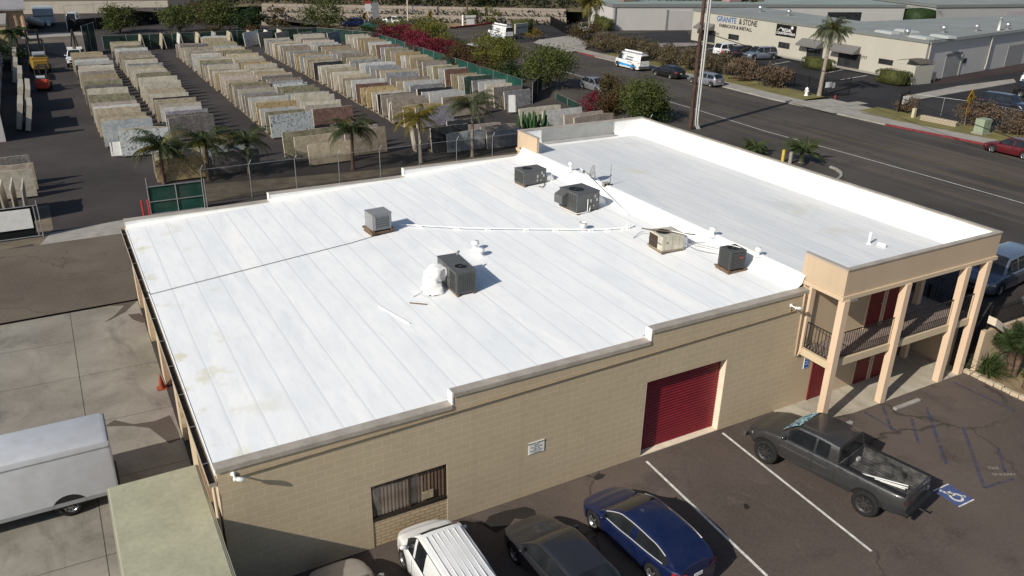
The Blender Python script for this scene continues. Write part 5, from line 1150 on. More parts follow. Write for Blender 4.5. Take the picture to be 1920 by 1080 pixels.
ST = [('cream', 'cream speckled', stone('stone_cream', (.46, .42, .33), (.56, .52, .43), (.33, .28, .21))),
      ('sand', 'sandy beige', stone('stone_sand', (.43, .36, .25), (.52, .45, .33), (.30, .24, .16), vf=.35)),
      ('white', 'white', stone('stone_white', (.56, .56, .53), (.64, .63, .60), (.40, .40, .39), 1.2, 'cloud', .5)),
      ('marble', 'white grey-veined', stone('stone_marble', (.60, .61, .62), (.46, .49, .48), (.05, .07, .07), 1.1, 'vein', 1.0)),
      ('grey', 'mid grey', stone('stone_grey', (.22, .22, .23), (.33, .33, .34), (.12, .12, .13))),
      ('lilac', 'lilac grey', stone('stone_lilac', (.30, .28, .32), (.42, .40, .42), (.17, .15, .18), 1.5, 'cloud', .6)),
      ('brown', 'reddish brown', stone('stone_brown', (.16, .095, .075), (.25, .15, .115), (.08, .05, .04))),
      ('gold', 'gold and brown swirled', stone('stone_gold', (.40, .29, .13), (.50, .38, .20), (.14, .08, .04), 1.4, 'vein', .85)),
      ('olive', 'olive speckled', stone('stone_olive', (.24, .22, .14), (.36, .33, .22), (.12, .11, .07))),
      ('black', 'black', stone('stone_black', (.025, .026, .03), (.05, .05, .055), (.10, .10, .10), vf=.2)),
      ('green', 'dark green', stone('stone_green', (.03, .055, .045), (.06, .09, .07), (.12, .15, .12), vf=.3)),
      ('dust', 'dusty brown', stone('stone_dust', (.30, .25, .19), (.40, .34, .27), (.20, .15, .11), 1.0, 'cloud', .5)),
      ('pinkish', 'pale pinkish', stone('stone_pink', (.46, .38, .33), (.54, .46, .40), (.32, .23, .19))),
      ('taupe', 'taupe', stone('stone_taupe', (.27, .23, .19), (.35, .30, .26), (.18, .15, .12))),
      ('blueish', 'pale blue grey', stone('stone_bluish', (.36, .39, .40), (.48, .50, .50), (.24, .27, .28), 1.2, 'cloud', .6)),
      ('amber', 'veined brown', stone('stone_amber', (.50, .43, .31), (.40, .32, .20), (.15, .10, .06), 1.7, 'vein', .9)),
      ('breccia', 'dark breccia', stone('stone_breccia', (.34, .32, .29), (.17, .15, .14), (.07, .06, .06), 1.8, 'vein', .8))]
EDGE = plain('raw_slab_edge', (.50, .46, .38), .9, 0, .2, .3, 9)
SM = {k: (lab, m) for k, lab, m in ST}
POOL = ['cream']*9+['sand']*7+['white']*5+['grey']*2+['lilac']*1+['brown']*1+['gold']*2+['olive']*4+['black']*1+['dust']*6+['pinkish']*2+['taupe']*4+['blueish']*2+['breccia']*3+['marble']*2+['amber']*2
ORD = lambda n: {1: 'front', 2: 'second', 3: 'third', 4: 'fourth', 5: 'fifth', 6: 'sixth', 7: 'seventh', 8: 'eighth', 9: 'ninth', 10: 'tenth', 11: 'eleventh', 12: 'twelfth', 13: 'thirteenth', 14: 'fourteenth', 15: 'fifteenth', 16: 'sixteenth', 17: 'seventeenth', 18: 'eighteenth', 19: 'nineteenth', 20: 'twentieth', 30: 'thirtieth', 40: 'fortieth', 50: 'fiftieth'}.get(n) or ('twenty-' if n < 30 else 'thirty-' if n < 40 else 'forty-') + {1: 'first'}.get(n % 10, ORD(n % 10))
SG = 'stone slabs on racks in the yard'
SLABS = []
def slab(kind, x, y, width, h, lean, label, rzz=0.0, th=None, group=SG, rough=True):
    "upright slab: bottom edge runs from (x,y) along local +x; lean>0 tips its top towards +y"
    th = th or rnd.uniform(.09, .26); g = MB(); n = 7; r_ = rnd.random
    top_ = [(width*i/n, h + (rnd.uniform(-.035, .02) if rough and 0 < i < n else (rnd.uniform(-.12, 0) if rough and rnd.random() < .4 else 0))) for i in range(n+1)]
    poly = [(0, .12), (width, .12)] + [(a + (rnd.uniform(-.03, .03) if 0 < i < n else 0), b) for i, (a, b) in reversed(list(enumerate(top_)))]
    M_ = Matrix.Rotation(-lean, 4, 'X') @ Matrix.Rotation(pi/2, 4, 'X')      # poly xy -> xz, thickness to -y
    g.prism(poly, -th/2, th/2, M_)
    m = SM[kind][1]; o = g.build('stone_slab', m); o.data.materials.append(EDGE)
    for p_ in o.data.polygons[2:]: p_.material_index = 1
    1; o.location = (x, y, .02); o.rotation_euler = (0, 0, rzz)
    tag(o, label, 'stone slab', group); SLABS.append(o); return o
TIMB = plain('rack_timber', (.20, .16, .11), .85, 0, .2, .3, 5)
RACKS = []
def rack(x, y, width, label, h=1.35, rzz=0.0):
    g = MB()
    for xx in (.08, width-.16):
        g.tube([(xx, -.42, 0), (xx, -.10, h)], .045, 4, smooth=False); g.tube([(xx, .42, 0), (xx, .10, h)], .045, 4, smooth=False)
        g.box(xx-.07, xx+.07, -.62, .62, .02, .13)
    g.box(0, width, -.05, .05, h-.1, h)
    o = g.build('slab_rack', TIMB); o.location = (x, y, 0); o.rotation_euler = (0, 0, rzz); RACKS.append(o)
    return tag(o, label, 'rack', 'timber racks under the slabs')
# rows: left edge x, first y, last y, pitch, width range, name
ROWS = [(1.30, 56.6, 100.5, 2.55, (3.6, 4.0), 'row along the yard driveway'),
        (6.60, 57.8, 110.0, 2.35, (3.5, 4.0), 'second row from the yard driveway'),
        (14.65, 56.2, 107.0, 2.15, (3.5, 3.9), 'third row from the yard driveway'),
        (18.70, 57.6, 112.0, 2.2, (3.5, 4.0), 'fourth row from the yard driveway'),
        (26.60, 55.4, 106.5, 2.0, (3.6, 4.0), 'fifth row from the yard driveway'),
        (31.70, 58.0, 110.0, 2.3, (3.8, 4.9), 'second row from the street fence'),
        (39.00, 58.0, 106.0, 2.2, (3.2, 3.7), 'row along the street fence')]
FRONT = [[('blueish', 3.95), ('sand', 3.8)], [('breccia', 3.9), ('lilac', 3.8), ('white', 3.8)], [('olive', 3.8), ('white', 3.8), ('gold', 3.7)], [('cream', 4.0), ('cream', 3.9), ('cream', 3.6)],
         [('dust', 3.9), ('taupe', 3.8), ('taupe', 3.8), ('black', 3.6), ('cream', 3.8), ('gold', 3.8), ('gold', 3.7), ('brown', 3.5), ('white', 3.8)], [('white', 3.9), ('blueish', 4.2), ('black', 4.6), ('grey', 4.6), ('white', 4.4)], [('breccia', 3.5), ('cream', 3.6), ('white', 3.6), ('grey', 3.4), ('green', 3.5), ('cream', 3.4)]]
def row(ri, x, ya, yb, pitch, wr, nm):
    y = ya; k = 0; j = 0
    while y < yb:
        wd = rnd.uniform(*wr); h = rnd.uniform(1.85, 2.22); dx = rnd.uniform(-.12, .12)
        kind = FRONT[ri][j][0] if j < len(FRONT[ri]) else rnd.choice(POOL)
        k += 1; slab(kind, x+dx, y-.46, wd, h, radians(rnd.uniform(9, 12)), '%s slab leaning back, %s in the %s' % (SM[kind][0], ORD(k), nm), radians(rnd.uniform(-1.5, 1.5)))
        rack(x+dx, y, wd, 'timber rack under the %s slab of the %s' % (ORD(k), nm))
        if rnd.random() < .03:
            kind = rnd.choice(POOL); k += 1; w2 = wd*rnd.uniform(.85, 1.0)
            slab(kind, x+dx+rnd.uniform(-.1, .1), y+.46, w2, rnd.uniform(1.75, 2.1), -radians(rnd.uniform(9, 12)), '%s slab leaning forward, %s in the %s' % (SM[kind][0], ORD(k), nm), radians(rnd.uniform(-1.5, 1.5)))
        y += pitch*.76*rnd.uniform(.9, 1.1); j += 1
slab('marble', 2.2, 52.2, 3.75, 2.15, radians(9), 'big white grey-veined slab behind the dark green palm, first of the driveway row', radians(-4)); 
slab('cream', 2.3, 53.6, 3.75, 2.0, radians(9), 'cream slab just behind the big veined slab of the driveway row', radians(-4)); rack(2.25, 54.2, 3.7, 'timber rack behind the big veined slab by the palm')
slab('breccia', 6.5, 56.0, 3.8, 2.1, radians(9), 'purple grey breccia slab facing the fence, first of the second driveway row', radians(3)); rack(6.6, 56.7, 3.7, 'timber rack behind the breccia slab at the row end')
slab('marble', 14.5, 53.4, 3.95, 2.1, radians(8), 'white slab with grey green veins at the front of the third row', radians(5)); rack(14.6, 54.2, 3.8, 'timber rack behind the veined slab of the third row')
slab('brown', 18.7, 54.6, 3.9, 2.05, radians(8), 'reddish brown slab beside the white veined slab', radians(5)); rack(18.8, 55.4, 3.7, 'timber rack behind the reddish brown slab')
slab('gold', 26.75, 52.6, 3.9, 2.1, radians(8), 'gold swirled slab at the front of the fifth row', radians(4)); rack(26.8, 53.4, 3.7, 'timber rack behind the front gold slab')
slab('lilac', 27.6, 51.6, 4.0, 2.0, radians(8), 'dark mauve slab standing just before the gold swirled slab', radians(4))
slab('dust', 31.8, 54.8, 4.9, 2.1, radians(8), 'dusty cream slab at the front of the second row from the street fence', radians(4)); rack(31.9, 55.6, 4.6, 'timber rack behind the front dusty slab')
slab('grey', 39.3, 55.8, 3.3, 2.0, radians(8), 'mid grey slab at the front beside the white easel board', radians(5)); rack(39.3, 56.6, 3.1, 'timber rack behind the front grey slab')
for i, r_ in enumerate(ROWS): row(i, *r_)
# slabs standing along the near fence
FG = [('sand', 3.7, 43.4, 3.4, 1.75, 9, 2, 'golden brown swirled slab behind the dark green palm trunk at the gate', 'gold'), ('cream', 3.9, 44.5, 3.2, 2.0, 8, 2, 'cream slab behind the golden brown one by the gate palm', 0), ('dust', 3.8, 45.6, 3.3, 1.9, -8, 2, 'dusty slab leaning against the back of the fence group by the gate', 0),
      ('grey', 7.75, 43.7, 3.5, 1.75, 8, 2, 'grey speckled slab between second and third palm at the fence', 'breccia'), ('blueish', 7.7, 44.9, 3.5, 1.95, 8, 2, 'pale blue grey slab behind the grey speckled one', 0), ('olive', 7.6, 47.3, 3.5, 2.1, 8, 2, 'mottled green slab topmost in the group by the third palm', 0),
      ('sand', 14.9, 43.2, 3.7, 1.75, 8, 3, 'sandy speckled slab before the middle palm trunk', 0), ('sand', 14.3, 44.8, 3.9, 2.05, 8, 3, 'larger sandy slab behind the speckled one by the middle palm', 0), ('olive', 13.7, 46.0, 5.2, 2.25, 8, 3, 'long olive slab at the back of the middle fence group', 0), ('dust', 18.4, 44.6, 3.6, 2.2, 8, 3, 'dusty slab with palm shadow beside the yellowing middle palm', 'dust'), ('pinkish', 18.3, 46.2, 3.6, 2.1, 8, 3, 'pale pinkish slab behind the one with palm shadow', 0), ('white', 18.2, 47.5, 3.4, 2.2, 8, 3, 'white slab topmost in the middle fence group', 0),
      ('black', 25.3, 43.0, 3.6, 2.15, 8, 3, 'black slab with white edge beside the pale thick palm trunk', 0), ('lilac', 26.4, 42.2, 3.6, 1.75, 8, 3, 'pale lilac slab before the black slab, with palm shadow', 'blueish'), ('black', 28.2, 46.0, 3.8, 1.85, 8, 3, 'black slab with pale rim behind the tallest yard palm', 0), ('pinkish', 29.2, 44.4, 3.6, 1.7, 8, 3, 'pinkish slab just behind the tallest yard palm trunk', 0), ('taupe', 30.0, 43.0, 3.6, 1.8, 8, 3, 'taupe slab in the corner beyond the tallest yard palm', 0), ('olive', 30.0, 41.9, 3.7, 1.6, 8, 3, 'dark olive slab against the fence beside the tallest yard palm', 'grey'), ('cream', 24.1, 43.5, 1.0, 2.2, 8, 80, 'narrow cream slab seen edge-on beside the fourth palm', 0),
      ('cream', 36.6, 47.9, 4.8, 1.9, 8, 3, 'cream slab behind the cactus near the wing corner', 0), ('white', 38.3, 46.4, 4.6, 1.8, 8, 3, 'white slab in the group behind the wing parapet', 0), ('pinkish', 39.8, 45.0, 4.6, 1.6, 8, 3, 'pale slab with notched top edge behind the wing parapet', 0), ('brown', 40.2, 43.9, 4.6, 1.6, 8, 3, 'brown slab closest before the wing parapet', 'taupe')]
for kind, x, y, wd, h, ln, rz_, lab, k2 in FG: slab(k2 or kind, x, y, wd, h, radians(ln), lab, radians(rz_), rnd.uniform(.09, .16))
for x, y, wd, wh in ((3.8, 45.0, 3.2, 'fence group by the gate'), (7.7, 46.0, 3.4, 'group by the third palm'), (14.4, 46.7, 4.6, 'middle fence group'), (18.3, 48.2, 3.4, 'group with the palm shadow'), (25.4, 43.8, 3.6, 'group by the fourth palm'), (38.2, 47.0, 4.6, 'group behind the wing parapet')): rack(x, y, wd, 'timber rack of the ' + wh)
# slabs edge-on along the back fence and angled at the far right
for i in range(9):
    x = 11.3+i*2.55+rnd.uniform(-.3, .3); y = 114.6-.05*i
    for s_, nm in ((-1, 'driveway side'), (1, 'street side')):
        kind = rnd.choice(['cream', 'white', 'sand', 'grey']); slab(kind, x+s_*.35, y, 2.6, 2.1, radians(9)*1, '%s slab, %s one of the %s back fence pair counted from the truck' % (SM[kind][0], nm, ORD(i+1) if i else 'first'), radians(90) if s_ < 0 else radians(-90)+pi, .10)
        SLABS[-1].rotation_euler = (0, 0, radians(90) if s_ > 0 else radians(-90)); 
        if s_ < 0: SLABS[-1].location.y += 2.6
for i, (x, y, kind) in enumerate(((33.0, 109.0, 'cream'), (35.0, 108.6, 'grey'), (37.0, 108.0, 'grey'), (29.8, 110.6, 'dust'), (27.4, 111.6, 'taupe'), (25.4, 112.6, 'white'))):
    slab(kind, x, y, 3.2, 2.2, radians(8), '%s slab turned sideways, %s at the back fence from the street corner' % (SM[kind][0], ORD(i+1) if i else 'first'), radians(38), .1)
# big slabs standing edge-on along the left wall, and a near group at the left edge
for i, (x, y, L_, kind, h) in enumerate(((-4.3, 65.0, 4.2, 'green', 2.4), (-5.0, 66.0, 4.0, 'grey', 2.5), (-4.3, 73.5, 6.0, 'olive', 2.5), (-4.9, 74.5, 5.0, 'cream', 2.5), (-4.9, 84.0, 5.0, 'taupe', 2.5), (-5.3, 92.0, 5.0, 'grey', 2.5), (-5.4, 101.0, 4.5, 'cream', 2.5))):
    o = slab(kind, x, y, L_, h, radians(-13), '%s slab standing edge-on along the long boundary wall, %s from the alley' % (SM[kind][0], ORD(i+1) if i else 'first'), radians(90), .42)
for i in range(7):
    kind = ('gold', 'brown', 'dust', 'sand', 'cream', 'sand', 'dust')[i]
    slab(kind, -7.75+i*.50, 38.2, 2.9, 2.1+.06*(i%3), radians((-3, 2, 4, -2, 3, 0, -3)[i]), '%s slab edge-on behind the notice board gate, %s in its rack' % (SM[kind][0], ORD(i+1) if i else 'first'), radians(88), .09)
for i, (y, kind, w_, h) in enumerate(((43.6, 'cream', 4.6, 2.0), (45.2, 'dust', 4.7, 2.0), (47.0, 'breccia', 4.5, 2.15))):
    slab(kind, -8.6, y, w_, h, radians(8), '%s slab facing the alley behind the edge-on rack, %s of three' % (SM[kind][0], ('frontmost', 'middle', 'rearmost')[i]), radians(0), .16)
rack(-8.5, 46.2, 4.4, 'timber rack behind the three slabs by the notice board gate')

# ---------------------------------------------------------------- fences of the yard
def screen_mat(name, col, dens):
    m, nt, b = new_mat(name); v = coords(nt); put(nt, b, mix(nt, ramp(nt, noi(nt, v, .9, 5), .35, .7, 0, .6), col, tuple(x*1.8+.01 for x in col)), .9, 0, .1)
    tr = N(nt, 'ShaderNodeBsdfTransparent'); ms = N(nt, 'ShaderNodeMixShader'); nt.links.new(ramp(nt, noi(nt, v, .6, 4), .3, .7, dens-.08, dens+.08), ms.inputs[0])
    out = [n for n in nt.nodes if n.type == 'OUTPUT_MATERIAL'][0]; nt.links.new(tr.outputs[0], ms.inputs[1]); nt.links.new(b.outputs[0], ms.inputs[2]); nt.links.new(ms.outputs[0], out.inputs[0]); return m
SCR_K = screen_mat('black_mesh_screen', (.020, .021, .020), .42); SCR_G = screen_mat('green_mesh_screen', (.011, .052, .041), .94); SCR_D = screen_mat('dark_screen', (.008, .010, .011), .97); SCR_B = screen_mat('dark_green_screen', (.012, .032, .026), .93)
def mesh_fence(name, label, pts, h, scr, arm=True, step=3.3, z=0, parent_cat='fence', screen_h=None):
    t = thing(name, label, parent_cat, (pts[0][0], pts[0][1], z)); o_ = Vector((pts[0][0], pts[0][1], 0)); g = MB(); rails = MB()
    for a, b in zip(pts, pts[1:]):
        a, b = Vector((a[0], a[1], 0))-o_, Vector((b[0], b[1], 0))-o_; L_ = (b-a).length; n = max(1, round(L_/step)); sh = screen_h or h-.05
        nsub = n*4
        for i in range(nsub):
            p, q = a+(b-a)*i/nsub, a+(b-a)*(i+1)/nsub; s0, s1 = (-.05*sin(pi*(i % 4)/4)), (-.05*sin(pi*((i+1) % 4 or 4)/4)) if (i+1) % 4 else 0
            g.add([(p.x, p.y, .05), (q.x, q.y, .05), (q.x, q.y, sh+s1), (p.x, p.y, sh+s0)], [(0, 1, 2, 3)])
        rails.tube([a+Vector((0, 0, h)), b+Vector((0, 0, h))], .02, 6)
        for i in range(n+1):
            p = a+(b-a)*i/n; MB_ = MB(); MB_.tube([p, p+Vector((0, 0, h+.05))], .032, 6)
            if arm: d = Vector((-(b-a).y, (b-a).x, 0)).normalized(); MB_.tube([p+Vector((0, 0, h)), p+Vector((.18, -.05, h+.32))], .02, 5)
            MB_.build('post', GALV, t)
    g.build('screen', scr, t); rails.build('rail', GALV, t); return t
mesh_fence('chain_link_fence', 'chain link fence with black see-through screen behind the warehouse', [(5.9, 37.4), (44.2, 37.9)], 2.35, SCR_K)
mesh_fence('screened_fence', 'green screened fence along the street side of the yard', [(44.3, 61.0), (44.0, 108.5)], 2.1, SCR_G, False)
mesh_fence('screened_fence', 'dark green screened fence along the back of the yard', [(6.2, 117.4), (38, 117.2), (44.0, 108.5)], 2.0, SCR_B, False)
mesh_fence('screened_fence', 'black screened corner fence panel beside the easel board', [(42.6, 55.8), (46.4, 60.2)], 2.7, SCR_D, False)
mesh_fence('screened_fence', 'low dark green screened fence beside the crimson bush', [(44.4, 49.4), (45.4, 55.6)], 1.5, SCR_B, False)
t = thing('screened_gate', 'open gate leaf with green screen and pale pipe frame', 'gate', (2.35, 36.1, 0))
g = MB()
for a, b in (((0, 0, .1), (0, 0, 2.55)), ((1.7, 0, .1), (1.7, 0, 2.0)), ((3.35, 0, .1), (3.35, 0, 2.0)), ((0, 0, 1.95), (3.35, 0, 1.95)), ((0, 0, .95), (3.35, 0, .95)), ((0, 0, .12), (3.35, 0, .12)), ((3.5, 0, 0), (3.5, 0, 2.1))): g.tube([a, b], .035, 6)
g.build('gate_frame', GALV, t); MB().quad((0, .03, .1), (3.35, .03, .1), (3.35, .03, 1.93), (0, .03, 1.93)).build('screen', SCR_G, t)
t = thing('side_gate', 'pipe gate with white notice board at the alley dirt strip', 'gate', (-8.2, 34.9, 0))
g = MB()
for a, b in (((0, 0, .1), (4.3, 0, .1)), ((4.3, 0, 0), (4.3, 0, 2.3)), ((0, 0, 2.0), (4.3, 0, 2.0)), ((4.1, 0, .1), (4.1, 0, 2.0)), ((4.1, 0, 1.0), (4.3, 0, 1.0))): g.tube([a, b], .035, 6)
g.build('gate_frame', GALV, t); MB().box(.0, 4.0, .02, .06, .1, 1.96).build('screen', SCR_D, t); MB().box(1.6, 3.9, -.05, -.02, .65, 1.85).build('notice_board', WHITE, t)
for i, (u, v) in enumerate(((265, 405), (276, 404))):
    tag(MB().tube([(0, 0, 0), (0, 0, 1.45), (-.02, 0, 1.75)], .06, 8).build('red_pipe', plain('red_pipe', (.50, .03, .04), .5)), ('taller slightly leaning', 'one next to the gate')[i]+' of two red pipes at the rear corner of the roof', 'pipe', 'red pipes at the rear corner').location = ((1.75, 2.1)[i], 34.0, 0)
t = thing('easel_board', 'white easel sign board standing in the aisle', 'sign', (39.02,53.76,0.03), radians(-12))
MB().add([(-.45, 0, .25), (.45, 0, .25), (.38, .22, 1.95), (-.38, .22, 1.95)], [(0, 1, 2, 3)]).build('board', WHITE, t); g = MB()
for x in (-.4, .4): g.tube([(x, -.02, 0), (x*.8, .24, 1.95)], .03, 5); g.tube([(x*.8, .8, 0), (x*.7, .26, 1.9)], .03, 5)
g.build('legs', WOOD, t)
t = thing('easel_board', 'white board leaning by the veined slab at the driveway', 'sign', (2.17,52.31,-0.00), radians(-6))
MB().add([(-.75, 0, .2), (.25, 0, .2), (.25, .15, 1.3), (-.75, .15, 1.3)], [(0, 1, 2, 3)]).build('board', WHITE, t); g = MB(); g.tube([(-.6, 0, 0), (-.6, .15, 1.3)], .03, 5); g.tube([(.15, 0, 0), (.15, .15, 1.3)], .03, 5); g.build('legs', WOOD, t)


# ---------------------------------------------------------------- vegetation
BARK = plain('bark', (.11, .085, .065), .9, 0, .2, .35, 5); PBARK = plain('palm_bark', (.25, .215, .175), .9, 0, .2, .35, 7); PBARK_D = plain('palm_bark_dark', (.115, .075, .055), .9, 0, .2, .45, 8)
F_GREEN = foliage('leaf_green', (.034, .054, .014), (.118, .142, .038), (.19, .165, .045), .45); F_DARK = foliage('leaf_dark', (.014, .034, .012), (.04, .075, .022), (.07, .07, .03), .3)
F_YEL = foliage('leaf_yellow_green', (.065, .085, .016), (.17, .17, .035), (.25, .19, .03), .5); F_RED = foliage('bougainvillea', (.10, .012, .022), (.24, .022, .05), (.06, .07, .02), .35); F_REDG = foliage('bougainvillea_green', (.045, .055, .02), (.11, .055, .025), (.20, .03, .03), .5)
F_DRY = foliage('hedge_dry', (.075, .062, .035), (.19, .145, .085), (.06, .085, .025), .45); F_DRYP = foliage('shrub_dry_pink', (.09, .065, .04), (.25, .17, .12), (.07, .09, .03), .5); F_BROWN = foliage('shrub_brown', (.06, .045, .022), (.13, .095, .04), (.08, .10, .03), .4); F_HEDGE = foliage('hedge_green', (.05, .065, .018), (.115, .12, .035), (.16, .13, .05), .35)
F_PALM = foliage('palm_frond', (.030, .050, .018), (.075, .100, .04), (.17, .14, .04), .2); F_PALMD = foliage('palm_frond_dark', (.02, .038, .014), (.06, .085, .03), (.12, .11, .04), .3); F_PALMY = foliage('palm_frond_yellow', (.10, .105, .02), (.22, .18, .035), (.26, .17, .04), .3); F_PALMG = foliage('palm_frond_grey', (.065, .085, .05), (.15, .17, .095), (.24, .20, .10), .4); F_IVY = foliage('ivy', (.010, .020, .008), (.040, .050, .020), (.07, .05, .03), .35)
def leaf(g, p, s, R_, flat=0.0):
    n = Vector((R_.gauss(0, 1), R_.gauss(0, 1), R_.gauss(.5, .8))).normalized(); u = n.orthogonal().normalized(); a = R_.random()*6.28; u = (u*cos(a)+n.cross(u)*sin(a)); v = n.cross(u); w_ = s*R_.uniform(.35, .6); l_ = s*R_.uniform(.7, 1.3)
    b = len(g.v); q = p+u*l_*.5; g.v += [tuple(p-u*l_*.5), tuple(p+v*w_*.5+n*s*.08), tuple(q), tuple(p-v*w_*.5+n*s*.08)]; g.f.append((b, b+1, b+2, b+3)); g.sm.append(False)
def crown_mb(rx, ry, rz_, n, s, R_, clumps=None, base=0.0, hollow=.45):
    g = MB(); k = clumps or max(8, n//70); cs = []
    for i in range(k):
        while True:
            d = Vector((R_.uniform(-1, 1), R_.uniform(-1, 1), R_.uniform(-.85, 1)))
            if hollow < d.length < 1: break
        cs.append((d, R_.uniform(.20, .42)))
    for i in range(n):
        d, r = cs[R_.randrange(k)]; e = Vector((R_.gauss(0, 1), R_.gauss(0, 1), R_.gauss(0, 1)))*r*.55
        p = d*.86+e; p = Vector((p.x*rx, p.y*ry, p.z*rz_+rz_))
        p.z = max(p.z+base, .03); leaf(g, p, s, R_)
    return g, cs
def bush(name, label, cat, loc, r, m, n=700, s=.22, seed=0, group=None, stem=True, hollow=.3):
    R_ = random.Random(seed or hash(label) % 9999 if False else (seed or len(label)*37+int(loc[0]*7))); rx, ry, rz_ = r
    t = thing(name, label, cat, (loc[0], loc[1], ht(loc[0], loc[1]) if len(loc) < 3 else loc[2]), R_.random()*6, group)
    g, cs = crown_mb(rx, ry, rz_, n, s, R_, None, .0, hollow); g.build('foliage', m, t)
    if stem:
        g = MB()
        for i in range(5):
            d = cs[i % len(cs)][0]; g.tube([(d.x*.1, d.y*.1, 0), (d.x*rx*.4, d.y*ry*.4, rz_*.6), (d.x*rx*.75, d.y*ry*.75, (d.z*.75+1)*rz_)], .035, 5, r1=.012)
        g.build('stem', BARK, t)
    return t
def tree(name, label, loc, h, r, m, n=2200, s=.28, seed=1, group=None, trunk=.16):
    R_ = random.Random(seed); rx, ry, rz_ = r; z = ht(loc[0], loc[1]) if len(loc) < 3 else loc[2]
    t = thing(name, label, 'tree', (loc[0], loc[1], z), 0, group); b0 = h-2*rz_
    g, cs = crown_mb(rx, ry, rz_, n, s, R_, None, b0); g.build('crown', m, t)
    g = MB(); g.tube([(0, 0, 0), (.08, .05, b0*.6), (-.05, .1, b0+rz_*.5)], trunk, 7, r1=trunk*.6)
    for i in range(9):
        d = cs[i % len(cs)][0]; g.tube([(0, .05, max(.2, b0*.7)), (d.x*rx*.4, d.y*ry*.4, b0+rz_*.6), (d.x*rx*.8, d.y*ry*.8, b0+(d.z*.8+1)*rz_)], trunk*.45, 5, r1=.02)
    g.build('trunk', BARK, t); return t
def frond_mb(L_, droop, wid, n, R_, up=.5, leaf_l=.5, lw=.035):
    "one frond along +x from the origin; arching, leaflets both sides"
    g = MB(); pts = []; a = up; p = Vector((0, 0, 0)); st = L_/n
    for i in range(n+1):
        pts.append(p.copy()); p = p+Vector((cos(a), 0, sin(a)))*st; a -= droop/n*(.6+.8*i/n)
    g.tube(pts, .022, 4, r1=.006, cap=False)
    for i in range(1, n):
        f = i/n
        for j in (0, .33, .66):
            q = pts[i].lerp(pts[i+1], j); d = (pts[min(i+1, n)]-pts[i-1]).normalized(); ll = leaf_l*sin(pi*min(1, f*.9+.12))*R_.uniform(.8, 1.1)
            for s_ in (1, -1):
                e = (Vector((0, s_, 0))*wid+d*.55+Vector((0, 0, R_.uniform(-.9, -.1)))).normalized(); tip = q+e*ll; tip.z -= ll*R_.uniform(.25, .6); sd_ = d*lw
                b = len(g.v); g.v += [tuple(q-sd_), tuple(q+sd_), tuple(q.lerp(tip, .55)+sd_*.9+Vector((0, 0, ll*.10))), tuple(tip), tuple(q.lerp(tip, .55)-sd_*.9+Vector((0, 0, ll*.10)))]; g.f.append((b, b+1, b+2, b+3, b+4)); g.sm.append(False)
    return g
def palm(label, loc, h, nf, L_, m, seed, trunk=(.13, .09), bark=None, up=(.0, 1.1), droop=(1.4, 2.4), leaf_l=.45, lean=(0, 0), group=None, m2=None, n2=0, name='palm_tree', cat='palm', wid=.9, n=14, lw=.03, z=None):
    R_ = random.Random(seed); t = thing(name, label, cat, (loc[0], loc[1], ht(loc[0], loc[1]) if z is None else z), 0, group)
    g = MB(); k = 12; pts = [Vector((lean[0]*(i/k)**1.5, lean[1]*(i/k)**1.5, h*i/k)) for i in range(k+1)]
    g.tube(pts, [trunk[0]*(1.35 if i == 0 else 1)+(trunk[1]-trunk[0])*i/k+(.012 if i % 2 else 0) for i in range(k+1)], 9); g.build('trunk', bark or PBARK, t)
    top_ = pts[-1]; A = MB(); B_ = MB()
    for i in range(nf):
        f = frond_mb(L_*R_.uniform(.8, 1.1), R_.uniform(*droop), wid, n, R_, R_.uniform(*up), leaf_l, lw); M_ = Matrix.Translation(top_) @ Matrix.Rotation(2*pi*(i*.618+R_.uniform(-.06, .06)), 4, 'Z')
        tgt = B_ if i < n2 else A; tgt.add([M_ @ Vector(v) for v in f.v], f.f)
    A.build('crown', m, t)
    if n2: B_.build('dry_fronds', m2, t)
    return t
PG2 = 'small palms along the yard fence'
for lab, p, h, sd_, mm, nf, L_ in (('dark green palm before the big veined slab by the gate', (4.11,43.29,-0.00,2.58), 0, 11, F_PALM, 20, 2.1), ('palm with thin dark trunk just beyond the green gate', (7.18,42.89,-0.00,2.66), 0, 12, F_PALM, 15, 2.0), ('small crowned palm between green gate and middle palm', (10.28,43.49,-0.00,2.36), 0, 13, F_PALM, 13, 1.8),
        ('middle palm of the yard with yellowing lower fronds', (17.72,41.13,-0.00,3.08), 0, 14, F_PALM, 16, 2.1), ('fourth palm with few yellow fronds and pale thick trunk', (23.35,40.75,-0.00,3.60), 0, 15, F_PALMY, 11, 1.9), ('tallest yard palm with full grey green crown', (27.94,40.64,-0.00,4.18), 0, 16, F_PALMG, 22, 2.2)):
    palm(lab, p, p[3], nf+10, L_*1.3, mm, sd_, (.14, .10), PBARK_D if sd_ in (11, 12, 14) else PBARK, (.05, 1.35), (1.5, 2.5), .5, (rnd.uniform(-.2, .2), 0), PG2, F_PALMY, 2 if sd_ != 15 else 0, lw=.016)
palm('tall street palm with grey trunk before the shop awning', (72.19,43.70,1.00), 7.2, 34, 2.6, F_PALMG, 21, (.24, .15), PBARK, (-.5, 1.3), (1.2, 2.2), .6, (.35, 0), None, F_PALMY, 2, lw=.022)
palm('yellowish palm beside the iron fence and white car', (71.32,87.85,1.00), 6.6, 24, 2.9, F_PALMY, 22, (.19, .14), PBARK, (-.6, 1.2), (1.2, 2.2), .65, (0, .2), lw=.028)
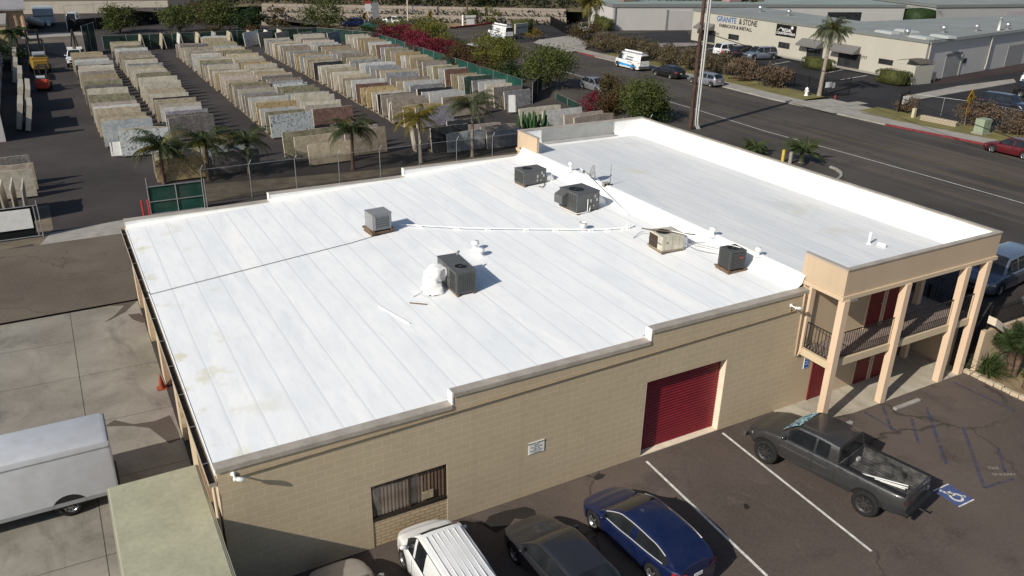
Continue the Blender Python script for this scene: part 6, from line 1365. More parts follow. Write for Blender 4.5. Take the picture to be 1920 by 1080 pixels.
for lab, p, sd_ in (('squat sago palm behind the wing parapet, farther one', (47.62,28.39,1.00), 31), ('squat sago palm by the yellow post behind the wing parapet', (48.97,24.62,1.01), 32)):
    palm(lab, p, .9 if sd_ == 32 else .5, 34, 2.0 if sd_ == 32 else 1.4, F_PALM, sd_, (.20, .18), PBARK, (.1, 1.2), (.9, 1.8), .3, group='squat sago palms behind the wing', lw=.02)
for lab, x, y, h, ln, sd_ in (('short trunked palm beside the spiky blade plant', 32.55, -2.75, 1.55, (-.25, .1), 41), ('middle leaning trunk of the palm clump in the bed', 32.75, -2.85, 1.65, (.35, .1), 42), ('palm of the clump standing closest to the edging stones', 32.1, -3.75, 2.0, (.55, .35), 43)):
    palm(lab, (x, y), h, 30, 1.0, F_PALMD, sd_, (.11, .17), PBARK_D, (.2, 1.45), (.6, 1.6), .34, ln, 'palm clump in the stone edged bed', lw=.008, n=16, z=.05)
def blade_plant(label, loc, n, L_, m, seed, cat='plant', name='yucca'):
    R_ = random.Random(seed); g = MB(); t = thing(name, label, cat, loc)
    for i in range(n):
        a = R_.random()*6.28; up = R_.uniform(.35, 1.5); l_ = L_*R_.uniform(.6, 1.1); p = Vector((R_.gauss(0, .14), R_.gauss(0, .14), 0)); w_ = .022; d = Vector((-sin(a), cos(a), 0))*w_; pts = []; q = p.copy(); an = up
        for k in range(5): pts.append(q.copy()); q = q+Vector((cos(a)*cos(an), sin(a)*cos(an), sin(an)))*l_/4; an -= .22
        g.add([pts[0]-d, pts[0]+d, pts[1]-d, pts[1]+d, pts[2]-d*.9, pts[2]+d*.9, pts[3]-d*.6, pts[3]+d*.6, pts[4]], [(0, 1, 3, 2), (2, 3, 5, 4), (4, 5, 7, 6), (6, 7, 8)])
    g.build('leaves', m, t); return t
blade_plant('spiky green blade plant between the end post and the palms', (31.95, -2.10, .05), 260, 1.5, foliage('blade_leaf', (.04, .075, .02), (.13, .17, .06), (.18, .15, .05), .3), 5)
blade_plant('small spiky plant on the dirt beyond the palm clump', (33.2, -3.3, .05), 60, .6, MATS['blade_leaf'], 6)
t = thing('cactus', 'dark green columnar cactus clump behind the tan rear panel', 'cactus', (36.57,45.98,-0.00))
g = MB(); R_ = random.Random(3)
for i in range(26):
    x, y, h = R_.gauss(0, .75), R_.gauss(0, .4), R_.uniform(1.0, 2.1); g.tube([(x*.6, y*.6, 0), (x, y, h*.5), (x*1.05, y, h)], [.10, .14, .07], 7)
g.build('stems', plain('cactus_green', (.03, .075, .025), .7, 0, .3, .3, 4), t)
# planting bed with stones
sheet('planting_bed', [(31.22, -1.66), (31.20, -2.6), (31.25, -3.8), (31.4, -4.4), (31.6, -8), (40, -8), (40, -1.9), (31.28, -1.9)], DIRT, .02, 'dry dirt planting bed')
for i in range(15):
    y = -1.72-i*.36; x = 31.20+.02*sin(i*1.7)+max(0, (-y-3.9))*.06; o = MB().box(-.11, .11, -.165, .165, 0, .17+.03*sin(i*2.1)).build('edging_stone', plain('edging_stone', (.50, .42, .31), .85, 0, .2, .2, 6), None, .025)
    o.location = (x, y, .004); o.rotation_euler = (0, 0, rnd.uniform(-.12, .12)); tag(o, 'tan edging stone, %s from the end post along the planting bed' % (ORD(i+1) if i else 'first'), 'stone', 'edging stones of the planting bed')
# bank between yard and street
BG = 'shrubs on the bank along the street'
bush('bougainvillea', 'magenta bougainvillea at the far end of the green fence', 'shrub', (46.6, 104.5), (1.9, 4.6, 1.25), F_RED, 2200, .30, 51, BG); bush('bougainvillea', 'bright magenta bougainvillea above the green fence, second from far end', 'shrub', (46.4, 96.5), (1.9, 5.0, 1.35), F_RED, 2400, .30, 52, BG)
bush('bougainvillea', 'magenta bougainvillea in the middle of the green fence', 'shrub', (46.3, 88.5), (1.9, 4.4, 1.25), F_RED, 2200, .28, 53, BG); bush('bougainvillea', 'mixed red and green bougainvillea near the big green tree', 'shrub', (46.4, 80.5), (2.0, 4.6, 1.25), F_REDG, 2400, .28, 54, BG)
bush('bougainvillea', 'dark red bush before the white truck', 'shrub', (48.0, 84.6), (1.0, 1.4, 1.25), F_REDG, 500, .26, 55, BG); bush('bougainvillea', 'reddish green bush between mixed bougainvillea and bright green tree', 'shrub', (46.2, 73.8), (2.1, 4.0, 1.3), F_REDG, 2200, .28, 56, BG)
bush('bougainvillea', 'bright crimson bush beside the black fence panel end', 'shrub', ((44.89,48.13,0.77)[0], (44.89,48.13,0.77)[1]), (1.3, 1.3, 1.1), F_RED, 1100, .22, 57, BG); bush('shrub', 'brownish red shrub under the corner tree', 'shrub', ((45.75,46.41,0.87)[0], (45.75,46.41,0.87)[1]), (1.7, 1.7, 1.2), F_REDG, 1800, .22, 58, BG)
tree('tree', 'rounded bright green tree beside the black fence panel', (47.4, 60.6), 4.7, (3.2, 3.3, 2.15), F_GREEN, 6000, .27, 61, 'trees on the bank along the street')
tree('tree', 'loose yellow green tree behind the bright green one', (47.0, 72.5), 4.8, (3.2, 3.4, 2.1), F_YEL, 4600, .27, 62, 'trees on the bank along the street')
tree('tree', 'green tree at the corner behind the wing roof', ((46.98,42.46,0.97)[0], (46.98,42.46,0.97)[1]), 4.1, (2.7, 2.6, 1.95), F_GREEN, 5000, .25, 63, 'trees on the bank along the street')
bush('shrub', 'dark brownish conical shrub between sedan and corner tree', 'shrub', ((48.27,49.44,1.00)[0], (48.27,49.44,1.00)[1]), (1.5, 1.5, 1.65), F_BROWN, 3000, .24, 64, BG); bush('shrub', 'yellow green shrub behind the conical brown one', 'shrub', ((51.38,50.51,1.00)[0], (51.38,50.51,1.00)[1]), (1.5, 1.6, 1.0), F_YEL, 900, .24, 65, BG)
bush('shrub', 'low dark shrub at the wing corner by the pole', 'shrub', (47.6, 42.2), (1.8, 2.4, .7), F_DARK, 2200, .22, 66, BG)
tree('tree', 'yellowish airy tree above the far bougainvillea', (50.5, 101.0), 4.0, (3.4, 4.4, 2.1), F_YEL, 4400, .30, 67, 'trees on the bank along the street'); bush('shrub', 'olive shrub by the distant red car', 'shrub', (49.2, 112.0), (3.2, 3.0, 1.4), F_YEL, 1000, .30, 68, BG)
bush('shrub', 'dark reddish shrub before the distant white car', 'shrub', (47.0, 114.0), (2.2, 1.9, 1.3), F_BROWN, 700, .28, 69, BG); bush('shrub', 'yellow green shrub at the tail of the white truck', 'shrub', (49.4, 78.4), (1.4, 2.4, 1.4), F_YEL, 800, .27, 70, BG)
for lab, x, y, r_, mm, n_ in (('olive shrub on the bank behind the mixed bougainvillea', 49.0, 92.0, (2.2, 3.6, 1.3), F_YEL, 1800), ('low green red shrub on the bank under the loose yellow green tree', 46.0, 69.0, (1.6, 3.2, 1.0), F_HEDGE, 1500), ('dark green shrub on the bank below the bright green tree', 46.6, 66.5, (2.0, 2.6, 1.1), F_DARK, 1500), ('reddish shrub on the bank between white truck and mixed bougainvillea', 48.6, 81.0, (1.6, 2.4, 1.1), F_REDG, 1300), ('green shrub on the bank behind the far magenta bougainvillea', 49.4, 106.8, (2.2, 3.0, 1.3), F_HEDGE, 1500), ('low olive shrub under the corner tree beside the street', 49.6, 44.4, (1.9, 2.2, .9), F_YEL, 1300)):
    bush('shrub', lab, 'shrub', (x, y), r_, mm, n_, .26, int(y*3), BG)
for i, (x, y, rx, ry, h) in enumerate(((39.5, 118.9, 5, 1.6, 1.0), (34, 119.6, 5, 1.6, .9), (28, 120.4, 4, 1.6, 1.3), (22.5, 120.4, 4, 1.6, 1.2), (44.5, 113.5, 2.6, 2.6, 1.0), (16, 120.6, 4, 1.6, .9))):
    bush('bougainvillea', ('dull red', 'low green and red', 'tall rust red', 'rust brown', 'dark green and red', 'dark rusty')[i]+' hedge bush behind the back fence, %s from the street corner' % ('second', 'third', 'fourth', 'fifth', 'first', 'sixth')[i], 'shrub', (x, y), (rx, ry, h), (F_REDG, F_HEDGE, F_REDG, F_BROWN, F_DARK, F_BROWN)[i], 900, .32, 80+i, 'hedge bushes behind the back fence')
for i, (p, w_, h) in enumerate((((10.24,137.55,-0.00), 3.3, 4.6), ((19.32,134.28,-0.00), 3.4, 4.8), ((25.66,133.60,-0.00), 3.3, 5.4), ((30.17,130.36,-0.00), 3.0, 4.4), ((41.16,124.25,0.24), 4.0, 5.6))):
    tree('tree', 'leafy green tree behind the back fence, %s of five from the shed' % ('first', 'second', 'third', 'fourth', 'last')[i], (p[0], p[1]), h, (w_, w_*.9, h*.46), F_GREEN if i != 3 else F_DARK, 2600, .38, 90+i, 'trees behind the back fence', .2)
# hedges across the street
HG = 'dry hedge bushes along the pavement'
for i, (x, y, rx, ry, h, mm) in enumerate(((70.2, 86.5, 2.2, 2.6, 1.6, F_BROWN), (70.4, 82.0, 1.9, 2.6, 1.15, F_DRY), (70.6, 77.6, 1.9, 2.6, 1.1, F_DRY), (70.8, 73.0, 1.9, 2.7, 1.15, F_DRY), (71.1, 68.5, 1.9, 2.7, 1.15, F_DRY), (71.3, 64.0, 1.9, 2.7, 1.2, F_DRY), (71.5, 59.4, 1.9, 2.6, 1.2, F_DRY), (71.2, 55.0, 1.7, 2.2, 1.15, F_DRYP), (71.2, 49.8, 1.6, 2.0, 1.15, F_DRYP))):
    bush('hedge_bush', 'dry brownish hedge bush on the far pavement, %s from the tall yellow palm' % (ORD(i+1) if i else 'first'), 'bush', (x, y, 1.1), (rx, ry*1.15, h*1.22), mm, 2400, .27, 100+i, HG)
for i, (p, r_, mm, lab) in enumerate((((73.11,33.83,1.00), (1.1, 1.1, .9), F_DRYP, 'brown flowering shrub below the white gate notice'), ((73.38,26.90,1.00), (1.3, 1.5, 1.25), F_DRYP, 'pink flowering shrub below the yellow road sign'), ((74.83,26.24,1.00), (1.2, 1.4, 1.1), F_DRYP, 'brownish shrub between road sign and green utility box'), ((73.24,22.75,1.00), (1.3, 1.7, 1.15), F_DRYP, 'pink flowering shrub between utility box and red sedan'), ((73.62,21.69,1.00), (1.3, 1.6, 1.1), F_DRYP, 'brownish shrub above the red sedan'))):
    bush('shrub', lab, 'shrub', (p[0]+.6, p[1], 1.15), r_, mm, 1500, .20, 120+i, 'flowering shrubs along the pavement')
def clipped(label, p, r, m, n, seed, zoff=.17):
    R_ = random.Random(seed); t = thing('clipped_hedge', label, 'hedge', (p[0], p[1], 1.0+zoff)); g = MB(); rx, ry, rz_ = r
    for i in range(n):
        a = R_.uniform(0, 6.28); u = R_.uniform(-1, 1); q = sqrt(1-u*u); sg_ = lambda v, e=.55: (abs(v)**e)*(1 if v > 0 else -1); k = R_.uniform(.86, 1.0)
        leaf(g, Vector((rx*sg_(q*cos(a))*k, ry*sg_(q*sin(a))*k, rz_+rz_*sg_(u)*k)), .17, R_)
    g.lathe([(0, .05), (.82, .1), (.86, rz_), (.8, rz_*1.7), (0, rz_*1.85)], 14, Matrix.Diagonal((rx, ry, 1, 1)).to_4x4()); g.build('foliage', m, t); return t
for lab, p, r_ in (('low clipped oval hedge before the middle shop awning', (86.05,57.50,1.00), (1.2, 2.5, .75)), ('low clipped round hedge before the bin shelter', (85.81,45.74,1.00), (1.4, 2.2, .85)), ('tall clipped hedge beside the utility pole at the shop front', (92.55,85.13,1.00), (1.6, 1.3, 1.75))): clipped(lab, (p[0]+1.2, p[1]), r_, F_HEDGE, 1500, int(p[1]))
for i in range(4): q = Vector((86.82,104.12,1.00)).lerp(Vector((91.52,115.12,1.00)), i/3); clipped('clipped round bush beside the white warehouse, %s from the corner' % ('first', 'second', 'third', 'fourth')[i], (q.x-.5, q.y), (1.0, 1.1, 1.0), F_HEDGE, 800, 200+i)


# ---------------------------------------------------------------- shops and warehouses across the street
SHOPW = stucco('shop_cream', (.42, .405, .345), .15); SHOPS = stucco('shop_grey_side', (.56, .53, .51), .12); SHROOF = plain('grey_roll_roof', (.235, .255, .25), .85, 0, .2, .12, .25); FASC = plain('grey_fascia', (.17, .18, .18), .7, 0, .3, .1); WGRY = stucco('warehouse_pale', (.46, .45, .435), .12)
DKGL = glass_dark('shop_glass', (.02, .022, .024), .08)
def block(parent, name, c, z0, z1, m):
    "walls of a polygonal block (list of xy corners)"
    g = MB(); g.prism(c, z0, z1); return g.build(name, m, parent)
def off(c, d):
    "grow a polygon outward by d"
    cx, cy = sum(p[0] for p in c)/len(c), sum(p[1] for p in c)/len(c); out = []
    for i, p in enumerate(c):
        a, b = Vector(c[i-1]), Vector(c[(i+1) % len(c)]); p = Vector(p); e0, e1 = (p-a).normalized(), (b-p).normalized(); n0, n1 = Vector((e0.y, -e0.x)), Vector((e1.y, -e1.x))
        s_ = 1 if n0.dot(p-Vector((cx, cy))) > 0 else -1; k = (n0+n1)/max(.2, 1+n0.dot(n1)); out.append(tuple(p+k*d*s_))
    return out
XS = 91.7
shop = thing('stone_shop', 'long cream and grey stone shop with flat roof, signs and small awnings', 'building', (0, 0, 0))
C_ = [(XS, 45.35), (XS+46, 52.2), (XS+46, 62.4), (XS+10.5, 63.5), (XS+12.5, 85.5), (XS, 88.0)]
block(shop, 'wall', C_, .8, 5.68, SHOPS)
g = MB(); g.box(XS-.03, XS-.002, 45.34, 88.0, .8, 5.68); g.build('front_wall', SHOPW, shop)
block(shop, 'fascia', off(C_, .14), 5.68, 6.02, FASC)
g = MB(); ci = off(C_, -.25); g.add([(x, y, 6.05) for x, y in ci], [(0, 1, 2, 3, 4, 5)]); g.add([(x, y, 6.025) for x, y in off(C_, .12)] + [(x, y, 6.05) for x, y in ci], [(i, (i+1) % 6, 6+(i+1) % 6, 6+i) for i in range(6)]); g.build('roof', SHROOF, shop)
def wy(p, q): return min(p[1], q[1]), max(p[1], q[1]), min(p[2], q[2]), max(p[2], q[2])
def shop_window(p, q):
    y0, y1, z0, z1 = wy(p, q); w_ = MB(); 
    for b_ in ((y0, y1, z0, z0+.07), (y0, y1, z1-.07, z1), (y0, y0+.07, z0+.07, z1-.07), (y1-.07, y1, z0+.07, z1-.07), ((y0+y1)/2-.04, (y0+y1)/2+.04, z0+.07, z1-.07)): w_.box(XS-.09, XS-.031, *b_)
    o = w_.build('window', BRZ, shop); MB().box(XS-.05, XS-.0305, y0+.07, y1-.07, z0+.07, z1-.07).build('pane', DKGL, o)
def rng(u0, v0, u1, v1): return None
shop_window((91.70,79.38,3.08), (91.70,77.14,2.31)); shop_window((91.70,68.98,3.12), (91.70,66.88,2.33)); shop_window((91.70,51.76,3.11), (91.70,49.62,2.48))
def shop_door(p, q, aw=True):
    y0, y1, z0, z1 = wy(p, q); z0 = 1.3
    o = MB().box(XS-.06, XS-.031, y0, y1, z0, z1).build('door', DKGL, shop); g = MB()
    for b_ in ((y0-.06, y0, z0, z1+.06), (y1, y1+.06, z0, z1+.06), (y0, y1, z1, z1+.06), (y0+(y1-y0)*.45, y0+(y1-y0)*.45+.07, z0, z1)): g.box(XS-.10, XS-.031, *b_)
    g.build('door_frame', BRZ, o)
shop_door((91.70,85.54,3.06), (91.70,82.42,1.04)); shop_door((91.70,63.52,3.26), (91.70,60.88,1.95)); shop_door((91.70,58.05,3.17), (91.70,54.63,1.15))
AWN = plain('awning_grey', (.155, .150, .145), .85, 0, .2, .1)
for p, q in (((91.70,86.32,3.89), (91.70,82.70,4.09)), ((91.70,64.73,3.47), (91.70,60.97,3.64)), ((91.70,59.10,3.45), (91.70,54.84,3.51))):
    y0, y1 = min(p[1], q[1]), max(p[1], q[1]); zt, zb = 4.15, 3.45
    MB().add([(XS-.04, y0, zt), (XS-.04, y1, zt), (XS-1.3, y0, zb), (XS-1.3, y1, zb), (XS-.04, y0, zb-.25), (XS-.04, y1, zb-.25), (XS-1.3, y0, zb-.25), (XS-1.3, y1, zb-.25)], [(0, 1, 3, 2), (2, 3, 7, 6), (0, 2, 6, 4), (1, 5, 7, 3)]).build('awning', AWN, shop)
INKB = plain('letter_blue', (.03, .10, .30), .5); INKK = plain('letter_black', (.02, .02, .022), .5)
def wall_text(tx, p, size, m, par, adv=0): return text_obj('lettering', tx, size, m, face_mx(XS-.033, p[1], p[2]), par, .02, .012, 'LEFT')
def fit_text(tx, ya, yb, z, size, m):
    o = text_obj('lettering', tx, size, m, face_mx(XS-.033, 0, z), shop, .02, .02, 'LEFT'); ys_ = [v.co.y for v in o.data.vertices]; k = (ya-yb)/(max(ys_)-min(ys_)); o.data.transform(Matrix.Translation((0, ya-max(ys_)*k, 0)) @ Matrix.Diagonal((1, k, 1, 1)))
fit_text('GRANITE', 82.4, 78.1, 5.02, 1.15, INKB); fit_text('& STONE', 77.5, 73.7, 5.02, 1.15, INKK); fit_text('FABRICATE & INSTALL', 81.7, 74.6, 4.08, .66, INKK)
p, q = (91.70,69.77,5.48), (91.70,66.06,4.19); y0, y1, z0, z1 = wy(p, q)
z0, z1 = 3.95, 5.55
sb = MB().box(XS-.12, XS-.031, y0, y1, z0, z1).build('sign_board', BLACKM, shop); LW = plain('letter_white', (.7, .7, .7), .5)
text_obj('lettering', 'REGAL', .60, LW, face_mx(XS-.125, (y0+y1)/2-.2, z0+.85), sb, .004, .012); text_obj('lettering', 'COUNTERWORKS', .42, LW, face_mx(XS-.125, (y0+y1)/2, z0+.38), sb, .004, .01)
MB().lathe([(0, 0), (.24, 0), (.24, .01), (0, .01)], 16, face_mx(XS-.126, y0+.75, z0+1.25)).build('disc', LW, sb)
g = MB(); g.tube([(XS-.13, y1-.3, z0+.7), (XS-.13, y1-.9, z0+1.15), (XS-.13, y1-1.2, z0+.95)], .05, 5); g.build('hill_emblem', LW, sb)
for i, (tx, p) in enumerate((('1721', (91.70,82.47,2.74)), ('1719', (91.70,64.11,2.83)), ('1717', (91.70,54.60,2.86)))): wall_text(tx, p, .5, INKK, shop)
# side wall door, downpipes, roof gear
def sidept(f, z): return (XS+46*f, 45.35+6.85*f-.0, z)
sd_ = Vector((46, 6.85, 0)).normalized(); sn = Vector((sd_.y, -sd_.x, 0))
def side_box(name, a, b, z0, z1, m, dep=.05, parent=None):
    A_, B_ = Vector((XS, 45.35, 0))+sd_*a, Vector((XS, 45.35, 0))+sd_*b; g = MB(); q = [A_+sn*.003, B_+sn*.003, B_+sn*dep, A_+sn*dep]; g.prism([(v.x, v.y) for v in q], z0, z1); return g.build(name, m, parent or shop)
RD = plain('grey_roller', (.30, .29, .285), .7, 0, .2, .1)
d1 = side_box('roller_door', 5.2, 9.2, 1.02, 4.0, RD); side_box('door_edge', 9.2, 9.45, 1.02, 4.0, SHOPW, .10, d1); side_box('door_shadow_lintel', 5.0, 9.2, 4.0, 4.15, FASC, .12, d1); side_box('roller_door', 22.5, 27.5, 1.02, 4.0, RD); 
side_box('plaque', 10.0, 10.9, 2.6, 3.2, INKK, .04); side_box('gutter', .1, 45.9, 5.70, 5.90, plain('metal_gutter', (.45, .46, .46), .4, .5), .30)
g = MB()
for a in (16.5, .35): q = Vector((XS, 45.35, 0))+sd_*a+sn*.18; g.tube([(q.x, q.y, 5.68), (q.x, q.y, 2.0), (q.x-.5, q.y-.2, 1.4)], .09, 6)
g.build('downpipe', SHOPW, shop)
for i, (u, v) in enumerate(((1700,68), (1768,61), (1830,58), (1888,55), (1425,20), (1478,27))):
    q = (92.70,49.24,6.05) if i == 0 else ((101.25,50.25,6.05) if i == 1 else ((107.61,49.84,6.05) if i == 2 else ((113.96,49.51,6.05) if i == 3 else ((98.38,80.14,6.05) if i == 4 else (98.26,74.11,6.05)))))
    g = MB(); g.lathe([(.25, 0), (.22, .35), (.36, .42), (.42, .62), (.34, .85), (0, .95)], 12); o = g.build('turbine_vent', plain('bright_metal', (.6, .61, .62), .25, .8)); o.location = q; tag(o, 'shiny turbine vent on the stone shop roof, %s' % ('at the front corner', 'second from the front corner', 'third from the front corner', 'last along the side wall', 'above the big letters', 'above the black sign')[i], 'vent', 'turbine vents on the shop roof')
for i, q in enumerate(((93.22,52.54,6.05), (96.92,52.42,6.05), (92.53,47.07,6.05), (96.32,46.78,6.05))):
    g = MB(); g.box(-1.5, 1.5, -.7, .7, 0, .16); g.box(-1.4, 1.4, -.6, .6, .16, .26); o = g.build('skylight', plain('skylight_dome', (.42, .44, .43), .3, 0, .4)); o.location = q; o.rotation_euler = (0, 0, radians(80)); tag(o, 'pale flat skylight on the stone shop roof, %s from the black sign' % ('first', 'second', 'third', 'fourth')[i], 'skylight', 'skylights on the shop roof')
tag(MB().lathe([(.18, 0), (.18, 1.6), (.22, 1.6), (0, 1.65)], 10).build('roof_flue', WHITE), 'white flue pipe at the side wall of the shop roof', 'flue').location = (111.41,49.12,6.05)
# bin shelter
bs = thing('bin_shelter', 'small cream bin shelter with brown curved roof by the shop corner', 'shelter', (88.67,45.70,1.00))
g = MB(); g.box(-.2, 3.2, -1.6, -1.4, 0, 2.4); g.box(-.2, .0, -1.4, 1.6, 0, 2.4); g.build('wall', SHOPW, bs)
g = MB(); n_ = 8; g.add([(x, -1.7+3.4*i/n_, 2.42+.5*sin(pi*(i/n_*.8+.1))) for x in (.3, 3.3) for i in range(n_+1)], [(i, i+1, n_+2+i, n_+1+i) for i in range(n_)]); g.build('roof', plain('shelter_brown', (.10, .085, .075), .8), bs)
g = MB(); g.box(.6, 2.6, -1.2, 1.0, .1, 1.5); g.build('bin', plain('bin_black', (.02, .02, .022), .6), bs)
tag(MB().tube([(0, 0, 0), (0, 0, 1.3)], .11, 10).build('bollard', plain('bollard_cream', (.60, .45, .28), .6)), 'cream bollard by the shop side wall', 'bollard').location = (93.54,44.84,1.00)
# white warehouse behind
P0, P1, P2 = (87.64,104.65,5.42), (142.95,87.21,5.42), (89.66,113.22,5.42)
wb = thing('pale_warehouse', 'pale warehouse with green grey roof behind the tall yellow palm', 'building', (0, 0, 0))
a_, b_, c_ = Vector(P0[:2]), Vector(P1[:2]), Vector(P2[:2]); back = (c_-a_).normalized(); CB = [tuple(a_), tuple(b_), tuple(b_+back*42), tuple(a_+back*42)]
block(wb, 'wall', CB, .5, 5.0, WGRY); block(wb, 'eave', off(CB, .18), 4.95, 5.40, FASC); g = MB(); g.add([(x, y, 5.43) for x, y in off(CB, .1)], [(0, 1, 2, 3)]); g.build('roof', plain('green_grey_roof', (.24, .29, .275), .8, 0, .2, .12, .2), wb)
wd_ = (b_-a_).normalized(); wn_ = Vector((wd_.y, -wd_.x))
if wn_.dot(back) > 0: wn_ = -wn_
def wface(par, name, a, b, z0, z1, m, dep=.05, base=None):
    A_, B_ = (base or a_)+wd_*a, (base or a_)+wd_*b; q = [A_+wn_*.003, B_+wn_*.003, B_+wn_*dep, A_+wn_*dep]; return MB().prism([tuple(v) for v in q], z0, z1).build(name, m, par)
r_ = wface(wb, 'roller_door', 10.5, 18.0, 1.0, 4.3, stucco('door_pale', (.42, .40, .40), .05)); wface(wb, 'door_surround', 10.1, 10.5, 1.0, 4.5, FASC, .08).parent = r_; wface(wb, 'plaque', 19.0, 20.6, 2.7, 3.1, INKK)
wface(wb, 'opening', 62, 70, 1.5, 3.9, DKGL); wface(wb, 'opening', 42, 49, 1.5, 4.1, DKGL); wface(wb, 'downpipe', 29.0, 29.25, .9, 5.0, FASC, .2); wface(wb, 'downpipe', .3, .5, .9, 5.0, FASC, .2)
fn = Vector((back.y, -back.x)); M_ = Matrix(((-back.x, 0, 0, 0), (-back.y, 0, 0, 0), (0, 1, 0, 0), (0, 0, 0, 1)))
fo_ = -wd_; pt = a_+back*7.5+fo_*.05; M_ = Matrix(((-back.x, 0, fo_.x, pt.x), (-back.y, 0, fo_.y, pt.y), (0, 1, 0, 4.2), (0, 0, 0, 1))); text_obj('lettering', '8404', 1.5, INKK, M_, wb, .02, .02)
t = thing('rooftop_unit', 'brownish rooftop unit on the pale warehouse roof above the roller door', 'air conditioner', (a_.x+wd_.x*5+back.x*6, a_.y+wd_.y*5+back.y*6, 5.43)); MB().box(-1.5, 1.5, -1, 1, 0, 1.5).build('casing', plain('unit_brown', (.20, .15, .13), .7), t, .05)
t = thing('rooftop_unit', 'pinkish rooftop unit on the pale warehouse roof above the big letters', 'air conditioner', (113.56,102.73,5.43)); MB().box(-1.5, 1.5, -1, 1, 0, 1.4).build('casing', plain('unit_pink', (.30, .20, .20), .7), t, .05)
# further warehouses at the top right
for nm, lab, A3, B3, dpt, mt in (('grey_warehouse', 'grey warehouse with dark eave beyond the stone shop roof', (147.32,83.73,5.60), (179.48,76.67,5.60), 45, stucco('warehouse_grey', (.36, .355, .35), .1)),):
    t = thing(nm, lab, 'building', (0, 0, 0)); A_, B_ = Vector(A3[:2]), Vector(B3[:2]); d = (B_-A_).normalized(); left_ = Vector((149.12,91.68,5.60)[:2])-A_; bk = left_.normalized(); cc_ = [tuple(A_), tuple(B_), tuple(B_+bk*dpt), tuple(A_+bk*dpt)]
    block(t, 'wall', cc_, .5, 5.2, mt); block(t, 'eave', off(cc_, .2), 5.1, 5.55, FASC); MB().add([(x, y, 5.58) for x, y in off(cc_, .1)], [(0, 1, 2, 3)]).build('roof', SHROOF, t)
    wd_ = d; wn_ = Vector((d.y, -d.x)); wn_ = wn_ if wn_.dot(bk) < 0 else -wn_; wface(t, 'roller_door', 17, 24, 1.0, 4.3, plain('mauve_door', (.33, .29, .31), .7), .05, A_); wface(t, 'opening', 26, 27, 1.2, 3.6, DKGL, .05, A_)
q = (146.59,86.29,2.00); clipped('round dark bush between the two warehouses behind the shop roof', (q[0], q[1]), (3.8, 3.4, 2.1), F_DARK, 1500, 77, 0)

# ---------------------------------------------------------------- street furniture
t = thing('utility_pole', 'tall dark wooden utility pole with two white conduits at its side', 'pole', (48.6, 37.5, 0.95))
MB().tube([(0, 0, 0), (0, 0, 6), (.05, 0, 13)], .20, 12, r1=.15).build('pole', plain('pole_wood', (.075, .045, .035), .85, 0, .2, .4, 4), t)
g = MB()
for dx, r_ in ((.42, .075), (.66, .10)): g.tube([(dx+.35, -.15, 0), (dx+.05, -.1, .5), (dx, -.1, 1.4), (dx, -.1, 12.0)], r_, 8)
g.build('conduit', plain('conduit_pale', (.52, .52, .50), .6), t); g = MB()
for z in (3, 6.2, 9.0): g.box(-.15, .85, -.09, .0, z, z+.12)
g.build('bracket', GALV, t)
ph = (48.23,37.59,1.00,8.48)
tag(MB().tube([(49.2, 37.4, 1+ph[3]), Vector((68.29,36.49,4.20)), Vector((61.17,14.53,3.60))], .035, 5).build('overhead_cable', plain('cable_black', (.02, .02, .02))), 'black cable running from the utility pole over the street', 'cable')
t = thing('road_sign', 'yellow diamond curve sign with smaller plaque on a post in the shrubs', 'road sign', ((73.13,27.01,1.00)[0], (73.13,27.01,1.00)[1], 1.0), radians(12)); hz = (73.13,27.01,1.00,2.86)[3]; YS = plain('sign_yellow', (.62, .33, .01), .5, 0, .4, .08)
MB().tube([(0, .03, 0), (0, .03, hz+.6)], .04, 6).build('post', GALV, t); r_ = .82
MB().add([(0, -.01, hz+r_), (r_, -.01, hz), (0, -.01, hz-r_), (-r_, -.01, hz), (0, .01, hz+r_), (r_, .01, hz), (0, .01, hz-r_), (-r_, .01, hz)], [(3, 2, 1, 0), (4, 5, 6, 7), (0, 1, 5, 4), (1, 2, 6, 5), (2, 3, 7, 6), (3, 0, 4, 7)]).build('diamond', YS, t)
MB().box(-.38, .38, -.01, .01, hz-1.62, hz-.90).build('plaque', YS, t)
def flat(pts, y, z0): return MB().add([(a, y, z0+b) for a, b in pts], [tuple(range(len(pts)))])
g = flat([(.05, -.45), (.22, -.45), (.22, .12), (.12, .28), (-.12, .28), (-.12, .42), (-.42, .18), (-.12, -.06), (-.12, .10), (.05, .10)], -.014, hz); g.build('arrow', INKK, t); text_obj('lettering', '25', .5, INKK, face_y(0, -.014, hz-1.22), t, .002, .01)
t = thing('fire_hydrant', 'white fire hydrant in the grass by the tall palm', 'hydrant', ((71.08,44.52,1.00)[0], (71.08,44.52,1.00)[1], 1.15)); g = MB(); g.lathe([(.22, 0), (.22, .08), (.15, .1), (.15, .62), (.19, .64), (.17, .78), (.06, .86), (0, .92)], 12); g.tube([(-.26, 0, .5), (.26, 0, .5)], .075, 8); g.tube([(0, -.25, .5), (0, 0, .5)], .09, 8); g.build('body', WHITE, t); t.scale = (1.05, 1.05, 1.05)
t = thing('utility_box', 'pale green utility cabinet on a pad by the pavement', 'cabinet', ((71.86,24.51,1.00)[0], (71.86,24.51,1.00)[1], 1.15)); GB = plain('cabinet_green', (.25, .30, .21), .6); MB().box(-.55, .55, -.45, .45, .1, 1.35).build('cabinet', GB, t, .02); MB().box(-.65, .65, -.55, .55, 0, .1).build('pad', CONC_L, t); MB().box(.12, .18, -.46, -.4505, .9, 1.1).build('latch', BLACKM, t)
tag(MB().box(-.18, .18, -.14, .14, 0, .95).build('marker_post', plain('marker_beige', (.50, .47, .30), .6), None, .03), 'small beige marker post in the lawn strip', 'post').location = ((71.91,31.64,1.00)[0], (71.91,31.64,1.00)[1], 1.15)
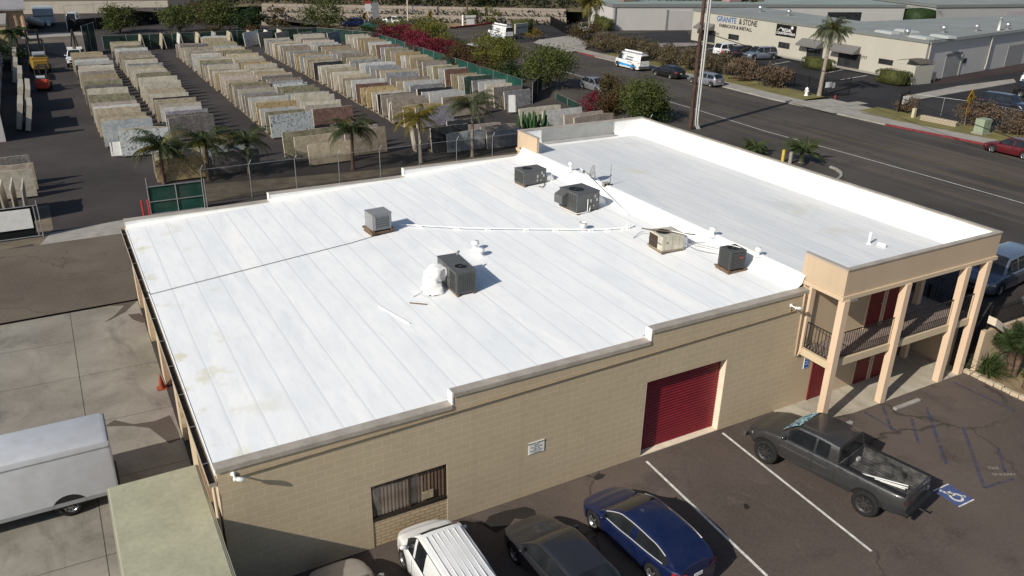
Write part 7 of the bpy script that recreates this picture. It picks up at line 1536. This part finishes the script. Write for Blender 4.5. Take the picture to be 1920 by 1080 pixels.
rw = tag(MB().box(0, 3.6, -.25, .25, 0, .55).build('rubble_wall', block_wall('rubble', (.42, .36, .27), (.2, .17, .13), .35, .2, 'x', .03), None, .05), 'low rough stone wall in the grass by the drive', 'wall'); rw.location = ((71.96,28.53,1.00)[0]+.2, (71.96,28.53,1.00)[1]-1.4, 1.1); rw.rotation_euler = (0, 0, radians(95))
def iron_fence(name, label, a, b, h, z, step=.16, notices=()):
    t = thing(name, label, 'fence', (a[0], a[1], z)); A_ = Vector((0, 0, 0)); B_ = Vector((b[0]-a[0], b[1]-a[1], 0)); n = max(2, round(B_.length/step)); g = MB(); R2 = MB()
    for i in range(n+1): p = A_.lerp(B_, i/n); g.box(p.x-.012, p.x+.012, p.y-.012, p.y+.012, .05, h)
    for zz in (.15, h-.2): R2.tube([A_+Vector((0, 0, zz)), B_+Vector((0, 0, zz))], .022, 4, smooth=False)
    m_ = max(1, round(B_.length/2.6))
    g.build('pickets', BLACKM, t); R2.build('rail', BLACKM, t)
    for i in range(m_+1): p = A_.lerp(B_, i/m_); MB().box(p.x-.04, p.x+.04, p.y-.04, p.y+.04, 0, h+.08).build('post', BLACKM, t)
    return t
iron_fence('iron_fence', 'black iron picket fence before the shop car park', (75.5, 59.0), (72.4, 43.4), 1.75, 1.15)
t = iron_fence('iron_gate', 'black iron gate end with white notices beside the tall palm', (72.5, 43.2), (75.6, 42.6), 1.9, 1.15); MB().box(-.2, .8, -.07, -.05, 1.0, 1.6).build('notice', WHITE, t); MB().box(.95, 1.35, -.07, -.05, .9, 1.5).build('notice', WHITE, t)
t = iron_fence('iron_gate', 'black iron gate end with two white notices at the brown shrub', (74.8, 34.6), (72.6, 33.9), 1.9, 1.15); MB().box(-2.1, -1.2, -.9, -.88, .9, 1.7).build('notice', WHITE, t); MB().box(-.9, -.3, -.5, -.48, .9, 1.6).build('notice', WHITE, t)
mesh_fence('chain_link_fence', 'bare chain link fence between car park and flowering shrubs', [(74.4, 33.5), (76.3, 28.6), (76.8, 16)], 1.8, screen_mat('link_mesh', (.05, .05, .05), .12), False, 3.0, 1.15)
tag(MB().lathe([(.16, 0), (.16, .02), (.05, .45), (0, .46)], 10).build('red_marker', RED_K), 'small red marker at the gate by the pavement', 'marker').location = ((72.63,41.87,1.00)[0], (72.63,41.87,1.00)[1], 1.15)
iron_fence('iron_fence', 'black iron fence along the side street by the white car', (81.14,114.92,1.00), (74.85,97.47,1.00), 1.7, 1.02)
railing_t = iron_fence('iron_fence', 'black iron railing on top of the wall by the steel blue car', (31.6, -1.80), (40.0, -1.86), 1.05, 2.12, .13)
iron_fence('iron_fence', 'black iron railing beside the stair well under the wing roof', (31.42, -1.2), (31.5, 5.5), 1.05, 2.1, .13)
# retaining wall right of the porch
t = thing('retaining_wall', 'tan retaining wall with sloping pale cap behind the palms', 'wall', (31.30, -1.75, 0)); MB().box(.0, 12, -.2, .0, 0, 2.12).build('wall', STUC, t)
MB().add([(.1, -.46, 2.85), (.1, -.10, 2.85), (4.2, -.10, .35), (4.2, -.46, .35), (.1, -.46, 2.5), (.1, -.10, 2.5), (4.2, -.1, .0), (4.2, -.46, .0)], [(0, 3, 2, 1), (0, 4, 7, 3), (0, 1, 5, 4)]).build('stair_cap', plain('cap_pale', (.62, .55, .44), .85), t)
tag(MB().tube([(0, 0, 0), (0, 0, .95)], .13, 10).build('bollard', plain('bollard_yellow', (.62, .45, .08), .6)), 'yellow bollard behind the wing parapet', 'bollard').location = (47.75,25.42,1.04)
tag(MB().tube([(0, 0, 0), (0, 0, .9)], .15, 10).build('bollard', CONC_L), 'grey concrete post beside the sago palm', 'bollard').location = (47.92,24.80,1.05)
kp = [Vector(p) for p in ((49.93,23.01,1.00), (49.96,22.15,1.00), (49.36,21.08,1.01), (48.44,20.24,1.05), (47.07,19.62,1.14))]; sheet('planter_soil', [(p.x, p.y) for p in kp]+[(kp[-1].x-4, kp[-1].y), (kp[0].x-2, kp[0].y)], DIRT_D, .02, 'soil of the sago palm bed', kp[2].z-.04); kp = [kp[0].lerp(kp[1], .5)] + [kp[i].lerp(kp[i+1], f)+(kp[i]*0) for i in range(1, 4) for f in (.15, .5, .85)]; kerb('planter_kerb', kp, .18, kp[2].z-.05, .2, CONC_L, 'curved concrete kerb of the sago palm bed')
# far signs
def post_sign(name, label, p, top_z, boards, post=GALV, r=.06):
    t = thing(name, label, 'sign', (p[0], p[1], 1.0)); MB().tube([(0, 0, 0), (0, 0, top_z)], r, 6).build('post', post, t)
    for b_, m_ in boards: MB().box(b_[0], b_[1], -.06, -.03 if b_[0] < 0 else -.03, b_[2], b_[3]).build('board', m_, t)
    return t
SREDW = plain('sign_red', (.45, .06, .05), .5)
q = (49.80,124.04,1.00); post_sign('lot_sign', 'tall white and red sign board far off by the teal car', (q[0], q[1]+1.5), 4.2, [((-.55, .55, 2.4, 3.7), WHITE), ((-.55, .55, 3.7, 4.2), SREDW), ((.75, 2.0, 1.4, 3.9), plain('board_grey', (.28, .29, .31), .6))], WHITE)
q = (61.03,129.38,1.00,2.28); post_sign('street_sign', 'blue street name sign on a pale post far off', q, q[3], [((-1.2, 1.2, q[3]-.4, q[3]+.5), plain('street_blue', (.04, .12, .35), .5))])
q = (65.80,120.24,1.00,1.84); t = post_sign('real_estate_sign', 'white hanging yard sign at the red kerb of the side street', q, q[3], [((-.25, 2.6, q[3]-.5, q[3]-.1), WHITE), ((.7, 2.3, q[3]-1.7, q[3]-.7), WHITE)], WHITE, .2)
q = (57.10,125.07,1.00); post_sign('lamp_post', 'slim pale street lamp post far off before the stone wall', q, 11, [], plain('lamp_pale', (.5, .5, .42), .5), .12)
q = (67.31,121.55,1.00); post_sign('far_pole', 'slim dark wooden pole beside the white yard sign', q, 11, [], BARK, .16)
for i, (u, q) in enumerate(((0, (48.67,124.43,1.00)), (1, (60.93,123.75,1.00)))):
    t = post_sign('chevron_sign', ('black and yellow chevron sign by the blue far car', 'black chevron sign in the dry grass far off')[i], q, 2.3, [((-.38, .38, 1.2, 2.3), plain('sign_old_yellow', (.30, .19, .03), .6))]); g = flat([(.34, .5), (.0, .5), (-.36, 0), (.0, -.5), (.34, -.5), (0, 0)], -.065, 1.75); g.build('chevron', INKK, t); t['group'] = 'chevron signs on the far bend'
q = (68.79,104.19,1.00); t = thing('monument_sign', 'low cream monument sign in front of a clipped green hedge', 'sign', (q[0], q[1], 1.0), radians(20)); MB().box(-1.6, 1.6, -.15, .15, .3, 1.9).build('board', SHOPW, t); MB().box(-1.3, 1.3, -.19, -.151, 1.2, 1.4).build('text_line', FASC, t)
clipped('clipped green hedge behind the cream monument sign', (q[0]+1.6, q[1]+2.2), (2.2, 1.6, 1.25), F_HEDGE, 900, 300, 0); bush('shrub', 'orange yellow low shrub beside the monument sign', 'shrub', ((67.89,98.60,1.00)[0], (67.89,98.60,1.00)[1]), (2.0, 2.0, .8), foliage('leaf_orange', (.12, .08, .015), (.24, .17, .03), (.1, .1, .03), .3), 600, .25, 301)
# ---------------------------------------------------------------- hillside, stone wall and left background
wl0, wl1 = (35.40,140.54,-0.00,3.00), (68.47,123.01,1.00,2.45)
A_, B_ = Vector((wl0[0], wl0[1], 0)), Vector((wl1[0], wl1[1], 0)); d = (B_-A_).normalized(); nrm = Vector((-d.y, d.x, 0)); nrm = nrm if nrm.y > 0 else -nrm
t = thing('stone_wall', 'long pale stone retaining wall with vines at the foot of the hillside', 'wall', (A_.x, A_.y, 0)); g = MB(); L_ = (B_-A_).length+18; Mw = Matrix.Translation((0, 0, 0)) @ Matrix.Rotation(atan2(d.y, d.x), 4, 'Z')
ROCKW = block_wall('pale_stone_wall', (.36, .31, .26), (.16, .13, .11), 2.2, .8, 'x', .05); g.box(-1, L_, 0, .8, 0, 2.3, None); o = g.build('lower_wall', ROCKW, t); g = MB(); g.box(-1, L_, 1.6, 2.3, 0, 3.7); o2 = g.build('upper_wall', ROCKW, t); t.rotation_euler = (0, 0, atan2(d.y, d.x))
hs = MB(); nu, nv = 46, 16; hv = []
for j in range(nv+1):
    for i in range(nu+1):
        u = -26+(L_+64)*i/nu; v = 2.0+130*(j/nv)**1.4; p = A_+d*u+nrm*v; z = 3.2+min(v, 80)*.42*ss(-24, 0, u) + 1.6*noise.noise(Vector((u*.08, v*.08, 0)))*(v > 3) + (0 if u > -30 else 0)
        if j == 0: z = 3.2
        hv.append((p.x, p.y, max(-.2, z*ss(-25, -2, u))))
hs.add(hv, [(j*(nu+1)+i, j*(nu+1)+i+1, (j+1)*(nu+1)+i+1, (j+1)*(nu+1)+i) for j in range(nv) for i in range(nu)], True)
struct(hs.build('hillside', concrete('hill_soil', (.055, .05, .03), (.12, .10, .06), .5, .4)), 'overgrown hillside behind the street')
g = MB(); R_ = random.Random(17)
for i in range(15000):
    u, v = R_.uniform(-24, L_+36), 2+R_.random()**1.6*42; p = A_+d*u+nrm*v; z = 3.2+v*.42*ss(-24, 0, u); z *= ss(-25, -2, u)
    cl = noise.noise(Vector((u*.12, v*.18, 3))); 
    if cl < -.30: continue
    leaf(g, Vector((p.x, p.y, z+R_.uniform(0, 1.1)*(1+cl))), .75, R_)
for i in range(5200):
    u = R_.uniform(0, L_); lev = R_.random() < .5; zz = R_.random()**.6; p = A_+d*u+nrm*((-.12) if lev else 1.45); leaf(g, Vector((p.x, p.y, (2.3 if lev else 3.7)*(1-zz*.9)*(.9+.2*noise.noise(Vector((u*.3, 0, 0)))))), .45, R_)
o = g.build('ivy_cover', F_IVY); tag(o, 'dark ivy and scrub covering the hillside', kind='stuff')
for i, (p, h, w_) in enumerate((((73.40,127.19,1.00), 7.5, 3.6), ((78.59,127.49,1.00), 8.5, 4.4), ((84.38,129.81,1.00), 7.5, 4.0))): tree('tree', 'dark spreading tree over the side street bend, %s of three' % ('left', 'middle', 'right')[i], (p[0]-.5, p[1]-1), h, (w_, w_*.8, h*.44), F_DARK, 2600, .45, 400+i, 'dark trees over the side street')
bush('shrub', 'yellow green shrub below the dark trees at the bend', 'shrub', ((72.73,121.55,1.00)[0], (72.73,121.55,1.00)[1]), (2.6, 2.2, 1.5), F_YEL, 700, .35, 410); bush('shrub', 'dark green shrub behind the white yard sign', 'shrub', ((68.89,121.00,1.00)[0], (68.89,121.00,1.00)[1]+2), (3.4, 2.2, 1.5), F_GREEN, 700, .35, 411)
bush('shrub', 'dry brown scrub on the slope above the third fence tree', 'shrub', ((25.19,146.86,-0.00)[0], (25.19,146.86,-0.00)[1]), (6, 4, 2.4), F_BROWN, 1300, .45, 412); bush('shrub', 'dry brown scrub where the stone wall begins', 'shrub', ((37.21,139.92,-0.00)[0], (37.21,139.92,-0.00)[1]), (5, 3, 1.6), F_BROWN, 900, .4, 413)
bush('shrub', 'reddish brown brush on the slope by the yellow palm', 'shrub', ((95.84,132.86,1.00)[0], (95.84,132.86,1.00)[1]+5), (9, 4, 3.5), F_BROWN, 2200, .55, 414)
t = thing('concrete_barrier', 'long pale concrete barrier wall beyond the trailer and trees', 'wall', (0, 0, 0)); bp, bq = (-5.78,178.65,-0.00), (22.71,169.59,-0.00)
g = MB(); a2, b2 = Vector((bp[0]-30, bp[1]+3, 0)), Vector((bq[0], bq[1]+1, 0)); e = (b2-a2).normalized(); f2 = Vector((-e.y, e.x, 0))
def wallseg(g, o0, w0, z0, z1): q = [a2+f2*o0, b2+f2*o0, b2+f2*(o0+w0), a2+f2*(o0+w0)]; g.prism([(v.x, v.y) for v in q], z0, z1)
wallseg(g, 0, 1.0, 0, 2.2); g.build('lower_step', concrete('barrier_pale', (.42, .38, .31), (.52, .48, .41), .3, .3), t); g = MB(); wallseg(g, 3.5, 1.0, 0, 3.6); g.build('upper_wall', plain('barrier_brown', (.20, .17, .13), .9, 0, .2, .1), t); g = MB(); wallseg(g, 3.4, 9.0, 3.605, 3.9); g.build('cap_deck', MATS['barrier_pale'], t)
t = thing('metal_shed', 'tan corrugated metal shed with grey roof with a dark sign board', 'building', (0, 0, 0)); sp_ = (-3.34,138.69,-0.00,4.18); x1, y1, hh = sp_[0], sp_[1], sp_[3]
g = MB(); n_ = 34
vs = [(x1-18*i/(2*n_), y1-(.16 if i % 4 in (0, 1) else 0), z) for i in range(2*n_+1) for z in (0, hh)]; g.add(vs, [(2*i, 2*i+1, 2*i+3, 2*i+2) for i in range(2*n_)]); g.add([(x1, y1, 0), (x1, y1+14, 0), (x1, y1+14, hh), (x1, y1, hh)], [(0, 1, 2, 3)]); g.build('wall', plain('shed_tan', (.42, .28, .18), .7, .1, .3, .12), t)
g = MB(); g.add([(x1-18, y1-.5, hh), (x1+.4, y1-.5, hh), (x1+.4, y1+14, hh+2.2), (x1-18, y1+14, hh+2.2), (x1-18, y1-.5, hh-.25), (x1+.4, y1-.5, hh-.25)], [(0, 1, 2, 3), (4, 5, 1, 0)]); g.build('roof', plain('shed_roof', (.33, .32, .32), .6, .2, .3, .12, .6), t)
sg = MB().box(x1-12, x1-2.4, y1-.45, y1-.2, hh-2.6, hh-.6).build('sign_board', plain('sign_dark', (.06, .05, .06), .6), t); MB().box(x1-11.6, x1-2.8, y1-.47, y1-.451, hh-1.45, hh-1.0).build('text_band', plain('sign_grey', (.28, .28, .30), .6), sg); MB().box(x1-11.6, x1-3.2, y1-.47, y1-.451, hh-2.3, hh-1.75).build('text_band', MATS['sign_grey'], sg)
t = thing('travel_trailer', 'white travel trailer with dark stripe behind the yard fence', 'trailer', (-0.38,151.21,-0.00)); tz = 3.0
g = MB(); g.box(-1.6, 1.6, 0, 6, .5, tz); g.build('body', paint('paint_trailer', (.45, .48, .55), .1), t, .12); MB().box(-1.5, 1.5, -.03, -.002, 1.7, 1.85).build('stripe', P_NAVY, t); g = MB(); g.box(-.8, -.2, -.5, -.02, .2, 1.0); g.box(.2, .8, -.5, -.02, .2, 1.0); g.build('tank', WHITE, t); g = MB(); g.tube([(-1.55, 4, .4), (1.55, 4, .4)], .4, 12); g.build('axle', TYRE, t)
q = (3.49,149.86,-0.00); car('white_van', 'white van behind the yard fence beside the trailer', 'van', (q[0]+.6, q[1]+2.5, 0), radians(-100), P_WHITE, L=5.2, W=1.95, H=2.1, wb=3.3, fo=.85, R=.37, belt=(1.15, 1.2), hood=1.1, cab=(.13, .27, .995, .998), deck=1.2, nose=.85, van=.5, tumble=.12, pillars=(.3,))
t = thing('covered_boat', 'small white covered boat beside the tan shed', 'boat', (-2.51,151.95,-0.00), radians(-70)); g = MB(); rows = []
for i in range(7):
    s_ = i/6; w_ = 1.0*(1-s_**2.5)+.02; rows += [(s_*5, -w_, 1.2), (s_*5, -w_*.5, .5), (s_*5, w_*.5, .5), (s_*5, w_, 1.2), (s_*5, 0, 1.8-.5*s_)]
g.add(rows, [(i*5+j, i*5+(j+1) % 5, (i+1)*5+(j+1) % 5, (i+1)*5+j) for i in range(6) for j in range(5)]+[(0, 1, 2, 3, 4)], True); g.build('hull', WHITE, t); g = MB(); g.box(-.5, 4, -.5, .5, .2, .45); g.build('trailer_frame', TRIMK, t)
mesh_fence('chain_link_fence', 'tall bare chain link fence behind the flatbed truck and yard', [((2.67,141.85,-0.00)[0], (2.67,141.85,-0.00)[1]), ((7.19,143.47,-0.00)[0], (7.19,143.47,-0.00)[1]), ((18.00,148.41,-0.00)[0], (18.00,148.41,-0.00)[1])], 4.2, SCR_D, False, 5.0, 0, 'fence', 2.0)
sheet('rear_road', [(-4.28,134.72,-0.00), (-3.83,142.63,-0.00), (5.20,140.95,-0.00), (5.06,136.36,-0.00)], CONC_L, .012, 'pale concrete road edge at the back of the yard'); sheet('rear_lane', [(-3.02,121.96,-0.00), (-3.91,134.59,-0.00), (5.02,135.63,-0.00), (4.13,111.75,-0.00), (1.95,111.00,-0.00)], A_ALLEY, .009, 'brownish asphalt lane at the back of the yard')
mesh_fence('screened_fence', 'dark screened gate panel by the flatbed truck', [((3.47,112.01,-0.00)[0], (3.47,112.01,-0.00)[1]), ((5.29,116.38,-0.00)[0], (5.29,116.38,-0.00)[1])], 4.0, SCR_B, False, 2.0)
t = thing('stucco_wall', 'yellowish stucco wall block beside the shaded palm', 'wall', ((-6.09,112.11,-0.00)[0], (-6.09,112.11,-0.00)[1], 0)); wq = (-6.09,112.11,-0.00,4.39); MB().box(-12, .6, 0, 14, 0, wq[3]).build('wall', plain('yellow_stucco', (.47, .38, .21), .9, 0, .2, .15), t); MB().box(-12.1, .7, -.1, 14.1, wq[3]+.003, wq[3]+.25).build('cap', CONC_L, t)
palm('dark palm in shade beside the yellowish wall', (-4.59,111.51,-0.00), 3.4, 20, 2.4, F_DARK, 61, (.2, .16), PBARK_D, (-.2, 1.2), (1.4, 2.2), .5); bush('shrub', 'dark ivy bush hanging over the yellowish wall', 'shrub', ((-6.17,103.53,-0.00)[0], (-6.17,103.53,-0.00)[1]), (2.6, 4.0, 1.5), F_DARK, 1100, .3, 420)
tag(MB().box(-14, -6.0, 0, .5, 0, 4.2).build('left_wall', SHOPS), 'dark boundary wall end behind the green edge-on slab', 'wall').location = (0, 62, 0)
tag(MB().box(-6.6, -6.2, 0, 52, 0, 3.0).build('boundary_wall', SHOPS), 'long boundary wall behind the edge-on slabs of the driveway', 'wall').location = (-.4, 62.6, 0)
